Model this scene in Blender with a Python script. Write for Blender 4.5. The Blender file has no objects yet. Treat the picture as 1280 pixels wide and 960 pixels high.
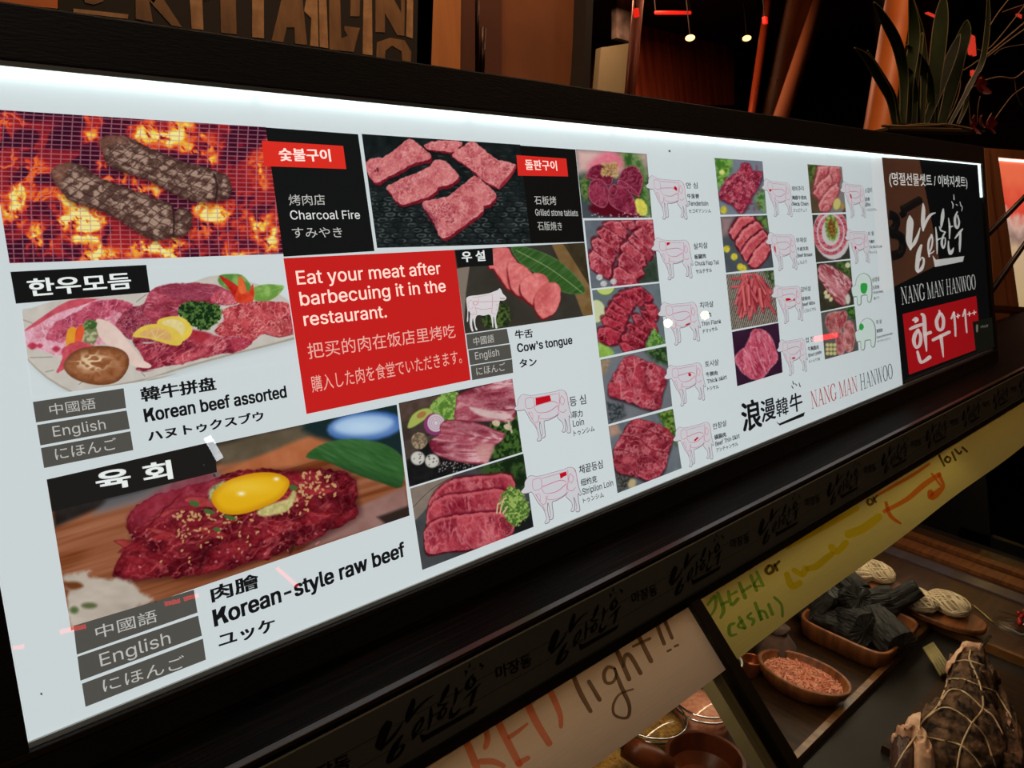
import bpy, bmesh, math, random
import numpy as np
from mathutils import Vector, Matrix

C = bpy.context.scene.collection
SC = bpy.context.scene

# ------------------------------------------------------------------ camera
FPX = 1100.0                       # focal length in pixels of the 1280x960 frame
CAM_Z = 1.45
YAW, PITCH, ROLL = -0.80118, 1.48005, -0.12113
RM = Matrix.Rotation(YAW, 3, 'Z') @ Matrix.Rotation(PITCH, 3, 'X') @ Matrix.Rotation(ROLL, 3, 'Z')
cam = bpy.data.cameras.new('camera')
cam_o = bpy.data.objects.new('camera', cam)
C.objects.link(cam_o)
cam_o.matrix_world = Matrix.Translation((0, 0, CAM_Z)) @ RM.to_4x4()
cam.sensor_fit = 'HORIZONTAL'
cam.sensor_width = 36.0
cam.lens = 36.0 * FPX / 1280.0
cam.clip_start = 0.02
cam.clip_end = 60
cam.dof.use_dof = True
cam.dof.focus_distance = 1.05
cam.dof.aperture_fstop = 34.0
SC.camera = cam_o

# ------------------------------------------------------------------ world, exposure
SC.view_settings.view_transform = 'Standard'
SC.view_settings.look = 'None'
SC.view_settings.gamma = 1.0
SC.view_settings.use_curve_mapping = False
SC.view_settings.exposure = 0.0
W = bpy.data.worlds.new('world')
SC.world = W
W.use_nodes = True
W.node_tree.nodes['Background'].inputs[0].default_value = (0.9, 0.6, 0.4, 1)
W.node_tree.nodes['Background'].inputs[1].default_value = 0.02

# ------------------------------------------------------------------ room fill (unseen area lamps added to light the shop)
def area_lamp(name, loc, size, power, col, rot=(0, 0, 0), sy=None):
    l = bpy.data.lights.new(name, 'AREA')
    l.energy = power
    l.color = col
    l.size = size
    if sy:
        l.shape = 'RECTANGLE'
        l.size_y = sy
    o = bpy.data.objects.new(name, l)
    o.location = loc
    o.rotation_euler = rot
    C.objects.link(o)
    return o
area_lamp('shop_fill_light', (0.8, -0.9, 3.5), 1.2, 10, (1.0, 0.84, 0.68))
area_lamp('back_room_fill_light', (1.5, 1.15, 3.5), 0.7, 26, (1.0, 0.60, 0.32))
area_lamp('aisle_fill_light', (3.4, 0.2, 3.6), 0.8, 5, (1.0, 0.60, 0.34))

# ------------------------------------------------------------------ helpers: measuring
RMn = np.array(RM)
CAM = np.array([0.0, 0.0, CAM_Z])
def ray(px, py):
    """direction(s) from the camera through photo pixel(s)"""
    px = np.asarray(px, float); py = np.asarray(py, float)
    d = np.stack([(px - 640) / FPX, -(py - 480) / FPX, -np.ones_like(px)], -1)
    return d @ RMn.T
def at_y(px, py, y):
    d = ray(px, py)
    return CAM + d * (y / d[..., 1:2])
def at_plane(px, py, p0, n):
    d = ray(px, py); n = np.asarray(n, float); p0 = np.asarray(p0, float)
    t = ((p0 - CAM) @ n) / (d @ n)
    return CAM + d * t[..., None]
def at_dist(px, py, s):
    d = ray(px, py)
    return CAM + d / np.linalg.norm(d, axis=-1, keepdims=True) * s
def proj(P):
    q = (np.asarray(P, float) - CAM) @ RMn
    return 640 + FPX * q[..., 0] / -q[..., 2], 480 - FPX * q[..., 1] / -q[..., 2]
# views: (x0, y0, scale) of the enlarged looks at the photograph that measurements were read from
VW = {'px': (0, 0, 1), 'c1': (0, 60, 3.5556), 'c2': (320, 140, 3.0476), 'c3': (0, 300, 3.2), 'c4': (40, 500, 2.6667), 'c5': (340, 300, 3.0476),
      'c6': (480, 450, 3.7647), 'c7': (700, 170, 5.3333), 'c8': (700, 340, 5.3333), 'B1': (720, 460, 5.3333), 'B2': (880, 180, 5.3333),
      'B3': (880, 330, 5.3333), 'B4': (1080, 180, 6.4), 'B5': (1080, 320, 6.4), 'B6': (900, 420, 4.5714), 'L': (1100, 230, 8.0),
      'F': (460, 815, 6.857), 'cow': (645, 580, 12.0), 'tcow': (570, 350, 14.77), 'pig': (1040, 330, 8.727), 'R': (1120, 370, 8.73),
      'd1': (0, 130, 6.4), 'd2': (450, 160, 6.4), 'd3': (20, 340, 6.4), 'd4': (180, 330, 6.4), 'd5': (180, 560, 4.5714), 'd6': (495, 460, 3.7647),
      'd7': (0, 560, 2.825), 'g1': (600, 660, 4.0), 'g2': (820, 560, 2.783), 'g3': (920, 680, 3.5556), 'g4': (740, 760, 4.0), 'g5': (1060, 760, 4.8),
      'g6': (520, 860, 4.5714), 'h1': (0, 0, 2.4615), 'h2': (480, 0, 3.2), 'h3': (840, 0, 2.909), 'h4': (1060, 0, 5.818), 'h5': (1200, 160, 2.667),
      'g7': (1130, 540, 5.3333), 'k1': (380, 760, 3.7647)}
def px(v, pts):
    x0, y0, k = VW[v]
    a = np.asarray(pts, float)
    return np.stack([x0 + a[..., 0] / k, y0 + a[..., 1] / k], -1)

# ------------------------------------------------------------------ helpers: colour and materials
def lin(c):
    return tuple(((v / 255) / 12.92 if v / 255 <= 0.04045 else ((v / 255 + 0.055) / 1.055) ** 2.4) for v in c[:3])
def lina(a):
    a = np.clip(a, 0, 255) / 255.0
    return np.where(a <= 0.04045, a / 12.92, ((a + 0.055) / 1.055) ** 2.4)
MATS = {}
def new_mat(name):
    m = bpy.data.materials.new(name)
    m.use_nodes = True
    nt = m.node_tree
    b = nt.nodes['Principled BSDF']
    return m, nt, b
BACK = 0.86                        # backlight of the menu panel
def print_mat(col):
    """ink on the backlit panel"""
    key = ('print', col)
    if key not in MATS:
        m, nt, b = new_mat('printed_ink')
        c = lin(col)
        b.inputs['Base Color'].default_value = tuple(v * 0.35 for v in c) + (1,)
        b.inputs['Roughness'].default_value = 0.6
        b.inputs['Specular IOR Level'].default_value = 0.0
        b.inputs['Emission Color'].default_value = c + (1,)
        b.inputs['Emission Strength'].default_value = BACK
        MATS[key] = m
    return MATS[key]
def photo_mat():
    if 'photo' not in MATS:
        m, nt, b = new_mat('printed_photo')
        a = nt.nodes.new('ShaderNodeVertexColor'); a.layer_name = 'print'
        s = nt.nodes.new('ShaderNodeVectorMath'); s.operation = 'SCALE'; s.inputs['Scale'].default_value = 0.35
        nt.links.new(a.outputs['Color'], s.inputs[0])
        nt.links.new(s.outputs[0], b.inputs['Base Color'])
        nt.links.new(a.outputs['Color'], b.inputs['Emission Color'])
        b.inputs['Roughness'].default_value = 0.6
        b.inputs['Specular IOR Level'].default_value = 0.0
        b.inputs['Emission Strength'].default_value = BACK
        MATS['photo'] = m
    return MATS['photo']
def mat(name, col, rough=0.5, metal=0.0, col2=None, nscale=8.0, stretch=(1, 1, 1), detail=5.0, bump=0.0, bscale=None, spec=0.5,
        emit=None, estr=1.0, contrast=(0.35, 0.65), sss=0.0, transm=0.0, ior=1.45, alpha=1.0, nrough=0.55, wave=None):
    """procedural material: noise (or wave grain) between two colours, with relief"""
    if name in MATS:
        return MATS[name]
    m, nt, b = new_mat(name)
    N, L = nt.nodes, nt.links
    c = lin(col)
    b.inputs['Base Color'].default_value = c + (1,)
    b.inputs['Roughness'].default_value = rough
    b.inputs['Metallic'].default_value = metal
    b.inputs['Specular IOR Level'].default_value = spec
    b.inputs['IOR'].default_value = ior
    b.inputs['Transmission Weight'].default_value = transm
    if sss:
        b.inputs['Subsurface Weight'].default_value = sss
        b.inputs['Subsurface Radius'].default_value = (0.01, 0.004, 0.002)
    tc = N.new('ShaderNodeTexCoord')
    mp = N.new('ShaderNodeMapping')
    mp.inputs['Scale'].default_value = stretch
    L.new(tc.outputs['Object'], mp.inputs[0])
    if col2 is not None:
        if wave:
            t = N.new('ShaderNodeTexWave'); t.inputs['Scale'].default_value = wave[0]
            t.inputs['Distortion'].default_value = wave[1]; t.inputs['Detail'].default_value = 4
            t.inputs['Detail Scale'].default_value = 1.6
        else:
            t = N.new('ShaderNodeTexNoise'); t.inputs['Scale'].default_value = nscale
            t.inputs['Detail'].default_value = detail; t.inputs['Roughness'].default_value = nrough
        L.new(mp.outputs[0], t.inputs['Vector'])
        r = N.new('ShaderNodeValToRGB')
        r.color_ramp.elements[0].position = contrast[0]; r.color_ramp.elements[0].color = c + (1,)
        r.color_ramp.elements[1].position = contrast[1]; r.color_ramp.elements[1].color = lin(col2) + (1,)
        L.new(t.outputs[0 if not wave else 1], r.inputs[0])
        L.new(r.outputs[0], b.inputs['Base Color'])
    if bump:
        t2 = N.new('ShaderNodeTexNoise'); t2.inputs['Scale'].default_value = bscale or nscale * 3
        t2.inputs['Detail'].default_value = 6
        L.new(mp.outputs[0], t2.inputs['Vector'])
        bp = N.new('ShaderNodeBump'); bp.inputs['Strength'].default_value = min(1.0, bump)
        bp.inputs['Distance'].default_value = 0.004
        L.new(t2.outputs[0], bp.inputs['Height'])
        L.new(bp.outputs[0], b.inputs['Normal'])
    if emit is not None:
        b.inputs['Emission Color'].default_value = lin(emit) + (1,)
        b.inputs['Emission Strength'].default_value = estr
    MATS[name] = m
    return m
def glass_sheet(name, tint=(1, 1, 1), rough=0.0, k=1.0):
    """thin clear sheet: see-through plus Fresnel gloss"""
    if name in MATS:
        return MATS[name]
    m = bpy.data.materials.new(name); m.use_nodes = True
    nt = m.node_tree; nt.nodes.clear()
    o = nt.nodes.new('ShaderNodeOutputMaterial')
    mx = nt.nodes.new('ShaderNodeMixShader')
    tr = nt.nodes.new('ShaderNodeBsdfTransparent'); tr.inputs[0].default_value = tint + (1,)
    gl = nt.nodes.new('ShaderNodeBsdfGlossy'); gl.inputs['Roughness'].default_value = rough
    lw = nt.nodes.new('ShaderNodeLayerWeight'); lw.inputs[0].default_value = 0.5      # facing: Schlick's Fresnel, same from both sides
    pw = nt.nodes.new('ShaderNodeMath'); pw.operation = 'POWER'; pw.inputs[1].default_value = 5.0
    ml = nt.nodes.new('ShaderNodeMath'); ml.operation = 'MULTIPLY_ADD'; ml.inputs[1].default_value = 0.96 * k; ml.inputs[2].default_value = 0.04 * k
    nt.links.new(lw.outputs['Facing'], pw.inputs[0]); nt.links.new(pw.outputs[0], ml.inputs[0]); nt.links.new(ml.outputs[0], mx.inputs[0])
    nt.links.new(tr.outputs[0], mx.inputs[1]); nt.links.new(gl.outputs[0], mx.inputs[2])
    nt.links.new(mx.outputs[0], o.inputs[0])
    MATS[name] = m
    return m

# ------------------------------------------------------------------ helpers: objects
def tag(o, label=None, cat=None, group=None, kind=None):
    if label: o['label'] = label
    if cat: o['category'] = cat
    if group: o['group'] = group
    if kind: o['kind'] = kind
    return o
def empty(name, loc, label, cat, group=None, rot=(0, 0, 0)):
    o = bpy.data.objects.new(name, None)
    o.empty_display_size = 0.02
    o.location = loc; o.rotation_euler = rot
    C.objects.link(o)
    o.matrix_world = Matrix.LocRotScale(Vector(loc), Matrix.Rotation(rot[2], 3, 'Z') @ Matrix.Rotation(rot[1], 3, 'Y') @ Matrix.Rotation(rot[0], 3, 'X'), None)
    return tag(o, label, cat, group)
def wmat(o):
    m = o.matrix_basis.copy()
    return wmat(o.parent) @ m if o.parent else m
def put(name, verts, faces, m, parent=None, smooth=False, world=True, origin=None):
    """link verts/faces as ONE mesh object; world coordinates are turned local to the parent"""
    me = bpy.data.meshes.new(name)
    v = np.asarray(verts, float)
    o = bpy.data.objects.new(name, me)
    if parent is not None:
        o.parent = parent
        if world:
            im = np.array(wmat(parent).inverted())
            v = v @ im[:3, :3].T + im[:3, 3]
    c0 = v.mean(0) if origin is None else np.asarray(origin, float)
    if origin is not None and parent is not None and world:
        c0 = c0 @ im[:3, :3].T + im[:3, 3]
    v = v - c0
    o.location = c0
    me.from_pydata(v.tolist(), [], faces)
    if smooth:
        me.polygons.foreach_set('use_smooth', [True] * len(me.polygons))
    if m is not None:
        me.materials.append(m)
    me.update()
    C.objects.link(o)
    return o
class MB:
    """collects shapes of one part"""
    def __init__(s): s.v = []; s.f = []
    def add(s, v, f):
        n = len(s.v)
        s.v += [tuple(map(float, p)) for p in v]
        s.f += [tuple(i + n for i in q) for q in f]
        return s
    def box(s, lo, hi, bev=0.0):
        (a, b, c), (d, e, g) = lo, hi
        if not bev:
            v = [(a, b, c), (d, b, c), (d, e, c), (a, e, c), (a, b, g), (d, b, g), (d, e, g), (a, e, g)]
            f = [(0, 3, 2, 1), (4, 5, 6, 7), (0, 1, 5, 4), (1, 2, 6, 5), (2, 3, 7, 6), (3, 0, 4, 7)]
            return s.add(v, f)
        bm = bmesh.new()
        bmesh.ops.create_cube(bm, size=1)
        for q in bm.verts:
            q.co = Vector(((a + d) / 2 + q.co.x * (d - a), (b + e) / 2 + q.co.y * (e - b), (c + g) / 2 + q.co.z * (g - c)))
        bmesh.ops.bevel(bm, geom=bm.edges[:], offset=bev, segments=2, affect='EDGES', profile=0.6)
        bm.verts.index_update()
        s.add([q.co for q in bm.verts], [[q.index for q in f.verts] for f in bm.faces])
        bm.free()
        return s
    def obox(s, o, ax, ay, az):
        """oriented box from a corner and three edge vectors"""
        o, ax, ay, az = [np.asarray(t, float) for t in (o, ax, ay, az)]
        v = [o, o + ax, o + ax + ay, o + ay, o + az, o + ax + az, o + ax + ay + az, o + ay + az]
        f = [(0, 3, 2, 1), (4, 5, 6, 7), (0, 1, 5, 4), (1, 2, 6, 5), (2, 3, 7, 6), (3, 0, 4, 7)]
        return s.add(v, f)
    def tube(s, pts, r, n=8, cap=True):
        pts = [np.asarray(p, float) for p in pts]
        rs = r if hasattr(r, '__len__') else [r] * len(pts)
        v = []; up = np.array([0.13, 0.21, 0.97])
        for i, p in enumerate(pts):
            t = pts[min(i + 1, len(pts) - 1)] - pts[max(i - 1, 0)]
            t = t / (np.linalg.norm(t) + 1e-12)
            if abs(t @ up) > 0.95: up = np.array([1.0, 0.1, 0.05])
            a = np.cross(t, up); a /= np.linalg.norm(a); b = np.cross(t, a)
            for k in range(n):
                an = 2 * math.pi * k / n
                v.append(p + rs[i] * (math.cos(an) * a + math.sin(an) * b))
        f = []
        for i in range(len(pts) - 1):
            for k in range(n):
                k2 = (k + 1) % n
                f.append((i * n + k, i * n + k2, (i + 1) * n + k2, (i + 1) * n + k))
        if cap:
            f.append(tuple(range(n))[::-1]); f.append(tuple((len(pts) - 1) * n + k for k in range(n)))
        return s.add(v, f)
    def lathe(s, prof, n=32, M=None, sx=1.0, sy=1.0):
        v = []
        for r, z in prof:
            for k in range(n):
                a = 2 * math.pi * k / n
                v.append((r * math.cos(a) * sx, r * math.sin(a) * sy, z))
        f = []
        for i in range(len(prof) - 1):
            for k in range(n):
                k2 = (k + 1) % n
                f.append((i * n + k, i * n + k2, (i + 1) * n + k2, (i + 1) * n + k))
        if prof[0][0] > 1e-6: f.append(tuple(range(n))[::-1])
        if prof[-1][0] > 1e-6: f.append(tuple((len(prof) - 1) * n + k for k in range(n)))
        if M is not None:
            v = [M @ Vector(p) for p in v]
        return s.add(v, f)
    def build(s, name, m, parent=None, smooth=False, world=True, origin=None):
        return put(name, s.v, s.f, m, parent, smooth, world, origin)

# ------------------------------------------------------------------ helpers: noise for the printed photographs
_rt = np.random.RandomState(7).rand(256, 256)
def vn(x, y, seed=0):
    x = x + seed * 17.31; y = y + seed * 9.77
    xi = np.floor(x).astype(int); yi = np.floor(y).astype(int)
    fx = x - xi; fy = y - yi
    fx = fx * fx * (3 - 2 * fx); fy = fy * fy * (3 - 2 * fy)
    a = _rt[xi & 255, yi & 255]; b = _rt[(xi + 1) & 255, yi & 255]
    c = _rt[xi & 255, (yi + 1) & 255]; d = _rt[(xi + 1) & 255, (yi + 1) & 255]
    return (a * (1 - fx) + b * fx) * (1 - fy) + (c * (1 - fx) + d * fx) * fy
def fbm(x, y, seed=0, o=3):
    s = 0; a = 1.0; t = 0
    for i in range(o):
        s = s + a * vn(x * 2 ** i, y * 2 ** i, seed + i * 3); t += a; a *= 0.55
    return s / t
def sst(a, b, x):
    t = np.clip((x - a) / (b - a), 0, 1)
    return t * t * (3 - 2 * t)
def mixc(a, b, t):
    return a + (np.asarray(b, float) - a) * t[..., None]
def curve(pts, k=4, closed=True):
    P = np.asarray(pts, float); n = len(P); out = []
    for i in range(n if closed else n - 1):
        p0, p1, p2, p3 = (P[(i - 1) % n], P[i], P[(i + 1) % n], P[(i + 2) % n]) if closed else (P[max(i - 1, 0)], P[i], P[i + 1], P[min(i + 2, n - 1)])
        for j in range(k):
            t = j / k
            out.append(0.5 * ((2 * p1) + (-p0 + p2) * t + (2 * p0 - 5 * p1 + 4 * p2 - p3) * t * t + (-p0 + 3 * p1 - 3 * p2 + p3) * t ** 3))
    if not closed: out.append(P[-1])
    return np.array(out)
def sdpoly(x, y, P):
    d2 = np.full(x.shape, 1e18); ins = np.zeros(x.shape, bool)
    n = len(P)
    for i in range(n):
        ax, ay = P[i]; bx, by = P[(i + 1) % n]
        ex, ey = bx - ax, by - ay
        wx, wy = x - ax, y - ay
        t = np.clip((wx * ex + wy * ey) / (ex * ex + ey * ey + 1e-9), 0, 1)
        d2 = np.minimum(d2, (wx - t * ex) ** 2 + (wy - t * ey) ** 2)
        c = (ay > y) != (by > y)
        if ey: ins ^= c & (x < ex * (y - ay) / ey + ax)
    return np.where(ins, 1.0, -1.0) * np.sqrt(d2)
def meat(base, fat, dark, sc=30.0, thr=0.72, amt=0.8, seed=1, ang=0.0, st=1.0, low=0.55):
    base, fat, dark = [np.array(c, float) for c in (base, fat, dark)]
    ca, sa = math.cos(ang), math.sin(ang)
    def f(x, y, d):
        u = (x * ca + y * sa) / sc / st; v = (-x * sa + y * ca) / sc
        w = fbm(u * 0.7, v * 0.7, seed + 40, 2)
        n = fbm(u * 1.6 + w * 1.5, v * 1.6 - w * 1.5, seed, 3)
        rd = 1 - np.abs(2 * n - 1) * 2.2
        ve = sst(thr, 1.0, rd) * amt * (0.35 + 0.65 * sst(0.3, 0.7, fbm(u * 0.9, v * 0.9, seed + 9, 2)))
        lo = sst(0.25, low + 0.2, fbm(u * 0.8, v * 0.8, seed + 21, 3))
        c = dark + (base - dark) * lo[..., None]
        c = mixc(c, fat, ve)
        g = (fbm(x / sc * 5, y / sc * 5, seed + 60, 2) - 0.5) * 34
        return c + g[..., None]
    return f
def flat(c, g=10, sc=20, seed=3):
    c = np.array(c, float)
    def f(x, y, d):
        return c + ((fbm(x / sc, y / sc, seed, 3) - 0.5) * 2 * g)[..., None]
    return f
def leafy(c1, c2, sc=14, seed=5):
    c1, c2 = np.array(c1, float), np.array(c2, float)
    def f(x, y, d):
        n = fbm(x / sc, y / sc, seed, 4)
        return c1 + (c2 - c1) * sst(0.38, 0.66, n)[..., None]
    return f
class Photo:
    """one printed picture: a fine mesh on the panel whose points carry the ink colours"""
    def __init__(s, view, quad, bg, step=0.8):
        s.view = view
        q = px(view, quad)                                     # TL TR BR BL in photo pixels
        P = at_y(q[:, 0], q[:, 1], PANEL_Y)
        w = max(np.hypot(*(q[1] - q[0])), np.hypot(*(q[2] - q[3]))); h = max(np.hypot(*(q[3] - q[0])), np.hypot(*(q[2] - q[1])))
        s.nc, s.nr = int(w / step) + 2, int(h / step) + 2
        u, v = np.meshgrid(np.linspace(0, 1, s.nc), np.linspace(0, 1, s.nr))
        uu, vv = u[..., None], v[..., None]
        s.P = (P[0] * (1 - uu) + P[1] * uu) * (1 - vv) + (P[3] * (1 - uu) + P[2] * uu) * vv
        X, Y = proj(s.P)
        x0, y0, k = VW[view]
        s.X, s.Y = (X - x0) * k, (Y - y0) * k
        s.k = k
        s.rgb = np.zeros(s.X.shape + (3,))
        c = bg(s.X, s.Y, None) if callable(bg) else np.array(bg, float)
        s.rgb[:] = c
    def poly(s, pts, tex, feather=None, smooth=3, rim=None, hi=None, warp=0.0, wsc=25.0, alpha=1.0, seed=0, view=None):
        P = np.asarray(pts, float)
        if view:
            P = px(view, P); x0, y0, k = VW[s.view]
            P = np.stack([(P[:, 0] - x0) * k, (P[:, 1] - y0) * k], -1)
        fe = (feather if feather is not None else 0.8) * s.k
        if smooth and len(P) > 2: P = curve(P, smooth)
        pad = fe + warp + 2
        m = (s.X > P[:, 0].min() - pad) & (s.X < P[:, 0].max() + pad) & (s.Y > P[:, 1].min() - pad) & (s.Y < P[:, 1].max() + pad)
        if not m.any(): return s
        x, y = s.X[m], s.Y[m]
        xs, ys = x, y
        if warp:
            xs = x + (fbm(x / wsc, y / wsc, seed + 71, 3) - 0.5) * 2.6 * warp
            ys = y + (fbm(x / wsc, y / wsc, seed + 83, 3) - 0.5) * 2.6 * warp
        d = sdpoly(xs, ys, P)
        a = sst(-fe, fe, d) * alpha
        c = tex(x, y, d) if callable(tex) else np.zeros(x.shape + (3,)) + np.array(tex, float)
        if rim:
            c = mixc(c, rim[0], (1 - sst(0, rim[1], d)) * rim[2])
        if hi:                                                 # lit side: colour, direction, width, amount
            px_, py_ = hi[1]
            d2 = sdpoly(xs + px_ * hi[2], ys + py_ * hi[2], P)
            c = mixc(c, hi[0], (1 - sst(0, hi[2], d2)) * hi[3])
        s.rgb[m] = s.rgb[m] * (1 - a[:, None]) + c * a[:, None]
        return s
    def ell(s, cx, cy, rx, ry, tex, ang=0.0, **kw):
        t = np.linspace(0, 2 * math.pi, 20, endpoint=False)
        ca, sa = math.cos(ang), math.sin(ang)
        P = np.stack([cx + rx * np.cos(t) * ca - ry * np.sin(t) * sa, cy + rx * np.cos(t) * sa + ry * np.sin(t) * ca], -1)
        return s.poly(P, tex, smooth=0, **kw)
    def line(s, pts, w, col, alpha=1.0, feather=0.4):
        P = curve(pts, 4, False) if len(pts) > 2 else np.asarray(pts, float)
        fe = feather * s.k
        pad = w + fe + 1
        m = (s.X > P[:, 0].min() - pad) & (s.X < P[:, 0].max() + pad) & (s.Y > P[:, 1].min() - pad) & (s.Y < P[:, 1].max() + pad)
        if not m.any(): return s
        x, y = s.X[m], s.Y[m]; d2 = np.full(x.shape, 1e18)
        for (ax, ay), (bx, by) in zip(P[:-1], P[1:]):
            ex, ey = bx - ax, by - ay
            t = np.clip(((x - ax) * ex + (y - ay) * ey) / (ex * ex + ey * ey + 1e-9), 0, 1)
            d2 = np.minimum(d2, (x - ax - t * ex) ** 2 + (y - ay - t * ey) ** 2)
        a = sst(-fe, fe, w / 2 - np.sqrt(d2)) * alpha
        s.rgb[m] = s.rgb[m] * (1 - a[:, None]) + np.array(col, float) * a[:, None]
        return s
    def specks(s, n, box, r, col, seed=1, alpha=0.9, ang=None, el=1.0, inside=None):
        rr = random.Random(seed)
        for i in range(n):
            x = rr.uniform(box[0], box[2]); y = rr.uniform(box[1], box[3])
            a = rr.uniform(0, 3.14) if ang is None else ang
            s.ell(x, y, r * el * rr.uniform(.7, 1.3), r * rr.uniform(.7, 1.2), col, ang=a, feather=0.35, alpha=alpha)
        return s
    def build(s, label, parent, off=0.0004):
        v = s.P.reshape(-1, 3).copy(); v[:, 1] -= off
        c0 = v.mean(0)
        nr, nc = s.nr, s.nc
        idx = np.arange(nr * nc).reshape(nr, nc)
        f = np.stack([idx[1:, :-1], idx[1:, 1:], idx[:-1, 1:], idx[:-1, :-1]], -1).reshape(-1, 4)
        me = bpy.data.meshes.new('food_photo')
        me.vertices.add(len(v)); me.vertices.foreach_set('co', (v - c0).ravel())
        me.loops.add(f.size); me.loops.foreach_set('vertex_index', f.ravel())
        me.polygons.add(len(f)); me.polygons.foreach_set('loop_start', np.arange(0, f.size, 4))
        me.update(calc_edges=True)
        ca = me.color_attributes.new('print', 'FLOAT_COLOR', 'POINT')
        col = np.ones((len(v), 4)); col[:, :3] = lina(s.rgb.reshape(-1, 3))
        ca.data.foreach_set('color', col.astype(np.float32).ravel())
        me.materials.append(photo_mat())
        o = bpy.data.objects.new('food_photo', me)
        o.parent = parent
        o.location = c0 - np.array(parent.location)
        o['label'] = label
        C.objects.link(o)
        return o
# ------------------------------------------------------------------ shared positions
LEDGE_Z = CAM_Z - 0.3515            # top of the counter ledge the sign stands on
FASC_Y = 0.66                      # front face of the printed fascia strip
# ================================================================== ROOM SHELL
M_dkwall = mat('brown_wall', (92, 54, 30), rough=0.7, col2=(104, 62, 36), nscale=3, bump=0.1)
M_floor = mat('dark_floor', (40, 32, 28), rough=0.5, col2=(56, 44, 36), nscale=5)
def struct(name, mb, m):
    o = mb.build(name, m); o['kind'] = 'structure'; return o
struct('floor', MB().box((-3, -3.2, -0.1), (11, 5.2, 0)), M_floor)
struct('ceiling', MB().box((-3, -3.2, 3.8), (11, 5.2, 3.9)), mat('ceiling_paint', (60, 46, 38), rough=0.9))
struct('wall_front', MB().box((-3, -3.2, 0), (11, -3.1, 3.8)), mat('far_wall', (74, 58, 46), rough=0.8, col2=(90, 66, 48), nscale=2))
struct('wall_left', MB().box((-3, -3.1, 0), (-2.9, 5.1, 3.8)), M_dkwall)
struct('wall_right', MB().box((10.9, -3.1, 0), (11, 5.1, 3.8)), mat('dark_paint', (24, 18, 15), rough=0.8))
struct('wall_rear', MB().box((-2.9, 5.1, 0), (10.9, 5.2, 3.8)), mat('red_brown_paint', (96, 50, 32), rough=0.8, col2=(70, 36, 24), nscale=2))
M_backwall = mat('warm_plaster', (122, 72, 42), rough=0.75, col2=(140, 84, 50), nscale=4, bump=0.1)
BW = 1.72                                                      # inner partition behind the counter
x_end = float(at_y(734, 105, BW)[0])
struct('wall_back', MB().box((-2.9, BW, 0), (x_end, BW + 0.1, 3.8)), M_backwall)
# ================================================================== COUNTER LEDGE, FASCIA, DISPLAY CASE
M_ledge = mat('dark_wood_ledge', (34, 21, 10), rough=0.6, col2=(6, 5, 4), nscale=5, stretch=(1, 30, 30), bump=0.3, spec=0.04, contrast=(.3, .5))
case = empty('display_case', (1.4, 0.9, 0), 'long dark glass fronted counter case under the menu board', 'display case')
CX0, CX1 = -0.9, 6.5
MB().box((CX0, FASC_Y + 0.004, LEDGE_Z - 0.03), (CX1, 1.21, LEDGE_Z), 0.003).build('ledge_top', M_ledge, case)
MB().box((CX0, FASC_Y + 0.004, LEDGE_Z + 0.0002), (CX1, FASC_Y + 0.016, LEDGE_Z + 0.0045), 0.001).build('ledge_lip', mat('highlit_ledge_edge', (60, 42, 24), rough=0.35, col2=(24, 16, 9), nscale=9, stretch=(1, 60, 60), spec=0.4), case)  # highlight streak along the front edge, put into the lip's lighter brown
M_fasc = mat('smoked_fascia', (84, 82, 68), rough=0.45, col2=(90, 87, 73), nscale=6, spec=0.35)
FZ0 = CAM_Z - 0.4195
fas = MB().box((CX0, FASC_Y, FZ0), (CX1, FASC_Y + 0.004, LEDGE_Z - 0.0035)).build('fascia_strip', M_fasc, case)
M_blk = mat('black_profile', (8, 7, 6), rough=0.45, spec=0.3)
MB().box((CX0, FASC_Y - 0.003, FZ0 - 0.0135), (CX1, FASC_Y + 0.006, FZ0), 0.001).build('glass_rail', M_blk, case)
TH = math.radians(32)
G0 = np.array([0, FASC_Y, CAM_Z - 0.432]); GD = np.array([0, -math.sin(TH), -math.cos(TH)]); GN = np.array([0, -math.cos(TH), math.sin(TH)])
glass_len = 0.56
for i, (a, b) in enumerate(((CX0, 0.968), (0.990, CX1))):
    MB().obox(G0 + [a, 0, 0] - GN * 0.004, [b - a, 0, 0], GD * glass_len, GN * 0.004).build('front_glass', glass_sheet('case_glass', tint=(0.93, 0.94, 0.92), k=1.0), case)
MB().obox(G0 + [0.967, 0, 0] - GN * 0.016, [0.022, 0, 0], GD * glass_len, GN * 0.024).build('glass_post', mat('dark_post', (34, 26, 18), rough=0.4, metal=0.3), case)
MB().obox(G0 + [0.938, 0, 0] - GN * 0.026 + GD * 0.085, [0.020, 0, 0], GD * (glass_len - 0.1), GN * 0.022).build('edge_seal', mat('yellowed_clear_edge', (120, 108, 78), rough=0.3, col2=(86, 76, 54), nscale=4, stretch=(30, 1, 1)), case)
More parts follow.
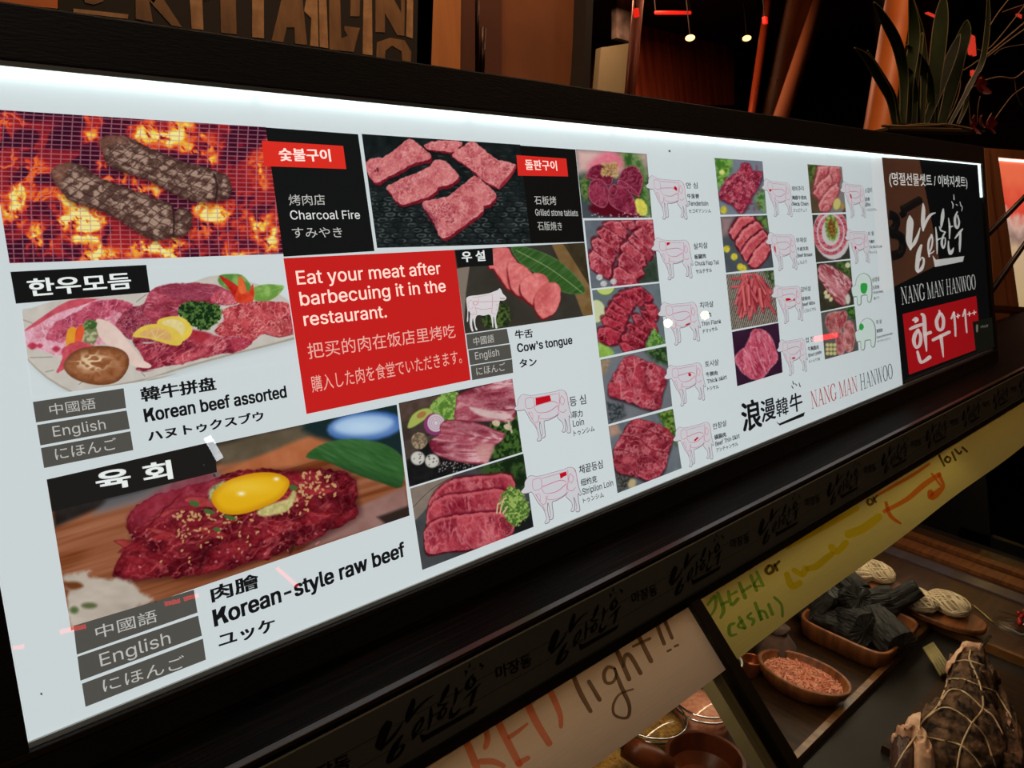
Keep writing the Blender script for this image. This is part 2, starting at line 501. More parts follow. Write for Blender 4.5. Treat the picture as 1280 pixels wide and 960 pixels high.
# sloping display deck
SL = math.radians(16); DS = 1.2
D0 = CAM + DS * (np.array([1.245, 0.6526, CAM_Z - 0.654]) - CAM)
AV = np.array([0, math.cos(SL), math.sin(SL)]); AN = np.array([0, -math.sin(SL), math.cos(SL)])
def DP(u, v, h=0.0):
    """deck coordinates (x, up-slope, height over the deck) -> world"""
    u, v, h = np.broadcast_arrays(np.asarray(u, float), np.asarray(v, float), np.asarray(h, float))
    P = D0 + v[..., None] * AV + h[..., None] * AN
    P[..., 0] = u
    return P
def dk(view, pts, h=0.0):
    """deck coordinates of photo points lying h over the deck"""
    q = px(view, pts)
    P = at_plane(q[..., 0], q[..., 1], D0 + AN * h, AN)
    return np.stack([P[..., 0], (P - D0) @ AV], -1)
M_slate = mat('dark_slate_deck', (34, 31, 29), rough=0.6, spec=0.2, col2=(46, 43, 40), nscale=6, bump=0.1)
DXE = 2.50
MB().obox(DP(CX0, -0.44, -0.02), [DXE - CX0, 0, 0], AV * 0.86, AN * 0.02).build('display_deck', M_slate, case)
MB().box((CX0, 1.19, 0.0), (CX1, 1.21, LEDGE_Z - 0.031)).build('back_panel', M_blk, case)
MB().box((DXE, 0.72, 0.5), (DXE + 0.02, 1.189, LEDGE_Z - 0.031)).build('end_panel', M_blk, case)
MB().obox(DP(DXE, -0.44, -0.02), [0.02, 0, 0], AV * 0.46, AN * 0.05).build('end_panel', M_blk, case)
MB().box((CX0, 0.36, 0), (CX1, 1.189, 0.50), 0.004).build('base_cabinet', M_blk, case)
MB().box((CX0, 0.34, 0.50), (CX1, 0.375, 0.56), 0.003).build('lower_rail', M_blk, case)
MB().box((CX0, 0.376, 0.50), (CX1, 1.189, 0.52)).build('cabinet_top', M_blk, case)
M_lamp = mat('warm_lamp_tube', (255, 220, 150), emit=(255, 200, 96), estr=5)
MB().tube([(CX0 + .2, FASC_Y + 0.05, FZ0 - 0.012), (3.4, FASC_Y + 0.05, FZ0 - 0.012)], 0.006, 10).build('lamp_tube', M_lamp, case)
area_lamp('case_lamp', (0.75, FASC_Y + 0.05, FZ0 - 0.025), 2.6, 3.6, (1.0, 0.86, 0.64), rot=(math.radians(-8), 0, 0), sy=0.02)
area_lamp('case_lamp', (2.2, FASC_Y + 0.10, FZ0 - 0.025), 1.2, 1.0, (1.0, 0.82, 0.60), rot=(math.radians(-8), 0, 0), sy=0.02)
# ================================================================== MENU LIGHT BOX
PANEL_Y = 0.8
SC_ = PANEL_Y
XL, XR = 0.2525 * SC_, 2.919
ZB, ZT = CAM_Z - 0.3915 * SC_, CAM_Z + 0.3115 * SC_
sign = empty('light_box_sign', (1.56, PANEL_Y + 0.06, ZB - 0.05), 'long black framed backlit menu board with meat photos standing on the counter ledge', 'sign')
M_black = mat('black_lacquered_wood', (34, 31, 27), rough=0.5, col2=(40, 36, 31), nscale=30, stretch=(1, 8, 8), bump=0.15, spec=0.35)
M_white = print_mat((219, 229, 231))
# housing: back tray and four frame bars
fo = 0.010                                                     # how far the frame stands in front of the panel
RT = ZT + 0.045                                                # top of the housing
MB().box((XL - 0.07, PANEL_Y - fo, ZT - 0.003), (XR + 0.033, PANEL_Y + 0.10, RT), 0.002).build('top_rail', M_black, sign)
MB().box((XL - 0.07, PANEL_Y - fo, LEDGE_Z), (XR + 0.033, PANEL_Y + 0.10, ZB - 0.002), 0.002).build('bottom_rail', M_black, sign)
MB().box((XR + 0.004, PANEL_Y - fo + 0.0005, ZB - 0.0022), (XR + 0.0325, PANEL_Y + 0.0995, ZT - 0.0028), 0.001).build('side_rail', M_black, sign)
MB().box((XL - 0.0695, PANEL_Y - fo + 0.0005, ZB - 0.0022), (XL - 0.001, PANEL_Y + 0.0995, ZT - 0.0028), 0.001).build('side_rail', M_black, sign)
MB().box((XL - 0.06, PANEL_Y + 0.012, ZB - 0.001), (XR + 0.003, PANEL_Y + 0.095, ZT - 0.004)).build('back_box', M_black, sign)
MB().box((XL, PANEL_Y, ZB - 0.001), (XR + 0.003, PANEL_Y + 0.006, ZT - 0.0035)).build('diffuser_panel', M_white, sign)
M_lip = mat('brushed_aluminium', (150, 145, 138), rough=0.4, metal=0.8)
M_liplo = mat('dark_bronze_edge', (58, 46, 34), rough=0.4, metal=0.3)
MB().box((XL, PANEL_Y - 0.004, ZB - 0.0015), (XR, PANEL_Y - 0.0005, ZB + 0.003)).build('lower_lip', mat('clear_edge', (190, 192, 185), rough=0.4), sign)
MB().box((XL - 0.03, PANEL_Y - fo - 0.001, ZB - 0.008), (XR + 0.02, PANEL_Y - fo - 0.0002, ZB - 0.0025)).build('trim_strip', M_liplo, sign)
MB().box((XL, PANEL_Y - fo + 0.0005, ZT - 0.0075), (XR, PANEL_Y - fo + 0.0025, ZT - 0.0032)).build('upper_lip', M_lip, sign)
M_led = mat('led_diffuser', (240, 250, 250), emit=(225, 255, 250), estr=2.6)
MB().box((XL, PANEL_Y - 0.0068, ZT - 0.0095), (XR, PANEL_Y - 0.002, ZT - 0.0036)).build('led_strip', M_led, sign)
MB().box((XR - 0.011, PANEL_Y - 0.0060, ZT - 0.105), (XR, PANEL_Y - 0.002, ZT - 0.0096)).build('led_strip', M_led, sign)
for i in range(9):                                             # the strip's own light
    w = (XR - XL) / 9
    area_lamp('led_strip_light', (XL + w * (i + 0.5), PANEL_Y - 0.0045, ZT - 0.0102), w * 0.98, 0.030, (0.86, 1.0, 0.97), rot=(math.radians(14), 0, 0), sy=0.003)
# ---------------------------------------------------------------- lettering
TEXTS = []
def T(view, s, bl, br, h, col=(22, 22, 22), bold=0.0, cap=None, label=None, layer=0.0012, parent=None, surf=None, z=None, name='lettering'):
    TEXTS.append(dict(view=view, s=s, bl=bl, br=br, h=h, col=col, bold=bold, label=label, layer=layer, parent=parent or sign, surf=surf, cap=cap, name=name))
def surf_panel(p, off):
    P = at_y(p[..., 0], p[..., 1], PANEL_Y)
    P[..., 1] -= off
    return P
try:                                                           # the sans-serif face that ships inside Blender itself
    SANS = bpy.data.fonts.load(bpy.utils.system_resource('DATAFILES') + '/fonts/Inter.woff2')
except Exception:
    SANS = None
def cap_height(font):
    cu = bpy.data.curves.new('probe', 'FONT'); cu.body = 'H'; cu.size = 1.0
    if font: cu.font = font
    o = bpy.data.objects.new('probe', cu); C.objects.link(o)
    bpy.context.view_layer.update()
    me = o.evaluated_get(bpy.context.evaluated_depsgraph_get()).to_mesh()
    h = (max(v.co.y for v in me.vertices), max(v.co.x for v in me.vertices))
    C.objects.unlink(o); bpy.data.objects.remove(o)
    return h
CAPH, CAPW = cap_height(SANS)
def make_texts():
    objs = []
    for t in TEXTS:
        cu = bpy.data.curves.new('txt', 'FONT')
        cu.body = t['s'].replace('K', 'H') if t['s'][0] == 'K' else t['s']; cu.size = 1.0
        if SANS and all(ord(ch) < 128 for ch in t['s']): cu.font = SANS
        cu.resolution_u = 3 if len(t['s']) > 8 else 4
        cu.fill_mode = 'FRONT' if hasattr(cu, 'fill_mode') else 'BOTH'
        o = bpy.data.objects.new('txt', cu); C.objects.link(o)
        objs.append(o)
    bpy.context.view_layer.update()
    dg = bpy.context.evaluated_depsgraph_get()
    for t, o in zip(TEXTS, objs):
        me = o.evaluated_get(dg).to_mesh()
        n = len(me.vertices)
        v = np.zeros(n * 3); me.vertices.foreach_get('co', v); v = v.reshape(-1, 3)
        f = [tuple(p.vertices) for p in me.polygons]
        o.evaluated_get(dg).to_mesh_clear()
        C.objects.unlink(o); bpy.data.objects.remove(o)
        if t['s'][0] == 'K':                                   # K drawn as its own outline in the cell of the first capital
            keep = v[:, 0] > CAPW + 0.02
            hv = v[~keep]; hx0, hx1, hh = hv[:, 0].min(), CAPW + 0.03, hv[:, 1].max()
            mp_ = np.cumsum(keep) - 1
            f = [tuple(int(mp_[i]) for i in q) for q in f if all(keep[i] for i in q)]
            v = v[keep]; k0 = len(v); st = 0.080; W_ = hx1 - hx0
            kv = [(0, 0), (st, 0), (st, 1), (0, 1), (st * .9, .33), (st * .9, .46), (W_ - .12, 1), (W_ - .02, 1), (.24, .62), (.31, .53), (W_ - .11, 0), (W_, 0)]
            v = np.concatenate([v, np.array([(hx0 + a, b * hh, 0) for a, b in kv])])
            f += [tuple(k0 + i for i in q) for q in ((0, 1, 2, 3), (4, 9, 7, 6, 5), (8, 10, 11, 9))]
        if t['bold'] > 0.001:                                  # heavier cut: the glyph spread by its stroke gain
            b = t['bold']; n0 = len(v); vs = [v]; fs = list(f)
            for j, (ox, oy) in enumerate(((b, b * .6), (-b, b * .6), (b, -b * .6), (-b, -b * .6))):
                vs.append(v + np.array([ox, oy, 0])); fs += [tuple(i + n0 * (j + 1) for i in q) for q in f]
            v = np.concatenate(vs); f = fs
        latin = all(ord(ch) < 128 for ch in t['s'])
        x0, x1 = v[:, 0].min(), v[:, 0].max()
        if latin: y0, y1 = 0.0, (t['cap'] or 1.0) * CAPH
        else: y0, y1 = v[:, 1].min(), v[:, 1].max()
        u = (v[:, 0] - x0) / (x1 - x0); w = (v[:, 1] - y0) / (y1 - y0)
        bl, br = np.array(t['bl'], float), np.array(t['br'], float)
        # "up" in the picture: the board's vertical at that spot
        q = px(t['view'], [bl, br, bl + np.array([0, -t['h']])])
        sf = t['surf'] or surf_panel
        if t['surf'] is None:
            P0 = sf(q[0], 0); P1 = sf(q[1], 0)
            up = sf(q[2], 0); hgt = up[2] - P0[2]
            A = P0 + u[:, None] * (P1 - P0) + w[:, None] * np.array([0, 0, hgt])
            A[:, 1] -= t['layer']
        else:
            A = t['surf'](q, u, w, t['layer'])
        put(t['name'], A, f, print_mat(t['col']) if t['surf'] is None else t['col'], t['parent'])
        if t['label']: C.objects[-1]['label'] = t['label']
BK, WH = (24, 24, 26), (222, 226, 224)
GREYT = (200, 200, 194)
T('c2', '숯불구이', (88, 188), (285, 190), 50, (250, 222, 214), 0.03)
T('c2', '烤肉店', (125, 357), (263, 355), 42, GREYT)
T('c2', 'Charcoal Fire', (130, 410), (395, 408), 34, (214, 216, 212), 0.004)
T('c2', 'すみやき', (138, 480), (328, 478), 40, GREYT)
T('c2', '돌판구이', (1025, 221), (1146, 225), 40, (250, 222, 214), 0.02)
T('c2', '石板烤', (1060, 353), (1143, 355), 34, GREYT)
T('c2', 'Grilled stone tablets', (1063, 395), (1225, 397), 25, (214, 216, 212))
T('c2', '石版焼き', (1072, 451), (1165, 452), 34, GREYT)
PK = (250, 218, 206)
T('c2', 'Eat your meat after', (155, 658), (703, 617), 52, PK, 0.009)
T('c2', 'barbecuing it in the', (168, 738), (722, 684), 52, PK, 0.009)
T('c2', 'restaurant.', (182, 815), (497, 782), 50, PK, 0.009)
T('c5', '把买的肉在饭店里烤吃', (138, 455), (698, 372), 62, (248, 190, 176), -0.002)
T('c5', '購入した肉を食堂でいただきます。', (152, 582), (722, 470), 64, (248, 190, 176), -0.002)
T('c5', '우 설', (722, 86), (812, 80), 42, WH, 0.03)
T('c5', '中國語', (767, 403), (845, 390), 32, GREYT)
T('c5', 'English', (773, 456), (864, 440), 28, GREYT)
T('c5', 'にほんご', (778, 516), (888, 496), 32, GREYT)
T('c5', '牛舌', (925, 378), (993, 371), 34, BK, 0.03)
T('c5', "Cow's tongue", (933, 428), (1143, 395), 32, BK, 0.022)
T('c5', 'タン', (942, 487), (1008, 478), 32, BK, 0.028)
T('c5', '등 심', (1133, 635), (1195, 624), 38, BK, 0.01)
T('c5', '菲力', (1142, 680), (1182, 672), 27, BK, 0.02)
T('c5', 'Loin', (1145, 712), (1187, 703), 25, BK, 0.008)
T('c5', 'トゥンシム', (1148, 748), (1227, 728), 22, BK, 0.015)
T('c6', '채끝등심', (917, 538), (1028, 508), 42, BK, 0.014)
T('c6', '纽约克', (925, 594), (1001, 574), 34, BK, 0.02)
T('c6', 'Striplion Loin', (932, 635), (1076, 590), 30, BK, 0.008)
T('c6', 'トゥンシム', (935, 675), (1032, 645), 26, BK, 0.012)
T('c3', '한우모듬', (115, 228), (527, 195), 72, WH, 0.028)
T('c3', '中國語', (200, 702), (383, 674), 46, GREYT)
T('c3', 'English', (213, 787), (422, 756), 42, GREYT)
T('c3', 'にほんご', (222, 880), (468, 835), 50, GREYT)
T('c3', '韓牛拼盘', (565, 650), (865, 600), 60, BK, 0.034)
T('c3', 'Korean beef assorted', (578, 728), (1146, 628), 52, BK, 0.024)
T('c3', 'ハヌトゥクスブウ', (592, 808), (1055, 722), 46, BK, 0.034)
T('c4', '육 회', (216, 308), (470, 262), 70, WH, 0.034)
T('c4', '中國語', (214, 797), (417, 738), 46, GREYT)
T('c4', 'English', (228, 888), (461, 810), 44, GREYT)
T('c4', 'にほんご', (238, 973), (510, 889), 46, GREYT)
T('c4', '肉膾', (598, 676), (757, 625), 56, BK, 0.03)
T('c4', 'Korean-style raw beef', (606, 755), (1243, 518), 56, BK, 0.026)
T('c4', 'ユッケ', (622, 828), (812, 768), 50, BK, 0.03)
def cap4(v, rows):
    for s, bl, br, h, b in rows: T(v, s, bl, br, h, (30, 32, 36), b + 0.014)
cap4('c7', [('안 심', (838, 350), (915, 350), 40, 0.0), ('牛里脊', (845, 418), (925, 418), 32, 0.016), ('Tenderloin', (850, 465), (985, 465), 30, 0), ('セゴギアンシム', (855, 515), (1003, 512), 28, 0),
            ('살치살', (888, 757), (982, 748), 42, 0.0), ('板腱肉', (893, 823), (970, 815), 32, 0.016), ('Chuck Flap Tail', (897, 865), (1057, 855), 28, 0), ('サルチサル', (903, 920), (1010, 907), 28, 0.01)])
cap4('c8', [('치마살', (930, 243), (1021, 233), 42, 0.0), ('牛腩肉', (935, 306), (1005, 298), 32, 0.01), ('Thin Flank', (940, 362), (1071, 340), 28, 0), ('チマッサル', (947, 412), (1048, 390), 28, 0.01),
            ('토시살', (965, 636), (1056, 620), 42, 0.0), ('牛脾肉', (970, 700), (1047, 687), 32, 0.014), ('Thick skirt', (977, 745), (1108, 712), 28, 0), ('トシサル', (980, 792), (1055, 776), 26, 0.01)])
cap4('B1', [('안창살', (910, 412), (1002, 385), 42, 0.0), ('橫膈肉', (920, 480), (997, 458), 34, 0.014), ('Beef Thin Skirt', (927, 522), (1088, 465), 30, 0), ('アンチャンサル', (932, 564), (1077, 518), 28, 0.004)])
cap4('B2', [('제비추리', (582, 316), (662, 312), 34, 0.0), ('胸腹牛排肉', (585, 372), (680, 372), 28, 0.012), ('Neck Chain', (588, 411), (693, 411), 24, 0.006), ('ジェビチュリ', (592, 455), (683, 452), 24, 0),
            ('부채살', (612, 660), (682, 653), 34, 0.0), ('牛肩叉肉', (618, 717), (692, 708), 28, 0.012), ('Beef Brisket', (620, 755), (720, 747), 22, 0.006), ('しもふり', (623, 805), (683, 795), 24, 0),
            ('소갈비', (1070, 328), (1117, 324), 34, 0.0), ('肋骨', (1072, 382), (1102, 380), 26, 0.012), ('Ribs', (1075, 415), (1107, 413), 22, 0.006), ('ソカルビチム', (1080, 450), (1150, 445), 20, 0),
            ('차 돌', (1090, 615), (1130, 609), 30, 0.0), ('牛胸肉', (1097, 665), (1132, 660), 24, 0.012), ('The ribs of a cow', (1100, 696), (1185, 690), 18, 0.004), ('チャドル', (1105, 737), (1152, 730), 20, 0)])
cap4('B3', [('갈비살', (643, 188), (710, 178), 34, 0.0), ('排骨肉', (648, 248), (705, 239), 28, 0.012), ('Beef Ribs', (650, 283), (737, 267), 22, 0.006), ('ソゴルビサル', (655, 328), (745, 308), 24, 0),
            ('업 진', (675, 527), (727, 514), 36, 0.0), ('牛胸腹肉', (690, 582), (762, 568), 30, 0.012), ('Short plate', (692, 622), (780, 595), 22, 0.006), ('ルトゥバラ肉', (695, 663), (770, 643), 24, 0.004),
            ('삼겹살', (1118, 122), (1168, 111), 30, 0.0), ('五花肉', (1122, 171), (1165, 163), 24, 0.012), ('Pork belly', (1127, 200), (1192, 188), 16, 0.004), ('豚バラ', (1130, 241), (1165, 233), 20, 0),
            ('목 살', (1145, 405), (1182, 395), 30, 0.0), ('猪颈肉', (1148, 461), (1188, 452), 26, 0.012), ('Cowl pork shoulder', (1150, 497), (1255, 468), 15, 0.004), ('サブサブユリ', (1152, 527), (1240, 503), 17, 0)])
T('B4', '(명절선물셋트 / 이바지셋트)', (203, 346), (826, 362), 122, (206, 208, 204), 0.012)
T('R', '+', (650, 255), (697, 242), 46, (226, 200, 196), 0.02, cap=0.6)
T('R', '+', (772, 232), (822, 218), 46, (226, 200, 196), 0.01, cap=0.6)
T('R', '+', (826, 218), (875, 204), 46, (226, 200, 196), 0.01, cap=0.6)

# ---------------------------------------------------------------- flat coloured fields
def field(view, quad, col, label, name='colour_field', off=0.0008):
    q = px(view, quad)
    P = at_y(q[:, 0], q[:, 1], PANEL_Y); P[:, 1] -= off
    o = put(name, P, [tuple(range(len(P)))[::-1]], print_mat(col), sign)
    o['label'] = label
    return o
DK = (22, 24, 24)
field('px', [(331.5, 159.5), (447, 168), (467.6, 314), (354, 321)], DK, 'black caption field of the charcoal fire dish')
field('c2', [(20, 110), (330, 130), (342, 218), (30, 207)], (232, 50, 38), 'red name tag on the charcoal fire caption', off=0.001)
field('c2', [(1003, 128), (1215, 143), (1250, 495), (1045, 502)], (20, 20, 19), 'black caption field of the stone plate dish')
field('c2', [(990, 165), (1180, 178), (1187, 246), (996, 243)], (226, 46, 38), 'red name tag on the stone plate caption', off=0.001)
field('c5', [(42, 70), (693, 38), (755, 533), (130, 663)], (208, 36, 34), 'large red notice field about eating in the restaurant')
field('c5', [(695, 38), (838, 30), (842, 97), (706, 105)], DK, 'black name tag of the tongue photo', off=0.001)
GR = (88, 86, 80)
for q in ([(738, 360), (893, 338), (903, 393), (744, 417)], [(746, 420), (905, 397), (912, 451), (753, 477)], [(755, 480), (913, 454), (917, 506), (761, 534)]):
    field('c5', q, GR, 'grey language bar below the tongue photo', 'language_bar')
field('c3', [(40, 128), (583, 100), (598, 210), (62, 255)], DK, 'black name tag above the assorted beef plate', off=0.001)
for q in ([(130, 648), (493, 593), (503, 672), (143, 730)], [(147, 740), (505, 682), (518, 755), (160, 822)], [(162, 832), (520, 765), (532, 840), (175, 912)]):
    field('c3', q, GR, 'grey language bar below the assorted beef plate', 'language_bar')
field('c4', [(48, 265), (604, 138), (615, 240), (66, 372)], (32, 31, 29), 'black name tag of the raw beef photo', off=0.001)
for q in ([(137, 752), (538, 632), (550, 708), (148, 848)], [(150, 855), (552, 718), (565, 785), (160, 935)], [(165, 945), (568, 795), (578, 865), (177, 1022)]):
    field('c4', q, GR, 'grey language bar below the raw beef photo', 'language_bar', off=0.001)
field('px', [(1102, 197), (1222.5, 203.5), (1243, 436), (1128, 481)], (17, 17, 17), 'black field with the white brush logo')
field('B5', [(305, 465), (895, 319), (935, 735), (357, 950)], (176, 22, 28), 'red field below the brush logo', off=0.001)
M_stk = None
o = field('R', [(795, 285), (1010, 237), (1034, 560), (830, 602)], (20, 20, 15), 'small black maker sticker in the lower right corner', 'sticker', off=0.0095)

T('B5', '(주)낭만', (905, 582), (965, 572), 24, (120, 118, 110), 0.0, layer=0.0100)
field('B5', [(866, 560), (874, 545), (883, 558), (882, 600), (874, 615), (867, 602)], (104, 100, 86), 'small crest on the black sticker', 'sticker_crest', off=0.0100)
# ---------------------------------------------------------------- brush strokes
def stroke_mesh(pts, k=5, rmin=0.004):
    """(x, y, half width) points -> ribbon outline vertices and faces"""
    P = np.asarray(pts, float)
    if len(P) > 2: P = curve(P, k, False)
    v, f = [], []
    n = len(P)
    for i in range(n):
        t = P[min(i + 1, n - 1), :2] - P[max(i - 1, 0), :2]; t /= (np.linalg.norm(t) + 1e-9)
        nr = np.array([-t[1], t[0]]) * max(P[i, 2], rmin)
        v += [P[i, :2] + nr, P[i, :2] - nr]
        if i: f.append((2 * i - 2, 2 * i - 1, 2 * i + 1, 2 * i))
    for (e, s) in ((0, -1), (n - 1, 1)):                       # rounded ends
        t = P[e, :2] - P[e - 1 if e else 1, :2]
        t /= (np.linalg.norm(t) + 1e-9); nr = np.array([-t[1], t[0]]); r = max(P[e, 2], rmin)
        b = len(v)
        for a in np.linspace(-math.pi / 2, math.pi / 2, 7):
            v.append(P[e, :2] + r * (math.cos(a) * t + math.sin(a) * nr))
        f.append(tuple(range(b, b + 7)))
    return np.array(v), f
def strokes(lst):
    V, F = [], []
    for s in lst:
        v, f = (np.array(s[1], float), [tuple(range(len(s[1])))]) if s[0] == 'poly' else stroke_mesh(s)
        F += [tuple(i + len(V) for i in q) for q in f]; V += list(v)
    return np.array(V), F
def front(P, F, n=(0, -1, 0)):
    """turn faces so that they look towards n"""
    out = []
    n = np.asarray(n, float)
    for q in F:
        a = np.zeros(3)
        for i in range(1, len(q) - 1):
            a += np.cross(P[q[i]] - P[q[0]], P[q[i + 1]] - P[q[0]])
        out.append(q if a @ n > 0 else q[::-1])
    return out
def on_panel(view, lst, col, name, label=None, off=0.0012, parent=None):
    V, F = strokes(lst)
    q = px(view, V)
    P = at_y(q[:, 0], q[:, 1], PANEL_Y); P[:, 1] -= off
    o = put(name, P, front(P, F), print_mat(col), parent or sign)
    if label: o['label'] = label
    return o
LOGO = [[(292, 318, 6), (297, 380, 33), (290, 480, 33), (286, 570, 30), (301, 655, 9)], [(301, 648, 9), (342, 585, 18), (375, 510, 12), (396, 438, 4)],
        [(426, 198, 6), (430, 260, 18), (424, 380, 20), (427, 465, 9)], [(430, 445, 10), (468, 355, 14), (508, 305, 12), (548, 290, 5)],
        [(408, 615, 12), (383, 690, 22), (370, 790, 22), (366, 855, 18), (376, 882, 9)], [(376, 880, 9), (408, 852, 17), (430, 800, 11), (432, 752, 11), (412, 735, 6), (396, 765, 6)],
        [(515, 512, 7), (488, 560, 12), (477, 640, 10), (488, 725, 8)], [(508, 508, 8), (521, 560, 8), (508, 640, 9), (485, 695, 8), (512, 690, 6), (538, 668, 4)],
        [(552, 435, 5), (561, 520, 9), (566, 620, 9), (566, 700, 4)], [(566, 560, 8), (602, 545, 6)],
        [(628, 252, 7), (622, 320, 18), (612, 400, 12), (604, 440, 6)], [(588, 428, 4), (606, 465, 8), (652, 482, 4)],
        [(645, 482, 7), (620, 540, 10), (614, 600, 12), (630, 642, 9), (648, 595, 7), (646, 540, 5), (622, 545, 5)],
        [(680, 342, 4), (692, 430, 10), (690, 548, 5)], [(692, 432, 8), (722, 422, 5)], [(680, 572, 5), (681, 640, 10), (697, 695, 16), (718, 670, 14), (731, 640, 5)],
        [(768, 278, 6), (746, 340, 12), (750, 415, 12), (770, 440, 10), (787, 385, 9), (772, 318, 7)], [(745, 545, 5), (788, 490, 12), (820, 452, 7)], [(800, 490, 10), (795, 600, 12), (793, 678, 5)],
        ['poly', [(520, 712), (555, 758), (838, 722), (824, 776), (545, 830)]],
        [(733, 108, 3), (737, 158, 5)], [(712, 177, 4), (726, 208, 5), (722, 243, 3)], [(755, 205, 3), (772, 214, 3)], [(795, 180, 3), (805, 216, 5), (818, 232, 4), (813, 270, 3)]]
on_panel('L', LOGO, (206, 208, 204), 'brush_logo', 'white brush lettering logo on the black field')
HAN = [[(180, 262, 10), (210, 258, 30), (228, 262, 16), (205, 290, 8)], [(150, 360, 14), (205, 335, 18), (275, 312, 16)], [(235, 372, 18), (200, 430, 22), (190, 500, 20), (215, 560, 16), (255, 530, 18), (265, 440, 18), (245, 385, 14)],
       [(275, 200, 14), (300, 230, 20), (310, 400, 22), (328, 600, 8)], [(315, 420, 16), (370, 398, 18)], [(230, 610, 14), (255, 700, 18), (278, 725, 14), (360, 670, 22)],
       [(468, 160, 10), (475, 200, 14)], [(470, 195, 18), (438, 270, 20), (450, 350, 18), (478, 372, 16), (508, 340, 18), (512, 250, 18), (488, 195, 16)], [(400, 480, 16), (480, 440, 18), (575, 395, 18)], [(485, 440, 20), (500, 560, 14), (512, 665, 6)],
       [(600, 245, 10), (628, 180, 12)], [(628, 185, 12), (640, 320, 12), (645, 438, 9)], [(725, 218, 9), (748, 150, 10)], [(748, 150, 10), (758, 290, 10), (768, 398, 8)]]
for a_, b_ in ((0, 6), (6, 10), (10, 12), (12, 14)):
    on_panel('R', HAN[a_:b_], (222, 200, 196), 'brush_letter', 'white brush lettering on the red field')
# serif capitals built from strokes: unit cell x 0..w, y 0 (base)..1
def serif(ch):
    t, b, s = 0.035, 0.085, 0.02
    def bar(x, w, y0=0, y1=1): return ['poly', [(x - w / 2, y0), (x + w / 2, y0), (x + w / 2, y1), (x - w / 2, y1)]]
    def dg(x0, y0, x1, y1, w): return ['poly', [(x0 - w / 2, y0), (x0 + w / 2, y0), (x1 + w / 2, y1), (x1 - w / 2, y1)]]
    def sf(x, y, w=0.13): return ['poly', [(x - w, y), (x + w, y), (x + w, y + 0.035), (x - w, y + 0.035)]]
    def arc(cx, rx, a0, a1, wt, wb):
        P = []
        for a in np.linspace(a0, a1, 22):
            P.append((cx + rx * math.cos(a), 0.5 + 0.5 * math.sin(a), wb / 2 * abs(math.cos(a)) + wt / 2))
        return P
    if ch == 'N': return 0.86, [bar(.16, t), dg(.16, .98, .70, 0, b * 1.25), bar(.70, t), sf(.16, 0), sf(.70, .965), sf(.12, .965, .1)]
    if ch == 'A': return 0.80, [dg(.12, 0, .40, 1, t), dg(.68, 0, .40, 1, b * 1.25), ['poly', [(.2, .32), (.6, .32), (.6, .36), (.2, .36)]], sf(.12, 0, .11), sf(.68, 0, .11)]
    if ch == 'G': return 0.84, [arc(.42, .33, 0.7, 5.5, t, b), bar(.70, b, 0.06, .42), sf(.70, .40, .13), bar(.70, t, .68, .96)]
    if ch == 'M': return 1.02, [bar(.14, t), dg(.15, 1, .50, 0, b * 1.2), dg(.50, 0, .84, 1, t), bar(.86, b), sf(.14, 0, .11), sf(.86, 0, .13), sf(.12, .965, .09), sf(.88, .965, .1)]
    if ch == 'H': return 0.90, [bar(.20, b), bar(.70, b), ['poly', [(.2, .49), (.7, .49), (.7, .53), (.2, .53)]], sf(.20, 0), sf(.70, 0), sf(.20, .965), sf(.70, .965)]
    if ch == 'W': return 1.08, [dg(.10, 1, .32, 0, b * 1.2), dg(.32, 0, .54, 1, t), dg(.50, 1, .74, 0, b * 1.2), dg(.74, 0, .97, 1, t), sf(.10, .965, .1), sf(.52, .965, .1), sf(.97, .965, .09)]
    if ch == 'O': return 0.84, [arc(.42, .33, 0, 2 * math.pi, t, b)]
    return 0.34, []
def serif_text(view, s, bl, br, h, cols, label, name='serif_lettering', gap=0.0):
    x = 0; items = []
    for ch in s:
        w, st = serif(ch)
        if st: items.append((x, st, len(items)))
        x += w + gap
    tot = x
    q = px(view, [bl, br, (bl[0], bl[1] - h), (br[0], br[1] - h)])
    P = at_y(q[:, 0], q[:, 1], PANEL_Y)
    hz = P[2, 2] - P[0, 2]
    k = 0
    for col, cnt in cols:
        for x0, st, i in items[k:k + cnt]:
            V, F = strokes(st)
            V = V + np.array([x0, 0])
            A = P[0] + (V[:, :1] / tot) * (P[1] - P[0]) + V[:, 1:2] * np.array([0, 0, hz]); A[:, 1] -= 0.0012
            o = put(name, A, front(A, F), print_mat(col), sign); o['label'] = label
        k += cnt
serif_text('B5', 'NANG MAN HANWOO', (298, 390), (894, 262), 140, [((206, 208, 204), 13)], 'white serif lettering below the brush logo')
serif_text('B6', 'NANG MAN HANWOO', (520, 418), (987, 240), 102, [((178, 42, 52), 7), ((34, 34, 36), 6)], 'red and black serif lettering at the foot of the panel')
T('B6', '浪', (128, 556), (240, 520), 180, BK, 0.028)
T('B6', '漫', (236, 500), (318, 470), 130, BK, 0.02)
T('B6', '韓', (322, 468), (390, 444), 108, BK, 0.014)
T('B6', '牛', (400, 448), (472, 420), 112, BK, 0.02)
on_panel('B6', [['poly', [(315, 488), (336, 500), (482, 434), (476, 458), (338, 512)]], [(412, 258, 2), (417, 275, 3)], [(406, 285, 2), (414, 298, 3)], [(425, 272, 2), (436, 282, 3)], [(448, 268, 2), (455, 290, 3)]], (26, 26, 28), 'brush_underline')

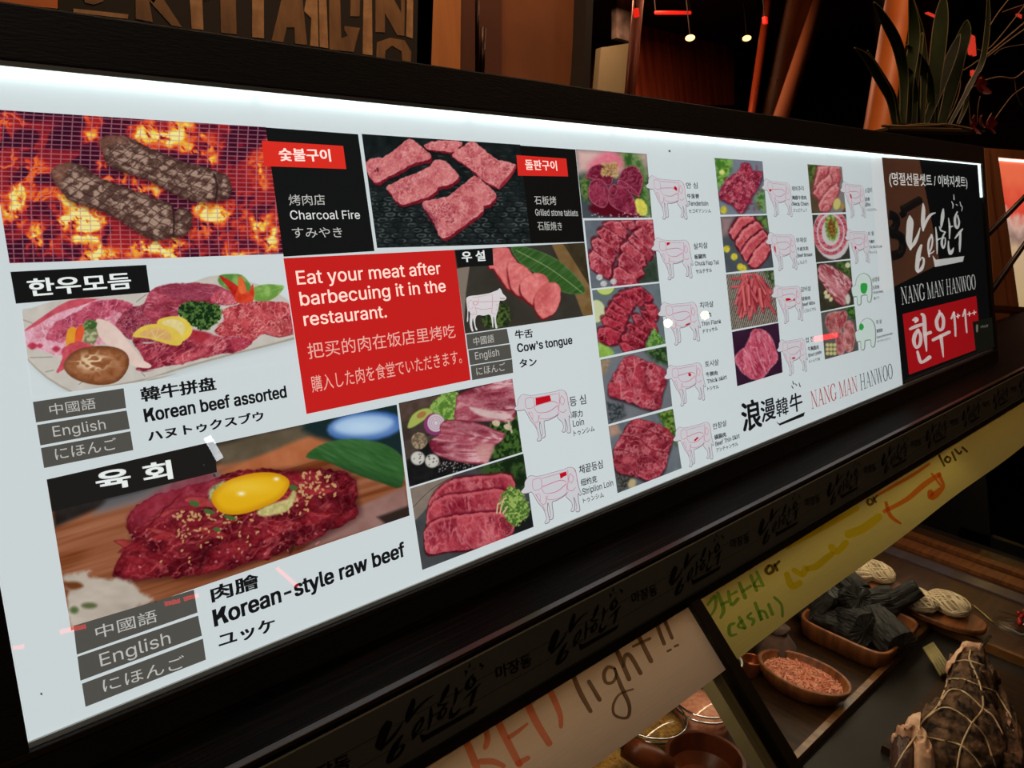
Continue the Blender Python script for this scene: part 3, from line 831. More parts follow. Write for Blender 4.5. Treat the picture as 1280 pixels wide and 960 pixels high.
# ---------------------------------------------------------------- cow and pig diagrams
COW_OUT = [(72, 405), (120, 345), (125, 270), (175, 195), (215, 175), (290, 185), (390, 172), (500, 140), (700, 85), (780, 52), (850, 62), (885, 120), (905, 240), (935, 370), (965, 440), (950, 468), (925, 430), (920, 480),
           (925, 560), (945, 690), (905, 712), (890, 690), (905, 640), (880, 540), (850, 490), (870, 600), (860, 690), (830, 708), (815, 690), (838, 640), (820, 560), (740, 480), (780, 410), (700, 480), (600, 540), (530, 570), (540, 700), (545, 800),
           (510, 830), (490, 815), (510, 760), (480, 600), (460, 590), (465, 720), (490, 850), (440, 890), (425, 870), (450, 820), (425, 720), (390, 650), (320, 570), (270, 480), (225, 415), (190, 425), (110, 440), (75, 425)]
COW_IN = [[(240, 240, 4), (350, 212, 4), (375, 350, 4), (268, 392, 4), (238, 330, 4), (240, 240, 4)], [(375, 215, 4), (600, 150, 4), (745, 110, 3)], [(375, 345, 6), (640, 245, 6), (745, 265, 5)], [(380, 370, 4), (430, 440, 4), (600, 410, 6), (745, 295, 6)],
          [(470, 470, 3), (460, 530, 4), (600, 520, 4), (740, 440, 3), (750, 320, 4)], [(800, 140, 4), (780, 230, 4), (820, 285, 4), (850, 200, 4), (800, 140, 4)], [(765, 90, 4), (770, 260, 5), (760, 370, 4), (830, 400, 5), (880, 350, 4)],
          [(320, 440, 3), (300, 470, 3), (350, 550, 3), (350, 470, 3), (320, 440, 3)], [(280, 450, 4), (380, 600, 4), (440, 570, 5), (440, 480, 4)], [(860, 70, 5), (895, 150, 5), (905, 260, 4)], [(385, 620, 4), (430, 700, 4)]]
def diagram(o1, o2, cut, label, k=1.0, flip=False):
    """cow between photo pixels o1 (muzzle) and o2 (rump); reference muzzle (72,405), rump (905,240) of the enlarged look"""
    ref = px('cow', [(72, 405), (905, 240)])
    R = at_y(ref[:, 0], ref[:, 1], PANEL_Y)
    Q = np.array(o1 + o2, float).reshape(2, 2)
    D = at_y(Q[:, 0], Q[:, 1], PANEL_Y)
    sc = abs(D[1, 0] - D[0, 0]) / (R[1, 0] - R[0, 0])
    def mp(V, off):
        q = px('cow', V); P = at_y(q[:, 0], q[:, 1], PANEL_Y)
        A = np.zeros_like(P)
        A[:, 0] = D[0, 0] + (P[:, 0] - R[0, 0]) * sc * (-1 if flip else 1)
        A[:, 2] = D[0, 2] + (P[:, 2] - R[0, 2]) * sc * k
        A[:, 1] = PANEL_Y - off
        return A
    body = curve(COW_OUT, 3)
    c = body.mean(0)
    n = len(body)
    ring = [(x + 3, y + 2, 8) for x, y in body] + [(body[0][0] + 3, body[0][1] + 2, 8)]
    V, F = stroke_mesh(ring, 1); V = mp(V, 0.0010)
    o = put('cow_diagram', V, front(V, F), print_mat((120, 108, 116)), sign)
    o['label'] = label
    F = [tuple(range(n))]
    V = mp(body, 0.0012)
    put('cow_body', V, front(V, F), print_mat((216, 216, 221)), o)
    V, F = strokes(COW_IN); P = mp(V, 0.0014)
    put('cut_outlines', P, front(P, F), print_mat((206, 128, 150)), o)
    V, F = strokes(cut); P = mp(V, 0.0016)
    put('marked_cut', P, front(P, F), print_mat((200, 16, 34)), o)
def patch(*p): return [['poly', list(p)]]
LOINCUT = patch((395, 215), (620, 150), (640, 235), (400, 330))
diagram((642.5, 510), (708.5, 498), LOINCUT, 'cow outline with a large red loin, right of the loin photo')
diagram((651, 613.8), (720.4, 600), patch((640, 145), (740, 112), (750, 165), (700, 190), (655, 220)), 'cow outline with a small red striploin, right of the striploin photo')
sp = lambda x, y, r: patch((x - r, y - r * .6), (x + r * .2, y - r), (x + r, y - r * .2), (x + r * .6, y + r), (x - r * .7, y + r * .8))
diagram((807, 232), (854.5, 231), sp(700, 230, 38), 'cow outline beside the tenderloin photo')
diagram((814, 310), (861.5, 312), patch((390, 220), (450, 190), (470, 215), (400, 270)), 'cow outline beside the chuck flap photo')
diagram((822, 392), (870, 382), patch((640, 480), (730, 430), (740, 450), (660, 500)), 'cow outline beside the thin flank photo')
diagram((830, 471), (876.5, 458), sp(620, 290, 34), 'cow outline beside the thick skirt photo')
diagram((841, 549), (887, 534), patch((520, 400), (600, 330), (640, 340), (560, 410)), 'cow outline beside the thin skirt photo')
diagram((952, 234), (987, 236), patch((270, 380), (350, 350), (330, 400), (290, 430)), 'cow outline beside the neck chain photo')
diagram((957, 302), (993, 301), patch((290, 400), (330, 440), (350, 560), (300, 520)), 'cow outline beside the brisket photo')
diagram((964, 369), (1000, 363), patch((460, 380), (560, 350), (640, 370), (560, 400), (470, 430)) + patch((680, 340), (730, 320), (720, 370), (680, 380)), 'cow outline beside the beef ribs photo')
diagram((971, 437), (1005, 426), patch((500, 500), (600, 470), (590, 510), (520, 530)), 'cow outline beside the short plate photo')
diagram((1050, 237), (1079, 238), patch((400, 380), (450, 380), (470, 470), (420, 470)), 'cow outline beside the pale marbled rib photo')
diagram((1056, 297), (1084, 296), patch((400, 500), (470, 500), (460, 560), (410, 560)), 'cow outline beside the round platter photo')
# the tongue cow looks right
TC = [(190, 760), (200, 580), (178, 370), (195, 320), (260, 295), (400, 280), (600, 245), (690, 212), (760, 185), (790, 155), (820, 180), (850, 250), (915, 320), (900, 365), (840, 385), (795, 390), (770, 540), (735, 650), (725, 760), (752, 880), (715, 880),
      (690, 700), (675, 690), (680, 860), (660, 865), (620, 650), (500, 660), (390, 650), (345, 720), (350, 850), (385, 915), (350, 920), (310, 760), (300, 700), (285, 790), (295, 890), (315, 940), (275, 940), (240, 790), (250, 620), (215, 580), (212, 750)]
TC_IN = [[(230, 540, 3), (205, 440, 4), (260, 370, 4), (300, 430, 3), (290, 520, 4), (230, 540, 3)], [(300, 430, 6), (340, 390, 7), (395, 420, 7), (350, 465, 7), (300, 430, 6)], [(395, 405, 6), (640, 400, 6), (780, 395, 5)], [(330, 510, 6), (480, 545, 6), (640, 520, 6)],
         [(650, 260, 5), (660, 400, 6), (645, 600, 5)], [(290, 330, 4), (410, 310, 4), (630, 270, 3)], [(405, 320, 4), (405, 385, 4)], [(330, 510, 5), (370, 600, 5), (340, 650, 4)], [(720, 470, 4), (760, 450, 4), (745, 550, 4), (720, 540, 4)], [(250, 620, 5), (300, 650, 5), (320, 600, 4)], [(640, 610, 5), (720, 630, 4)]]
def tongue_cow():
    body = curve(TC, 3)
    q = px('tcow', body); V = at_y(q[:, 0], q[:, 1], PANEL_Y); V[:, 1] -= 0.0012
    o = put('cow_diagram', V, front(V, [tuple(range(len(V)))]), print_mat((228, 224, 226)), sign)
    o['label'] = 'white cow outline facing right on the tongue photo'
    on_panel('tcow', TC_IN, (216, 160, 174), 'cut_outlines', off=0.0014, parent=o)
    on_panel('tcow', [[(800, 342, 6), (880, 345, 6)]], (170, 20, 40), 'marked_cut', off=0.0016, parent=o)
tongue_cow()
def pig(dx, dy, spot, label, k=1.0):
    out = [(225, 350), (210, 260), (250, 230), (270, 150), (330, 105), (390, 130), (420, 200), (425, 330), (410, 410), (385, 400), (380, 340), (350, 335), (310, 350), (305, 430), (275, 440), (270, 360), (250, 350)]
    b = curve([(x * k + dx, y * k + dy) for x, y in out], 3)
    V, F = stroke_mesh([(x + 3, y + 2, 8) for x, y in b] + [(b[0][0] + 3, b[0][1] + 2, 8)], 1)
    q = px('pig', V); V = at_y(q[:, 0], q[:, 1], PANEL_Y); V[:, 1] -= 0.001
    o = put('pig_diagram', V, front(V, F), print_mat((128, 140, 134)), sign); o['label'] = label
    q = px('pig', b); V = at_y(q[:, 0], q[:, 1], PANEL_Y); V[:, 1] -= 0.0012
    put('pig_body', V, front(V, [tuple(range(len(V)))]), print_mat((212, 230, 222)), o)
    on_panel('pig', [['poly', list(map(tuple, curve(spot, 3)))]], (52, 168, 74), 'marked_cut', off=0.0014, parent=o)
pig(0, 0, [(305, 225), (345, 208), (378, 225), (375, 290), (350, 325), (310, 305)], 'green marked pig outline beside the pork belly photo')
pig(40, 490, [(290, 670), (318, 648), (342, 685), (320, 722), (292, 712)], 'green marked pig outline beside the pork shoulder photo')
# ================================================================== PRINTED FOOD PHOTOGRAPHS
WALLC = (219, 229, 231)
def A3(c): return np.array(c, float)
# --- 1 two grilled cuts on a mesh over burning charcoal
def fire(x, y, d):
    w = fbm(x / 130, y / 110, 2, 3); w2 = fbm(x / 150, y / 120, 8, 3)
    n = fbm(x / 105 + w * 3.4, y / 120 + w2 * 3.4, 4, 4)
    r = 1 - np.abs(2 * n - 1) * 3.0
    m = sst(0.38, 0.62, fbm(x / 260, y / 200, 13, 2))
    big = sst(.42, .62, fbm((x + y * .3) / 95 + w * 2, y / 80, 31, 3))
    heat = np.clip(0.10 + 0.26 * big + 0.10 * fbm(x / 40, y / 40, 36, 2) + 0.26 * sst(0.35, 1, r) * m * big, 0, 1)
    x2 = x + (fbm(x / 60, y / 60, 91, 3) - .5) * 190; y2 = y + (fbm(x / 60, y / 60, 97, 3) - .5) * 150
    for (cx, cy, rx, ry, a) in HOT:
        heat = heat + 1.15 * a * np.exp(-((x2 - cx) / rx) ** 2 - ((y2 - cy) / ry) ** 2) * sst(0.26, 0.6, fbm((x + y) / 42, (y - x) / 24, 51, 3) + 0.10)
    t = np.array([0.12, 0.3, 0.45, 0.58, 0.72, 0.85, 1.0])
    cs = np.array([(52, 14, 36), (96, 20, 40), (168, 34, 36), (226, 74, 36), (248, 138, 38), (254, 206, 66), (255, 244, 150)], float)
    h = np.clip(heat, 0.12, 1.0)
    return np.stack([np.interp(h, t, cs[:, i]) for i in range(3)], -1)
HOT = [(700, 380, 110, 70, .6), (830, 350, 100, 50, .45), (890, 450, 80, 40, .55), (410, 410, 40, 40, .4), (60, 710, 70, 60, .6), (330, 720, 90, 50, .6), (350, 770, 80, 30, .45), (650, 620, 50, 40, .55), (520, 580, 70, 25, .5), (930, 740, 80, 60, .6),
       (1190, 810, 50, 60, .6), (1140, 540, 40, 50, .5), (380, 880, 90, 40, .5), (170, 830, 30, 90, .45), (420, 930, 80, 30, .4), (740, 885, 140, 25, .5), (900, 830, 80, 30, .4), (690, 880, 60, 60, .3), (1020, 920, 60, 20, .4), (1080, 700, 30, 60, .3), (620, 930, 60, 30, .3)]
p = Photo('c1', [(-71, 271), (1180, 352), (1258, 915), (42, 957)], fire, 0.72)
X, Y = p.X, p.Y
# wire mesh of the grill, two families of thin wires
def wires(u, per, wd):
    f = np.abs((u / per) % 1.0 - 0.5) * per
    return 1 - sst(wd * 0.5, wd * 1.6, per / 2 - f if False else f)
gu = X + (Y - 270) * 0.085 - 0.00006 * (Y - 270) ** 2 * 2
gv = Y - X * 0.058 * (1 - (Y - 270) / 620.0) + (Y - 270) * 0.0
mk = np.maximum(wires(gu, 43.5, 2.4), wires(gv, 21.5, 2.0))
p.rgb = mixc(p.rgb, (206, 140, 150), mk * 0.62)
def grilled(seed, ang, org):
    def f(x, y, d):
        ca, sa = math.cos(ang), math.sin(ang)
        u = ((x - org[0]) * ca + (y - org[1]) * sa); v = (-(x - org[0]) * sa + (y - org[1]) * ca)
        u2 = u + v * 0.5 + (fbm(x / 40, y / 40, seed, 2) - .5) * 22; v2 = v + (fbm(x / 40, y / 40, seed + 5, 2) - .5) * 22
        g = np.minimum(np.abs((u2 / 42) % 1 - .5) * 42, np.abs((v2 / 34) % 1 - .5) * 34)
        n = fbm(x / 22, y / 18, seed + 9, 4)
        c = A3((92, 66, 58)) + (A3((176, 146, 128)) - A3((92, 66, 58))) * sst(.35, .66, n)[..., None]
        c = mixc(c, (62, 40, 36), (1 - sst(1.0, 4.5, g)) * 0.65)
        return mixc(c, (58, 34, 32), (1 - sst(0, 30, d)) * 0.65)
    return f
s1 = [(230, 545), (275, 515), (350, 515), (440, 575), (560, 620), (680, 665), (755, 690), (775, 730), (800, 705), (850, 735), (850, 790), (815, 835), (740, 845), (690, 855), (610, 820), (500, 750), (400, 710), (310, 680), (270, 630), (235, 590)]
s2 = [(440, 410), (500, 388), (580, 400), (640, 435), (740, 475), (850, 515), (900, 525), (960, 545), (1010, 570), (1028, 620), (1015, 665), (965, 680), (890, 685), (800, 665), (700, 610), (620, 575), (520, 545), (465, 500), (455, 450)]
for s, sd, an, og in ((s2, 3, 0.42, (700, 560)), (s1, 6, 0.46, (560, 680))):
    p.poly(np.array(s) + np.array([4, 16]), (60, 12, 20), feather=5, alpha=0.45)
    p.poly(s, grilled(sd, an, og), feather=0.7, warp=5, wsc=18, seed=sd)
p.poly([(230, 545), (275, 515), (320, 515), (290, 560), (270, 600), (240, 590)], flat((138, 92, 76), 24, 12), feather=3, alpha=.7)
p.poly([(440, 410), (500, 388), (575, 400), (560, 420), (480, 430), (460, 470)], flat((128, 84, 70), 24, 12), feather=3, alpha=.7)
p.line([(765, 700), (772, 760), (770, 830)], 9, (50, 30, 30), .8); p.line([(950, 560), (965, 620), (955, 680)], 9, (50, 30, 30), .8)
p.build('printed photo of two charred cuts on a wire grill over flames', sign)

# --- 2 raw slices on a black stone plate
def plate(x, y, d):
    c = A3((24, 30, 31)) + ((fbm(x / 60, y / 60, 4, 3) - .5) * 26)[..., None]
    row = np.floor(y / 42); xx = (x + (row % 2) * 50 + row * 13) % 100 - 50; yy = y % 42 - 21
    r = np.sqrt((xx / 34) ** 2 + (yy / 13) ** 2)
    ring = np.exp(-((r - 1) / 0.22) ** 2) * sst(330, 640, y) * (0.25 + .9 * sst(.45, .7, fbm(x / 50, y / 50, 9, 2)))
    c = mixc(c, (112, 124, 124), np.clip(ring * .6, 0, 1))
    gl = np.exp(-((yy + 6) / 5) ** 2) * sst(-25, 0, xx) * sst(40, 10, xx) * (0.2 + .8 * sst(.4, .75, fbm(x / 70, y / 70, 12, 2))) * sst(80, 300, y) 
    return mixc(c, (110, 122, 122), np.clip(gl * .45, 0, 1))
p = Photo('d2', [(12, 48), (1280, 134), (1370, 925), (135, 960)], plate)
MT = lambda sd, **k: meat((214, 122, 124), (236, 168, 164), (186, 84, 92), sc=46, thr=.35, amt=.8, seed=sd, low=.45, **k)
def slab(pts, sd, th=(10, 26)):
    q = np.array(pts, float)
    p.poly(q + np.array([8, 26]), (6, 10, 10), feather=3, alpha=.6)
    p.poly(q + np.array(th) * .9, flat((116, 24, 38), 18, 16), feather=.7, warp=6, wsc=22, seed=sd)
    p.poly(q, MT(sd), feather=.6, warp=7, wsc=30, seed=sd, rim=((226, 138, 134), 10, .5))
slab([(515, 135), (620, 98), (810, 108), (790, 160), (740, 195), (620, 178), (545, 170)], 11, (6, 16))
slab([(45, 270), (110, 240), (190, 232), (300, 155), (385, 90), (450, 115), (520, 175), (565, 215), (550, 255), (420, 285), (300, 355), (215, 390), (140, 440), (80, 395), (50, 330)], 14)
slab([(735, 215), (820, 150), (905, 110), (1000, 185), (1110, 255), (1245, 295), (1210, 365), (1120, 470), (1110, 485), (1000, 430), (920, 360), (860, 310), (790, 265)], 17, (-4, 10))
p.poly([(1240, 300), (1245, 330), (1180, 430), (1115, 488), (1125, 450), (1205, 360)], flat((150, 44, 56), 20, 14), feather=1)
slab([(208, 475), (300, 420), (430, 365), (560, 305), (600, 258), (690, 270), (750, 335), (788, 390), (740, 440), (690, 465), (630, 470), (600, 515), (520, 560), (420, 590), (340, 612), (290, 590), (250, 530)], 19)
slab([(500, 595), (560, 575), (690, 550), (780, 490), (880, 405), (920, 385), (985, 430), (1060, 500), (1088, 545), (1040, 610), (985, 625), (985, 660), (910, 720), (800, 800), (720, 860), (660, 880), (620, 835), (590, 760), (540, 680), (505, 630)], 23)
p.poly([(500, 610), (540, 650), (620, 740), (610, 800), (560, 720), (510, 650)], flat((120, 28, 50), 30, 10), feather=5, alpha=.5)
p.specks(90, (540, 600, 760, 760), 6, (128, 40, 58), 3, .5); p.specks(70, (640, 560, 900, 800), 5, (170, 72, 80), 4, .4); p.specks(40, (250, 420, 420, 500), 6, (150, 66, 76), 5, .45); p.specks(60, (880, 250, 1140, 420), 6, (168, 66, 78), 6, .4); p.specks(30, (420, 400, 600, 520), 5, (176, 84, 88), 7, .4); p.specks(4, (110, 320, 150, 350), 9, (70, 20, 40), 6, .7)
p.build('printed photo of five raw marbled slices on a black stone plate', sign)

# --- 3 assorted beef on a plate, cut out on white
p = Photo('c3', [(70, 135), (1131, 88), (1190, 480), (128, 628)], A3(WALLC))
def V3(pts, v='d3'):
    q = px(v, pts); x0, y0, k = VW['c3']
    return np.stack([(q[:, 0] - x0) * k, (q[:, 1] - y0) * k], -1)
Pl = V3([(20, 330), (120, 290), (350, 220), (700, 190), (1000, 170), (1250, 140)]).tolist() + V3([(430, 130), (600, 90), (900, 160), (1150, 290), (1250, 520), (1190, 590), (700, 715), (250, 840), (0, 930)], 'd4').tolist() + V3([(1280, 800), (900, 880), (500, 950), (440, 950), (250, 840), (90, 690), (40, 600)]).tolist()
p.poly(np.array(Pl) + np.array([10, 16]), (150, 156, 156), feather=7, smooth=2, alpha=.35)
p.poly(np.array(Pl) + np.array([0, 7]), flat((168, 158, 140), 10), feather=1, smooth=2)
p.poly(Pl, flat((206, 200, 190), 10, 40), feather=1, smooth=2)
for ln in ([(20, 370), (130, 410)], [(110, 685), (290, 680)], [(235, 800), (300, 785)], [(500, 900), (530, 880)], [(960, 240), (1040, 180)], [(1000, 800), (1030, 835)]):
    p.line(V3(ln), 3, (110, 106, 104), .7)
mA = meat((206, 96, 112), (240, 190, 200), (172, 60, 80), sc=26, thr=.5, seed=31)
p.poly(V3([(65, 470), (200, 370), (400, 260), (620, 215), (860, 230), (960, 290), (900, 420), (780, 560), (560, 600), (380, 680), (250, 640), (100, 600), (45, 560)]), meat((232, 178, 194), (240, 208, 214), (214, 132, 150), sc=40, thr=.5, seed=33), feather=.7, warp=4)
p.poly(V3([(65, 470), (180, 380), (420, 230), (640, 215), (560, 255), (330, 330), (160, 430)]), flat((206, 84, 100), 20, 20), feather=1)
p.poly(V3([(260, 480), (330, 390), (470, 330), (620, 240), (800, 220), (930, 260), (920, 330), (780, 330), (700, 380), (560, 420), (420, 480), (380, 560), (250, 540)]), meat((198, 84, 108), (226, 150, 168), (160, 54, 78), sc=22, thr=.45, seed=35), feather=1.2, warp=6, wsc=18)
for c, r in (((130, 590), 40), ((190, 590), 26), ((320, 615), 34)): p.poly(V3([(c[0] - r, c[1]), (c[0], c[1] - r * .7), (c[0] + r, c[1]), (c[0], c[1] + r * .8)]), flat((190, 60, 84), 20, 10), feather=1.5)
p.poly(V3([(790, 420), (860, 330), (960, 270), (1080, 260), (1200, 300), (1290, 350), (1230, 480), (1100, 560), (900, 540), (840, 480)]), meat((164, 68, 86), (206, 128, 142), (116, 36, 56), sc=16, thr=.4, seed=37), feather=1, warp=4)
p.poly(V3([(10, 300), (60, 210), (170, 165), (400, 155), (560, 165), (700, 220), (745, 290), (720, 325), (600, 330), (500, 330), (300, 330), (260, 440), (100, 470), (0, 420)], 'd4'), meat((182, 74, 94), (216, 136, 146), (132, 40, 58), sc=24, thr=.5, seed=39, ang=.1, st=2.5), feather=1, warp=4)
p.poly(V3([(150, 175), (400, 165), (600, 185), (560, 260), (400, 290), (200, 260)], 'd4'), meat((158, 66, 88), (196, 110, 124), (140, 50, 72), sc=30, thr=.6, seed=41, ang=.15, st=3), feather=3)
p.poly(V3([(530, 290), (570, 220), (640, 215), (720, 260), (745, 300), (700, 325), (600, 320)], 'd4'), meat((206, 90, 104), (236, 190, 196), (170, 60, 76), sc=14, thr=.4, seed=43), feather=1)
p.poly(V3([(600, 95), (680, 80), (780, 88), (840, 150), (870, 230), (800, 250), (700, 220), (600, 160)], 'd4'), leafy((90, 140, 66), (140, 180, 96), 30), feather=.8)
p.poly(V3([(865, 200), (950, 165), (1050, 165), (1120, 180), (1070, 250), (980, 300), (880, 290)], 'd4'), leafy((112, 158, 70), (150, 190, 100), 40), feather=.8)
p.line(V3([(870, 250), (980, 225), (1110, 185)], 'd4'), 2, (170, 200, 120), .7)
p.poly(V3([(600, 95), (680, 130), (760, 190), (800, 260), (750, 300), (680, 200)], 'd4'), flat((190, 40, 30), 20, 20), feather=.6)
p.poly(V3([(760, 95), (800, 140), (830, 230), (870, 160), (870, 300), (740, 310), (730, 250), (750, 180)], 'd4'), flat((216, 66, 40), 24, 18), feather=.6)
p.poly(V3([(760, 98), (790, 130), (820, 220), (780, 240), (755, 200)], 'd4'), flat((236, 110, 60), 10), feather=.6)
p.poly(V3([(560, 540), (640, 440), (620, 380), (720, 330), (900, 300), (1100, 305), (1170, 340), (1200, 460), (1200, 550), (1080, 585), (960, 560), (900, 600), (820, 640), (760, 580), (640, 580)], 'd4'), meat((204, 82, 88), (238, 160, 156), (158, 44, 54), sc=22, thr=.35, seed=45), feather=.8, warp=5)
p.poly(V3([(970, 540), (1060, 460), (1195, 450), (1200, 548), (1080, 580)], 'd4'), meat((200, 90, 94), (236, 160, 160), (170, 60, 66), sc=18, thr=.35, seed=46), feather=1)
p.line(V3([(970, 560), (1080, 584), (1195, 560)], 'd4'), 5, (140, 50, 54), .6)
low = V3([(0, 640), (120, 620), (260, 610), (390, 540), (560, 580), (760, 580), (870, 620), (800, 680), (640, 720), (500, 740), (300, 800), (120, 830), (0, 860)], 'd4').tolist() + V3([(1100, 790), (1000, 800), (960, 770), (1020, 700), (930, 560), (1000, 530)]).tolist()
p.poly(low, meat((176, 60, 78), (216, 120, 130), (116, 26, 44), sc=26, thr=.45, seed=47, ang=-.5, st=2), feather=1, warp=5)
p.poly(V3([(330, 600), (480, 560), (620, 590), (660, 650), (600, 720), (420, 760), (250, 800), (280, 720), (420, 660)], 'd4'), meat((200, 84, 96), (232, 150, 152), (150, 44, 60), sc=20, thr=.35, seed=49, ang=-.4, st=2), feather=2)
p.poly(V3([(120, 560), (300, 520), (540, 560), (420, 640), (380, 590)], 'd4'), flat((172, 50, 62), 20, 20), feather=2)
# parsley, lemon, rolled radish, mushroom
p.poly(V3([(265, 350), (350, 305), (470, 300), (600, 335), (625, 400), (570, 480), (490, 530), (400, 500), (300, 430)], 'd4'), leafy((20, 46, 22), (92, 128, 62), 8), feather=.6, warp=9, wsc=10)
p.poly(V3([(100, 470), (180, 425), (300, 425), (380, 500), (370, 570), (290, 625), (180, 600)], 'd4'), flat((232, 206, 84), 10), feather=.6)
p.poly(V3([(140, 470), (220, 440), (310, 470), (320, 540), (270, 590), (200, 560)], 'd4'), flat((232, 214, 150), 14, 10), feather=.8)
p.poly(V3([(930, 515), (1000, 440), (1120, 415), (1240, 440), (1310, 490), (1330, 560), (1280, 590), (1150, 560), (1050, 530)]), flat((230, 200, 84), 8), feather=.6)
p.poly(V3([(985, 505), (1050, 460), (1140, 445), (1230, 490), (1240, 550), (1120, 530)]), flat((222, 178, 110), 14, 12), feather=.8)
for a in ((1080, 455), (1140, 450), (1200, 475)): p.line(V3([a, (1110, 535)]), 2, (240, 226, 180), .8)
p.poly(V3([(540, 430), (610, 395), (660, 420), (640, 560), (560, 580), (530, 520)]), leafy((120, 126, 80), (188, 186, 150), 12), feather=.8)
p.poly(V3([(640, 380), (720, 390), (810, 450), (900, 560), (1000, 690), (1080, 745), (1050, 770), (920, 745), (800, 640), (700, 560), (650, 480)]), flat((234, 208, 196), 12, 30), feather=.8)
p.poly(V3([(530, 440), (560, 390), (620, 385), (650, 410), (630, 450), (560, 470)]), leafy((60, 96, 50), (130, 150, 90), 9), feather=.8)
p.poly(V3([(400, 590), (410, 470), (450, 440), (480, 460), (470, 580)]), flat((232, 160, 50), 10), feather=.6)
p.poly(V3([(470, 580), (480, 460), (520, 430), (545, 460), (520, 560)]), flat((228, 90, 50), 16), feather=.6)
p.poly(V3([(370, 620), (480, 560), (620, 590), (500, 700), (360, 790), (320, 790), (370, 700)]), flat((206, 84, 96), 24, 14), feather=1, warp=5)
def shroom(x, y, d):
    c = A3((156, 98, 62)) + ((fbm(x / 26, y / 22, 6, 3) - .5) * 60)[..., None]
    st = 1 - np.abs(2 * fbm(x / 40, y / 26, 18, 2) - 1) * 3.2
    q = V3([(610, 720)])[0]
    near = np.exp(-((x - q[0]) / 62) ** 2 - ((y - q[1]) / 34) ** 2)
    c = mixc(c, (230, 200, 162), np.clip(sst(.0, .8, st) * near * 1.5, 0, 1))
    return mixc(c, (84, 44, 24), (1 - sst(0, 26, d)) * .5)
p.poly(V3([(380, 760), (420, 670), (520, 610), (680, 590), (820, 610), (895, 670), (895, 770), (820, 870), (700, 905), (560, 890), (440, 840)]), shroom, feather=.6)
p.build('printed cut-out photo of an assorted raw beef plate with mushroom, lemon and parsley', sign)

# --- 4 tongue slices
p = Photo('c5', [(693, 38), (1190, 10), (1222, 285), (735, 357)], flat((58, 54, 48), 8, 60))
p.poly([(700, 110), (752, 100), (738, 200), (730, 330), (716, 340)], (134, 122, 110), smooth=0)
p.poly([(1060, 8), (1105, 8), (1215, 180), (1222, 288), (1185, 290), (1150, 200)], flat((126, 98, 60), 16, 30), smooth=0)
p.poly([(1105, 8), (1192, 8), (1215, 130), (1212, 180)], flat((60, 52, 36), 10), smooth=0)
lf = lambda x, y, d: A3((58, 96, 44)) + ((fbm((x + y * 1.3) / 10, (y - x * .8) / 90, 4, 2) - .5) * 44)[..., None]
p.poly([(910, 28), (960, 25), (1060, 60), (1130, 110), (1190, 180), (1180, 205), (1110, 200), (1040, 150), (960, 100), (930, 70)], lf, feather=.7, rim=((150, 170, 120), 6, .3))
p.line([(930, 40), (1060, 110), (1180, 200)], 3, (170, 186, 130), .7)
tm = meat((226, 122, 120), (240, 150, 144), (208, 98, 98), sc=60, thr=.55, amt=.5, seed=5, low=.4)
for q in ([(838, 35), (890, 28), (915, 60), (950, 120), (935, 170), (905, 190), (870, 150), (845, 110), (825, 100)], [(900, 80), (960, 100), (990, 130), (1005, 175), (970, 215), (935, 210), (905, 170)], [(950, 150), (1000, 125), (1045, 140), (1050, 200), (1010, 250), (975, 235), (945, 200)], [(1000, 215), (1050, 165), (1090, 170), (1100, 215), (1080, 270), (1035, 298), (1005, 270)]):
    p.poly(np.array(q) + np.array([-3, 9]), (110, 30, 34), feather=1.6); p.poly(q, tm, feather=.6, warp=3, rim=((200, 84, 84), 7, .5))
p.poly([(795, 300), (830, 240), (870, 230), (900, 260), (905, 320), (860, 335), (810, 330)], leafy((30, 44, 24), (84, 104, 50), 10), feather=1.4, warp=8, wsc=12)
p.build('printed photo of pink tongue slices on a dark board with a leaf', sign)

# --- 5 raw beef with egg yolk
def board(x, y, d):
    u = x + y * .3; v = y + x * .30
    c = A3((138, 80, 50)) + ((fbm(u / 300, v / 16, 3, 3) - .5) * 76)[..., None]
    return mixc(c, (168, 108, 78), sst(.5, .8, fbm(u / 400, v / 50, 6, 2)) * .5)
p = Photo('c4', [(48, 265), (1215, 15), (1258, 385), (130, 768)], board)
p.poly([(40, 230), (1230, -10), (1240, 120), (930, 110), (640, 205), (330, 330), (200, 370), (75, 425), (60, 300)], flat((38, 34, 32), 16, 60), smooth=0, feather=5)
p.poly([(250, 330), (420, 285), (620, 235), (640, 275), (330, 350), (200, 385)], (112, 112, 116), smooth=0, feather=5, alpha=.8)
p.poly([(620, 150), (930, 75), (1000, 110), (850, 170), (640, 215)], flat((96, 84, 66), 14, 50), smooth=2, feather=6)
p.poly([(640, 240), (800, 170), (930, 120), (1010, 130), (930, 200), (700, 260)], flat((180, 106, 66), 12, 50), feather=4)
p.poly([(900, 100), (1000, 40), (1220, 0), (1240, 190), (1100, 170)], (26, 44, 46), feather=6)
blu = lambda x, y, d: mixc(np.zeros(x.shape + (3,)) + A3((52, 96, 170)), (200, 226, 246), np.exp(-((x - 1100) / 95) ** 2 - ((y - 90) / 30) ** 2))
p.ell(1110, 88, 128, 50, blu, -.1, feather=3)
p.ell(1105, 82, 100, 32, (190, 220, 246), -.1, feather=5, alpha=.75)
p.poly([(1080, 360), (1240, 290), (1262, 390), (980, 475), (900, 500)], flat((150, 112, 104), 14, 50), smooth=0, feather=3)
p.poly([(1150, 390), (1262, 350), (1262, 395), (1180, 415)], (50, 38, 34), smooth=0, feather=3)
lfx = lambda x, y, d: mixc(A3((56, 102, 52)) + ((fbm((x + y) / 60, (y - x * .5) / 9, 4, 2) - .5) * 30)[..., None], (26, 60, 30), sst(190, 300, y - (x - 1080) * .25))
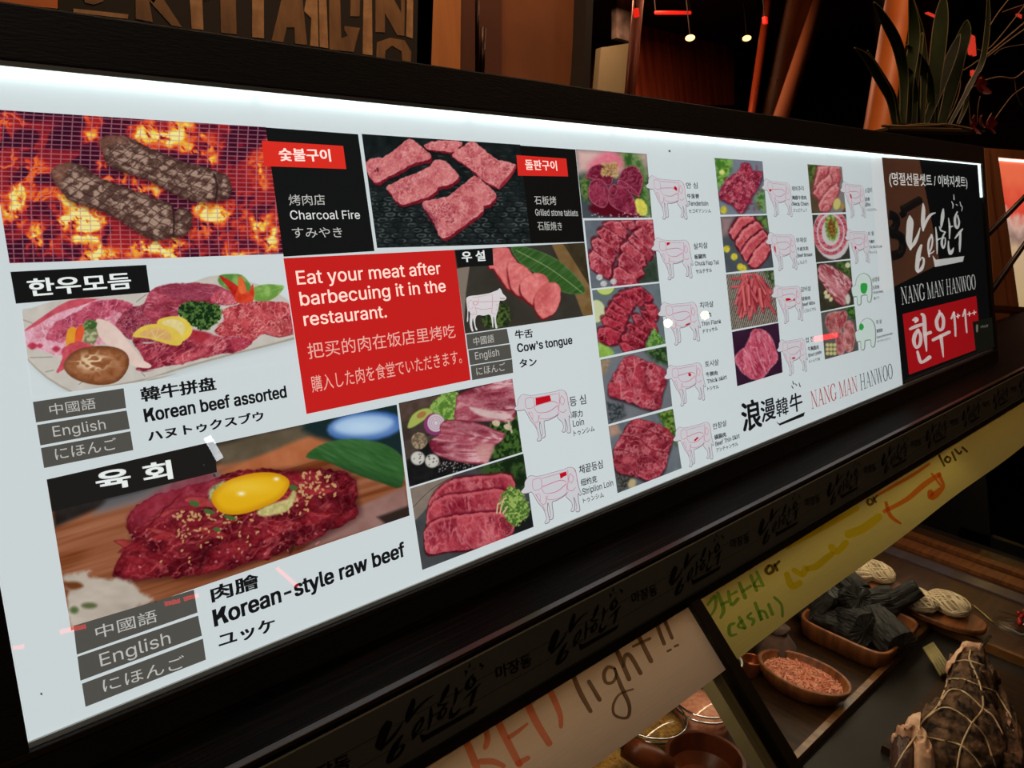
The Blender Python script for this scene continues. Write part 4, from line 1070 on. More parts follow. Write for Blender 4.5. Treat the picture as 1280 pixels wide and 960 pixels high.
p.poly([(912, 190), (960, 150), (1040, 130), (1130, 135), (1200, 160), (1235, 200), (1232, 290), (1160, 275), (1060, 240), (980, 205)], lfx, feather=1.4)
# cast and lumps of chopped beef
p.poly([(270, 590), (330, 470), (320, 390), (420, 330), (560, 290), (700, 240), (900, 230), (1060, 240), (1085, 320), (1095, 385), (1010, 440), (900, 500), (760, 540), (600, 590), (450, 600), (350, 610)], (40, 8, 12), feather=6, alpha=.5)
bm_ = meat((140, 34, 44), (196, 92, 92), (78, 12, 22), sc=38, thr=.55, amt=.6, seed=3, ang=-.35, st=1.7, low=.5)
p.poly([(275, 585), (300, 520), (330, 470), (315, 395), (370, 340), (470, 300), (560, 280), (700, 235), (860, 232), (1000, 235), (1070, 260), (1080, 310), (1070, 340), (1090, 380), (1030, 415), (960, 460), (870, 490), (780, 530), (660, 565), (560, 585), (430, 590), (340, 600)], bm_, feather=.8, warp=12, wsc=34, rim=((70, 10, 20), 20, .45))
p.poly([(330, 370), (480, 270), (600, 240), (620, 320), (500, 380), (350, 420)], flat((150, 50, 70), 30, 26), feather=6, alpha=.6)
rr = random.Random(5)
for i in range(46):                                            # separate shreds
    x = rr.uniform(310, 1040); y = 600 - (x - 300) * .33 - rr.uniform(20, 200)
    if y < 300 + max(0, 700 - x) * .15: continue
    a = rr.uniform(-.9, .3); L = rr.uniform(30, 80); w = rr.uniform(9, 20)
    ca, sa = math.cos(a), math.sin(a)
    P_ = [(x - L * ca, y - L * sa), (x - w * sa * .6, y - w * ca), (x + L * ca, y + L * sa), (x + w * sa * .6, y + w * ca)]
    col = rr.choice([(168, 50, 56), (126, 26, 38), (182, 70, 70), (146, 38, 48), (104, 20, 32)])
    p.poly(P_, flat(col, 22, 16, i), feather=1.4, warp=4, wsc=20, seed=i, alpha=.75, rim=((70, 10, 18), 7, .6))
p.line([(600, 480), (570, 520), (560, 560)], 8, (40, 8, 14), .6, 2); p.line([(860, 440), (870, 480), (860, 510)], 8, (40, 8, 14), .5, 2)
p.specks(60, (330, 420, 1040, 560), 3, (226, 150, 150), 11, .5, el=1.6)
for bx, n in (((890, 240, 1010, 330), 60), ((470, 370, 640, 400), 36), ((480, 400, 560, 470), 14), ((640, 380, 740, 420), 12), ((560, 420, 760, 500), 16), ((800, 330, 920, 380), 22), ((380, 450, 560, 560), 6)):
    p.specks(n, bx, 3.6, (208, 166, 112), n, .85, el=1.7)
p.poly([(590, 300), (640, 270), (660, 300), (600, 340)], leafy((110, 130, 80), (180, 180, 130), 10), feather=3)
p.poly([(750, 370), (800, 345), (850, 330), (870, 300), (880, 320), (850, 370), (770, 388)], flat((196, 186, 120), 30, 8), feather=2)
for q in ((540, 345, 18, 10), (870, 292, 16, 9), (660, 392, 22, 7), (616, 432, 14, 6), (590, 372, 20, 8)): p.ell(q[0], q[1], q[2], q[3], (74, 104, 52), .3, feather=1)
def yolk(x, y, d):
    c = mixc(np.zeros(x.shape + (3,)) + A3((236, 182, 26)), (196, 124, 10), (1 - sst(0, 26, d)) * .55)
    c = mixc(c, (246, 208, 70), np.exp(-((x - 720) / 90) ** 2 - ((y - 290) / 26) ** 2) * .7)
    c = mixc(c, (255, 250, 220), np.exp(-((x - 697) / 12) ** 2 - ((y - 312) / 7) ** 2))
    return mixc(c, (255, 250, 220), np.exp(-((x - 814) / 9) ** 2 - ((y - 263) / 6) ** 2))
p.poly([(598, 335), (610, 300), (660, 265), (740, 243), (810, 243), (852, 262), (855, 290), (825, 330), (760, 362), (690, 382), (630, 375)], yolk, feather=.7)
wh = lambda x, y, d: mixc(A3((190, 178, 164)) + ((fbm(x / 60, y / 30, 9, 2) - .5) * 30)[..., None], (120, 96, 70), sst(.62, .85, fbm(x / 80, y / 40, 19, 2)) * .4)
p.poly([(100, 590), (150, 575), (200, 568), (190, 590), (320, 600), (360, 640), (400, 670), (280, 720), (130, 760), (120, 640)], wh, feather=4, warp=8)
p.ell(190, 685, 26, 10, (70, 84, 40), 0, feather=3, alpha=.8); p.ell(140, 700, 14, 12, (60, 90, 40), 0, feather=3, alpha=.8)
p.poly([(105, 610), (150, 606), (170, 622), (130, 632)], (110, 62, 30), feather=3)
p.build('printed photo of chopped raw beef topped with a yellow egg yolk', sign)

# --- 6 loin
p = Photo('c6', [(68, 203), (603, 88), (650, 433), (118, 598)], flat((52, 44, 42), 8, 40))
for i, (y0, c) in enumerate(((150, (86, 68, 60)), (240, (66, 54, 50)), (330, (74, 62, 56)), (420, (54, 44, 40)), (520, (60, 50, 46)))):
    p.poly([(50, y0 + 60), (330, y0), (340, y0 + 70), (60, y0 + 150)], flat(c, 12, 30, i), smooth=0, feather=.8)
p.poly([(110, 480), (190, 400), (330, 350), (560, 400), (640, 420), (600, 460), (420, 520), (200, 570), (120, 590)], flat((26, 26, 27), 8, 20), smooth=2, feather=1.5)
p.poly([(500, 280), (650, 240), (660, 440), (480, 470)], leafy((24, 46, 20), (70, 104, 44), 12), smooth=0, feather=1)
p.poly([(215, 220), (270, 165), (345, 150), (360, 230), (330, 280), (260, 270)], leafy((86, 128, 50), (150, 186, 92), 12), feather=1, warp=8, wsc=14)
p.poly([(108, 315), (130, 260), (175, 230), (215, 228), (230, 250), (180, 290), (130, 320)], (170, 184, 90), feather=.7, rim=((90, 110, 50), 6, .8)); p.ell(175, 258, 24, 14, (170, 120, 70), -.5, feather=.8)
p.ell(236, 302, 50, 52, (140, 60, 110), 0, feather=.7); p.ell(243, 296, 40, 42, (212, 196, 204), 0, feather=.7)
for r in (32, 23, 14): p.ell(243, 296, r, r, (178, 150, 172), 0, feather=.4); p.ell(243, 296, r - 4, r - 4, (220, 206, 212), 0, feather=.4)
p.ell(165, 380, 38, 40, leafy((110, 92, 70), (168, 150, 122), 9), 0, feather=.7)
for cx, cy in ((158, 462), (225, 475)):
    p.ell(cx, cy, 34, 33, (208, 206, 196), 0, feather=.7, rim=((120, 116, 110), 8, .6)); p.specks(7, (cx - 22, cy - 22, cx + 22, cy + 22), 4, (50, 54, 60), cx, .8)
p.specks(60, (250, 480, 420, 530), 3, (170, 164, 158), 7, .7)
bf = lambda sd, st=4, an=-.25: meat((172, 84, 98), (226, 178, 182), (122, 36, 54), sc=40, thr=.05, amt=.95, seed=sd, ang=an, st=st)
p.poly([(335, 290), (338, 200), (352, 160), (480, 115), (604, 88), (620, 230), (600, 290), (520, 290), (420, 290)], bf(3, 3, -.1), feather=.7, rim=((100, 24, 40), 10, .5))
p.poly([(400, 220), (500, 240), (600, 260), (560, 282), (450, 262)], flat((216, 186, 184), 14), feather=2)
p.poly([(213, 405), (225, 370), (262, 345), (262, 310), (300, 282), (420, 290), (540, 335), (570, 350), (550, 385), (510, 410), (500, 450), (475, 492), (350, 480), (250, 450)], bf(7, 4, .12), feather=.7, rim=((96, 20, 36), 9, .6))
p.line([(265, 345), (380, 355), (500, 375)], 4, (100, 30, 46), .6, 1)
p.poly([(430, 410), (500, 395), (520, 410), (500, 460), (470, 488)], flat((206, 150, 146), 16), feather=2.5, alpha=.8)
for cx, cy in ((525, 300), (580, 318)): p.poly([(cx - 18, cy - 8), (cx + 2, cy - 18), (cx + 20, cy - 6), (cx + 12, cy + 12), (cx - 8, cy + 8)], flat((206, 186, 158), 20, 6), feather=.6)
p.line([(585, 290), (600, 340)], 9, (190, 180, 150))
p.build('printed photo of two thick loin blocks with onion, avocado and herbs', sign)

# --- 7 striploin
p = Photo('c6', [(122, 605), (655, 440), (703, 785), (179, 988)], flat((70, 72, 74), 12, 50))
p.poly([(110, 600), (330, 540), (180, 720), (140, 760)], flat((136, 122, 110), 12, 40), smooth=0, feather=1)
p.line([(130, 700), (220, 610), (330, 545)], 3, (80, 70, 62))
p.poly([(440, 505), (660, 430), (680, 620), (600, 600), (560, 560), (470, 540)], leafy((22, 40, 20), (56, 84, 40), 26), smooth=0, feather=6)
p.poly([(560, 800), (700, 700), (705, 790), (520, 860)], flat((30, 32, 32), 8), smooth=0, feather=4)
sm = lambda sd: meat((186, 70, 82), (222, 140, 142), (140, 34, 52), sc=38, thr=.25, amt=.6, seed=sd, ang=1.35, st=2.0)
for q, sd in (([(205, 700), (240, 620), (330, 560), (480, 545), (600, 545), (610, 640), (560, 680), (300, 760), (220, 770)], 3), ([(208, 800), (210, 700), (280, 640), (400, 625), (560, 610), (600, 690), (580, 760), (300, 820)], 5), ([(190, 870), (195, 790), (250, 750), (380, 725), (540, 715), (590, 745), (612, 790), (570, 840), (430, 890), (300, 900), (210, 915)], 9)):
    p.poly(np.array(q) + np.array([-2, 8]), (70, 12, 24), feather=2); p.poly(np.array(q) + np.array([2, -9]), (92, 14, 30), feather=2.2, alpha=.85); p.poly(q, sm(sd), feather=.8, warp=5, hi=((216, 110, 116), (-.2, -1), 10, .55))
p.poly([(540, 740), (590, 745), (605, 790), (575, 830), (550, 800)], meat((150, 44, 60), (214, 130, 130), (120, 30, 46), sc=18, seed=4), feather=1, rim=((220, 140, 140), 5, .7))
p.poly([(540, 670), (590, 595), (640, 620), (680, 680), (670, 740), (610, 785), (570, 740)], leafy((74, 110, 46), (160, 186, 96), 9), feather=.8, warp=12, wsc=10)
for q in ([(530, 720), (535, 680), (545, 675)], [(545, 720), (560, 660), (575, 650)], [(560, 720), (580, 690)]): p.line(q, 7, (212, 188, 142))
p.build('printed photo of three striploin slices with a frilly herb', sign)

# --- 8..12 left column
SLT = lambda c=(96, 106, 114): flat(c, 12, 60)
RD = lambda sd, base=(186, 74, 88), fat=(226, 146, 152), dark=(124, 28, 46), **k: meat(base, fat, dark, **{**dict(sc=50, thr=.3, amt=.7, seed=sd), **k})
p = Photo('c7', [(103, 88), (577, 120), (612, 545), (150, 548)], SLT((70, 78, 84)))
p.poly([(100, 85), (580, 115), (590, 260), (200, 240), (110, 250)], flat((222, 184, 176), 16, 50), smooth=0, feather=8)
p.poly([(380, 100), (500, 110), (560, 200), (600, 330), (610, 540), (540, 520), (420, 220)], leafy((50, 92, 40), (110, 140, 80), 40), feather=8)
p.poly([(120, 300), (190, 270), (230, 420), (150, 420)], leafy((40, 80, 36), (110, 130, 70), 30), feather=7)
p.poly([(200, 180), (300, 105), (390, 120), (420, 200), (330, 260), (200, 220)], flat((226, 120, 140), 14), feather=6)
tl = lambda sd: meat((150, 52, 78), (204, 116, 134), (110, 26, 50), sc=46, thr=.5, amt=.5, seed=sd)
p.poly([(190, 470), (330, 440), (520, 500), (530, 545), (260, 530)], (90, 14, 30), feather=3)
for q, sd in (([(172, 270), (210, 205), (290, 190), (350, 260), (330, 330), (220, 290)], 2), ([(400, 260), (430, 215), (500, 200), (545, 260), (550, 310), (520, 400), (440, 350), (385, 310)], 4), ([(380, 300), (420, 300), (500, 360), (530, 410), (470, 380), (400, 360)], 5), ([(190, 400), (200, 310), (260, 285), (310, 330), (325, 420), (290, 480), (220, 450)], 6), ([(330, 380), (400, 330), (460, 370), (520, 480), (510, 530), (400, 500), (330, 450)], 8), ([(325, 345), (360, 320), (385, 350), (360, 400), (325, 380)], 9)):
    p.poly(np.array(q) + np.array([0, 6]), (84, 12, 30), feather=2); p.poly(q, tl(sd), feather=.8, rim=((218, 130, 146), 9, .65))
p.specks(90, (280, 180, 385, 270), 7, (196, 172, 110), 3, .55, el=2.2); p.specks(40, (290, 190, 380, 260), 5, (150, 110, 70), 9, .6, el=2.2)
p.poly([(500, 430), (540, 420), (580, 470), (570, 530), (530, 530), (505, 480)], flat((218, 212, 90), 24, 14), feather=1.2, warp=5)
p.specks(30, (200, 515, 600, 545), 5, (200, 200, 200), 5, .6)
p.build('printed photo of folded dark red tenderloin slices with a yellow flower', sign)
p = Photo('c7', [(160, 563), (618, 557), (660, 970), (208, 1018)], SLT((104, 112, 120)))
p.poly([(560, 860), (640, 800), (665, 980), (500, 990)], flat((50, 64, 50), 14), smooth=0, feather=6)
def slice_row(pp, rows, mt, sh=(90, 16, 30), hi=(230, 136, 140), w=10, rim=.4):
    for i, q in enumerate(rows):
        pp.poly(np.array(q) + np.array([3, 9]), sh, feather=1.6, alpha=.9)
        pp.poly(np.array(q) + np.array([-6, -7]), sh, feather=1.4, alpha=.7)
        pp.poly(q, mt(i * 3 + 2), smooth=0, feather=.9, warp=7, wsc=22, seed=i, hi=(hi, (-.6, -.8), w, .6), rim=(sh, 6, rim))
CF = lambda sd: RD(sd, (190, 78, 90), (228, 148, 156), (140, 36, 52))
slice_row(p, [[(510, 560), (620, 555), (640, 760), (560, 680), (500, 600)], [(400, 565), (480, 560), (510, 610), (470, 640), (430, 600)], [(490, 640), (540, 610), (620, 720), (635, 780), (560, 740)], [(280, 590), (330, 565), (400, 570), (450, 640), (440, 690), (360, 660)],
              [(455, 680), (480, 655), (570, 730), (620, 790), (590, 830), (500, 780)], [(245, 640), (290, 605), (380, 660), (430, 720), (390, 780), (300, 720)], [(400, 740), (450, 700), (560, 800), (575, 860), (500, 880), (420, 820)], [(205, 700), (250, 670), (350, 740), (375, 800), (340, 870), (240, 800)],
              [(385, 820), (420, 770), (540, 870), (560, 920), (500, 960), (390, 900)], [(190, 790), (215, 760), (340, 850), (350, 920), (320, 955), (200, 880)], [(355, 890), (390, 870), (500, 940), (520, 990), (350, 1005)]], CF)
for q in ((262, 942), (290, 985), (355, 970)): p.ell(q[0], q[1], 22, 20, flat((196, 196, 196), 30, 8), 0, feather=1)
p.build('printed photo of chuck flap slices laid in two rows on slate', sign)
p = Photo('c8', [(212, 122), (662, 75), (703, 478), (262, 572)], SLT((104, 116, 122)))
p.ell(300, 95, 66, 62, (196, 210, 120), 0, feather=.8, rim=((70, 120, 50), 9, .9)); p.ell(240, 262, 62, 78, (206, 214, 170), 0, feather=.8, rim=((150, 160, 90), 9, .8))
p.poly([(255, 470), (300, 480), (360, 540), (300, 570), (262, 572)], flat((146, 186, 84), 20), feather=1.5)
slice_row(p, [[(480, 110), (540, 100), (620, 170), (590, 210), (520, 170)], [(430, 120), (480, 115), (560, 200), (540, 230), (480, 200)], [(390, 140), (430, 125), (500, 215), (480, 250), (420, 210)], [(350, 180), (400, 150), (480, 240), (470, 280), (390, 240)], [(320, 230), (350, 190), (460, 270), (450, 310), (370, 280)],
              [(300, 270), (320, 240), (450, 310), (440, 350), (340, 330)], [(270, 320), (300, 290), (430, 350), (430, 400), (330, 390)], [(248, 420), (260, 370), (330, 370), (410, 410), (400, 470), (330, 490), (260, 460)],
              [(560, 210), (630, 215), (660, 270), (640, 330), (590, 290)], [(530, 250), (580, 260), (640, 350), (650, 400), (600, 370)], [(480, 290), (530, 280), (600, 370), (590, 420), (510, 370)], [(440, 360), (480, 340), (580, 420), (560, 460), (470, 410)], [(410, 420), (450, 405), (560, 460), (565, 500), (480, 510), (410, 460)], [(395, 480), (430, 465), (500, 510), (430, 535)]],
          lambda sd: RD(sd, (172, 46, 64), (214, 110, 120), (106, 16, 32)), hi=(216, 96, 106))
p.poly([(570, 500), (620, 380), (650, 400), (690, 460), (700, 480), (600, 505)], leafy((70, 116, 50), (130, 170, 84), 12), feather=1, warp=10, wsc=12)
p.build('printed photo of thin flank strips with lime wedges', sign)
p = Photo('c8', [(268, 585), (708, 495), (747, 895), (320, 1016)], SLT((112, 116, 122)))
p.poly([(265, 590), (340, 575), (300, 680), (280, 700)], flat((150, 130, 104), 30, 12), smooth=0, feather=2)
p.poly([(560, 520), (710, 490), (725, 620), (640, 600)], leafy((30, 56, 28), (80, 110, 60), 20), smooth=0, feather=5)
p.poly([(310, 870), (420, 880), (440, 960), (330, 1010)], flat((70, 76, 80), 60, 12), smooth=0, feather=3)
tk = [(320, 770), (345, 700), (380, 640), (430, 570), (500, 560), (580, 590), (650, 620), (700, 650), (712, 720), (690, 790), (665, 900), (620, 920), (540, 900), (430, 860), (330, 830)]
p.poly(np.array(tk) + np.array([0, 12]), (30, 12, 20), feather=3, alpha=.8)
p.poly(tk, RD(7, (176, 56, 72), (222, 146, 150), (120, 24, 40), sc=50, thr=.1), feather=.8, warp=9, rim=((120, 20, 36), 9, .5))
p.line([(492, 580), (498, 640), (486, 690)], 7, (222, 130, 130), .8); p.line([(400, 730), (408, 840)], 7, (222, 130, 130), .7); p.line([(440, 690), (470, 760)], 6, (220, 130, 130), .6)
p.build('printed photo of a spread piece of thick skirt on slate', sign)
p = Photo('B1', [(215, 388), (645, 272), (703, 668), (275, 835)], SLT((106, 114, 120)))
p.poly([(215, 385), (270, 375), (300, 430), (230, 460)], flat((176, 140, 120), 14), smooth=0, feather=3)
p.poly([(540, 300), (650, 270), (670, 520), (610, 440)], leafy((50, 80, 30), (120, 150, 60), 16), smooth=0, feather=4)
p.poly([(265, 690), (360, 700), (400, 770), (280, 830)], flat((70, 70, 66), 60, 10), smooth=0, feather=3); p.ell(372, 770, 26, 34, (190, 170, 130), .4, feather=2)
tk = [(245, 620), (250, 540), (300, 450), (350, 360), (420, 340), (540, 370), (630, 420), (640, 500), (615, 580), (580, 700), (480, 755), (400, 720), (270, 690)]
p.poly(np.array(tk) + np.array([0, 14]), (30, 12, 20), feather=3, alpha=.8)
p.poly(tk, RD(12, (172, 62, 76), (216, 132, 138), (118, 28, 42), sc=46, thr=.2), feather=.8, warp=10, rim=((110, 20, 34), 9, .5))
for q in ([(300, 450), (420, 470), (500, 540), (610, 560)], [(340, 390), (440, 400), (540, 440), (630, 470)], [(260, 540), (360, 560), (420, 600)], [(410, 610), (480, 600), (560, 650), (580, 690)], [(400, 620), (410, 700)]): p.line(q, 6, (110, 22, 36), .7, 1); p.line(np.array(q) + [0, -9], 4, (224, 136, 138), .5, 1)
p.build('printed photo of a folded piece of thin skirt on slate', sign)

# --- 13..16 middle column
p = Photo('B2', [(68, 93), (388, 115), (417, 465), (107, 472)], SLT((120, 128, 140)))
p.poly([(68, 93), (190, 100), (180, 180), (130, 260), (90, 300)], leafy((70, 120, 40), (130, 180, 80), 22), smooth=0, feather=4)
p.ell(118, 188, 18, 16, (226, 224, 130), 0, feather=1.5)
p.poly([(340, 350), (400, 290), (415, 460), (350, 420)], leafy((60, 110, 50), (120, 160, 90), 22), smooth=0, feather=5)
p.ell(130, 440, 22, 26, flat((200, 190, 60), 40, 8), 0, feather=1.2)
nk = [(92, 330), (150, 240), (230, 180), (250, 125), (300, 130), (320, 175), (380, 180), (388, 220), (350, 300), (310, 360), (280, 430), (240, 465), (200, 420), (180, 400), (110, 370)]
p.poly(np.array(nk) + np.array([4, 10]), (30, 10, 22), feather=3, alpha=.7)
p.poly(nk, RD(3, (184, 64, 84), (236, 156, 164), (110, 20, 44), sc=20, thr=.25, amt=.7), feather=.8, warp=8, rim=((110, 16, 40), 9, .5))
p.specks(40, (120, 150, 370, 440), 9, (150, 30, 56), 5, .35, el=1.8)
p.build('printed photo of a mound of chopped neck chain', sign)
p = Photo('B2', [(107, 485), (420, 475), (463, 823), (145, 858)], SLT((76, 84, 90)))
p.poly([(107, 485), (200, 482), (160, 600), (120, 620)], flat((150, 122, 122), 12), smooth=0, feather=5); p.poly([(340, 480), (420, 475), (430, 580), (400, 570)], leafy((50, 84, 40), (110, 140, 70), 16), smooth=0, feather=4)
slice_row(p, [[(165, 590), (230, 485), (330, 480), (340, 510), (250, 560), (200, 640)], [(205, 650), (260, 570), (350, 510), (390, 560), (310, 620), (240, 720)], [(245, 720), (300, 640), (390, 570), (430, 620), (350, 690), (280, 780)], [(290, 800), (340, 710), (420, 630), (445, 700), (400, 780), (340, 830)]], lambda sd: RD(sd, (206, 92, 98), (228, 130, 134), (180, 66, 76)), hi=(240, 150, 150), w=12)
for q in ((150, 700), (200, 752), (240, 820), (262, 830)): p.ell(q[0], q[1], 22, 24, flat((206, 192, 60), 40, 9), 0, feather=1.2)
p.build('printed photo of fanned brisket slices with yellow flowers', sign)
p = Photo('B3', [(145, 70), (463, 40), (492, 385), (183, 440)], flat((150, 140, 126), 20, 20))
X, Y = p.X, p.Y
p.rgb = mixc(p.rgb, (60, 56, 52), (((X + Y * .3) / 14) % 1 > .55) * .8)
p.poly([(400, 45), (465, 40), (475, 170), (430, 110)], leafy((40, 66, 36), (120, 130, 90), 16), smooth=0, feather=3)
rr = random.Random(9)
for i in range(64):                                            # strips radiating downwards
    t = i / 63
    a = rr.uniform(-1.9, 1.0) if i < 20 else rr.uniform(-.5, .75)
    x0 = 310 + rr.uniform(-60, 70); y0 = rr.uniform(70, 170)
    L = rr.uniform(110, 230) if abs(a) < 1 else rr.uniform(70, 130)
    x1 = x0 + math.sin(a) * L * .8; y1 = y0 + math.cos(a) * L
    x1 = min(max(x1, 165), 478)
    p.line([(x0 + 4, y0 + 6), ((x0 + x1) / 2 + 8, (y0 + y1) / 2), (x1 + 4, y1 + 4)], 19, (120, 26, 40), .6, 1)
    p.line([(x0, y0), ((x0 + x1) / 2 + rr.uniform(-8, 8), (y0 + y1) / 2), (x1, y1)], 15, rr.choice([(206, 96, 98), (222, 116, 114), (192, 78, 84), (212, 104, 108)]), .95)
p.build('printed photo of beef rib meat cut in strips on a rack', sign)
p = Photo('B3', [(185, 453), (495, 392), (523, 722), (220, 815)], flat((54, 28, 50), 8, 60))
tk = [(205, 620), (235, 575), (280, 540), (320, 440), (380, 435), (440, 480), (480, 560), (490, 640), (440, 700), (380, 770), (320, 770), (250, 720), (215, 670)]
p.poly(tk, RD(5, (206, 90, 112), (240, 170, 184), (160, 44, 70), sc=26, thr=.15, amt=.7, ang=1.25, st=3), feather=1, warp=6, rim=((226, 150, 160), 12, .5))
for q in ([(300, 600), (320, 680), (350, 740)], [(350, 560), (370, 640), (400, 700)], [(400, 530), (430, 620), (440, 670)], [(260, 620), (280, 690)]): p.line(q, 7, (236, 166, 180), .7, 1)
p.build('printed photo of a marbled short plate piece on a purple ground', sign)

# --- 17..20 right column
p = Photo('B2', [(688, 135), (918, 152), (945, 455), (717, 462)], flat((88, 72, 52), 12, 30))
p.poly([(688, 135), (760, 140), (740, 250), (700, 260)], leafy((50, 70, 30), (100, 120, 60), 20), smooth=0, feather=5)
p.ell(880, 300, 90, 190, (150, 150, 156), .1, feather=2, alpha=.7)
slice_row(p, [[(760, 150), (840, 145), (850, 200), (770, 260), (730, 300)], [(840, 148), (895, 150), (910, 220), (880, 290), (830, 330), (820, 260)], [(725, 330), (760, 260), (840, 200), (850, 270), (780, 370)], [(765, 400), (800, 340), (880, 260), (905, 300), (870, 380), (820, 455), (775, 440)]], lambda sd: RD(sd, (206, 116, 118), (236, 176, 170), (176, 70, 80), sc=20, thr=.2), sh=(140, 60, 66), hi=(236, 170, 166))
p.ell(885, 400, 26, 40, (206, 196, 120), .2, feather=1, rim=((170, 160, 60), 8, .6)); p.ell(922, 415, 12, 20, (170, 140, 60), 0, feather=1)
p.build('printed photo of pale pink marbled rib slices with a lemon slice', sign)
p = Photo('B2', [(720, 473), (945, 467), (975, 765), (745, 790)], flat((62, 58, 52), 8))
p.ell(850, 600, 122, 172, (206, 200, 200), -.12, feather=1); 
rr = random.Random(3)
for ring, n, rx, ry in ((0, 34, 104, 140), (1, 26, 72, 100)):
    for i in range(n):
        a = 2 * math.pi * i / n
        cx, cy = 850 + rx * math.cos(a) - 6, 590 + ry * math.sin(a)
        p.ell(cx, cy, 22, 13, rr.choice([(186, 84, 96), (204, 110, 120), (168, 66, 82)]), a + 1.2, feather=.8, rim=((236, 200, 204), 5, .7))
p.ell(850, 560, 44, 90, leafy((90, 130, 50), (170, 190, 110), 12), -.1, feather=1.5); p.ell(850, 560, 26, 62, leafy((110, 70, 30), (160, 120, 60), 8), -.1, feather=1.5)
p.build('printed photo of a round white platter ringed with rolled beef', sign)
p = Photo('B3', [(748, -3), (975, -25), (1000, 270), (775, 318)], flat((58, 56, 44), 12, 20))
p.poly([(880, -20), (975, -25), (985, 90), (900, 50)], leafy((40, 70, 30), (90, 110, 60), 16), smooth=0, feather=3); p.ell(958, 8, 18, 18, (206, 210, 170), 0, feather=1)
for i, q in enumerate(([(755, 40), (790, 0), (860, 20), (950, 80), (985, 120), (960, 180), (900, 130), (800, 90)], [(758, 80), (800, 60), (900, 120), (960, 190), (950, 240), (880, 200), (800, 130)], [(790, 130), (850, 130), (920, 200), (945, 260), (925, 275), (870, 240)])):
    p.poly(np.array(q) + np.array([-2, 8]), (90, 30, 36), feather=2); p.poly(q, meat((196, 112, 120), (232, 190, 190), (140, 52, 60), sc=24, thr=.1, amt=.9, seed=i * 3 + 2, ang=.8, st=4), feather=1, warp=4)
for q in ((810, 190), (828, 215), (845, 235), (815, 215)): p.ell(q[0], q[1], 12, 16, (214, 206, 160), .4, feather=1)
p.ell(958, 235, 16, 34, (206, 204, 190), 0, feather=1.2)
p.build('printed photo of streaky pork belly slices', sign)
p = Photo('B3', [(778, 325), (1003, 280), (1030, 575), (805, 637)], flat((90, 88, 84), 12, 20))
p.poly([(940, 290), (1003, 280), (1010, 380), (970, 350)], leafy((30, 70, 30), (80, 130, 50), 14), smooth=0, feather=3)
for i, (q, b) in enumerate((([(810, 360), (850, 320), (920, 330), (920, 420), (900, 480), (850, 470), (815, 420)], (186, 110, 106)), ([(880, 330), (950, 320), (940, 400), (900, 440)], (170, 60, 70)), ([(935, 400), (980, 380), (1005, 450), (995, 560), (960, 590), (930, 540)], (196, 122, 122)), ([(880, 470), (930, 460), (945, 540), (920, 610), (885, 590)], (190, 110, 116)))):
    p.poly(q, meat(b, (226, 176, 166), (140, 60, 64), sc=22, thr=.2, amt=.7, seed=i * 5 + 1, ang=1.2, st=2), feather=1, warp=4, rim=((220, 180, 170), 8, .6))
for i in range(9): p.ell(822 + (i % 3) * 24, 540 + (i // 3) * 28, 14, 14, (206, 196, 140), .3, feather=1.2, rim=((110, 100, 50), 4, .7))
p.build('printed photo of thick pork shoulder steaks with garlic', sign)
# small dust marks and scuffs on the panel
sc_ = []
for x, y, r in ((267, 594, 2.2), (254, 581, 1.2), (51, 867, 1.6), (194, 752, 1.2), (836, 189, 1.5)):
    sc_.append(['poly', [(x - r, y - r * .5), (x + r * .6, y - r), (x + r, y + r), (x - r * .3, y + r * .8)]])
for q in sc_: on_panel('px', [q], (60, 62, 64), 'dust_mark', 'small dark dust mark on the white panel', off=0.0011)
make_texts()
# clear cover sheet over the print
MB().box((XL, PANEL_Y - 0.0090, ZB - 0.0015), (XR + 0.003, PANEL_Y - 0.0080, ZT - 0.0076)).build('cover_sheet', glass_sheet('acrylic_sheet', k=0.9), sign)
# ================================================================== FASCIA LETTERING
M_ink = mat('black_vinyl', (6, 5, 5), rough=0.5, spec=0.2)
def fasc(q, off=0.0008):
    P = at_y(q[..., 0], q[..., 1], FASC_Y); P[..., 1] -= off
    return P
V, F = strokes(LOGO)
q = px('L', V); LP = at_y(q[:, 0], q[:, 1], PANEL_Y)
aq = px('L', [(375, 882), (838, 722), (733, 105)]); A = at_y(aq[:, 0], aq[:, 1], PANEL_Y)
bq = np.array([(487.7, 952), (597, 882), (586.9, 828)]); B = at_y(bq[:, 0], bq[:, 1], FASC_Y)
Ma = np.stack([A[1] - A[0], A[2] - A[0]], 1)[[0, 2]]; Mb = np.stack([B[1] - B[0], B[2] - B[0]], 1)[[0, 2]]
T2 = Mb @ np.linalg.inv(Ma)
xy = (LP[:, [0, 2]] - A[0, [0, 2]]) @ T2.T + B[0, [0, 2]]
P = np.stack([xy[:, 0], np.full(len(xy), FASC_Y - 0.0008), xy[:, 1]], -1)
base_logo = put('brush_logo', P, front(P, F), M_ink, case)
base_logo['label'] = 'black brush lettering logo repeated along the fascia strip'
for i in range(-3, 12):
    if i == 0: continue
    o = base_logo.copy(); o.location.x += 0.2433 * i; C.objects.link(o)
TEXTS.clear()
def surf_f(q, u, w, layer):
    P = fasc(q, layer)
    A_ = P[0] + u[:, None] * (P[1] - P[0]) + w[:, None] * np.array([0, 0, P[2, 2] - P[0, 2]])
    A_[:, 1] = FASC_Y - layer
    return A_
T('k1', '마장동', (905, 338), (1072, 268), 66, M_ink, 0.012, surf=surf_f, layer=0.0008, parent=case, name='district_name')
make_texts()
tn = [o for o in C.objects if o.name == 'district_name'][0]
for i in range(-3, 12):
    if i == 0: continue
    o = tn.copy(); o.location.x += 0.2433 * i; C.objects.link(o)
M_hair = mat('hairline', (84, 78, 62), rough=0.4)
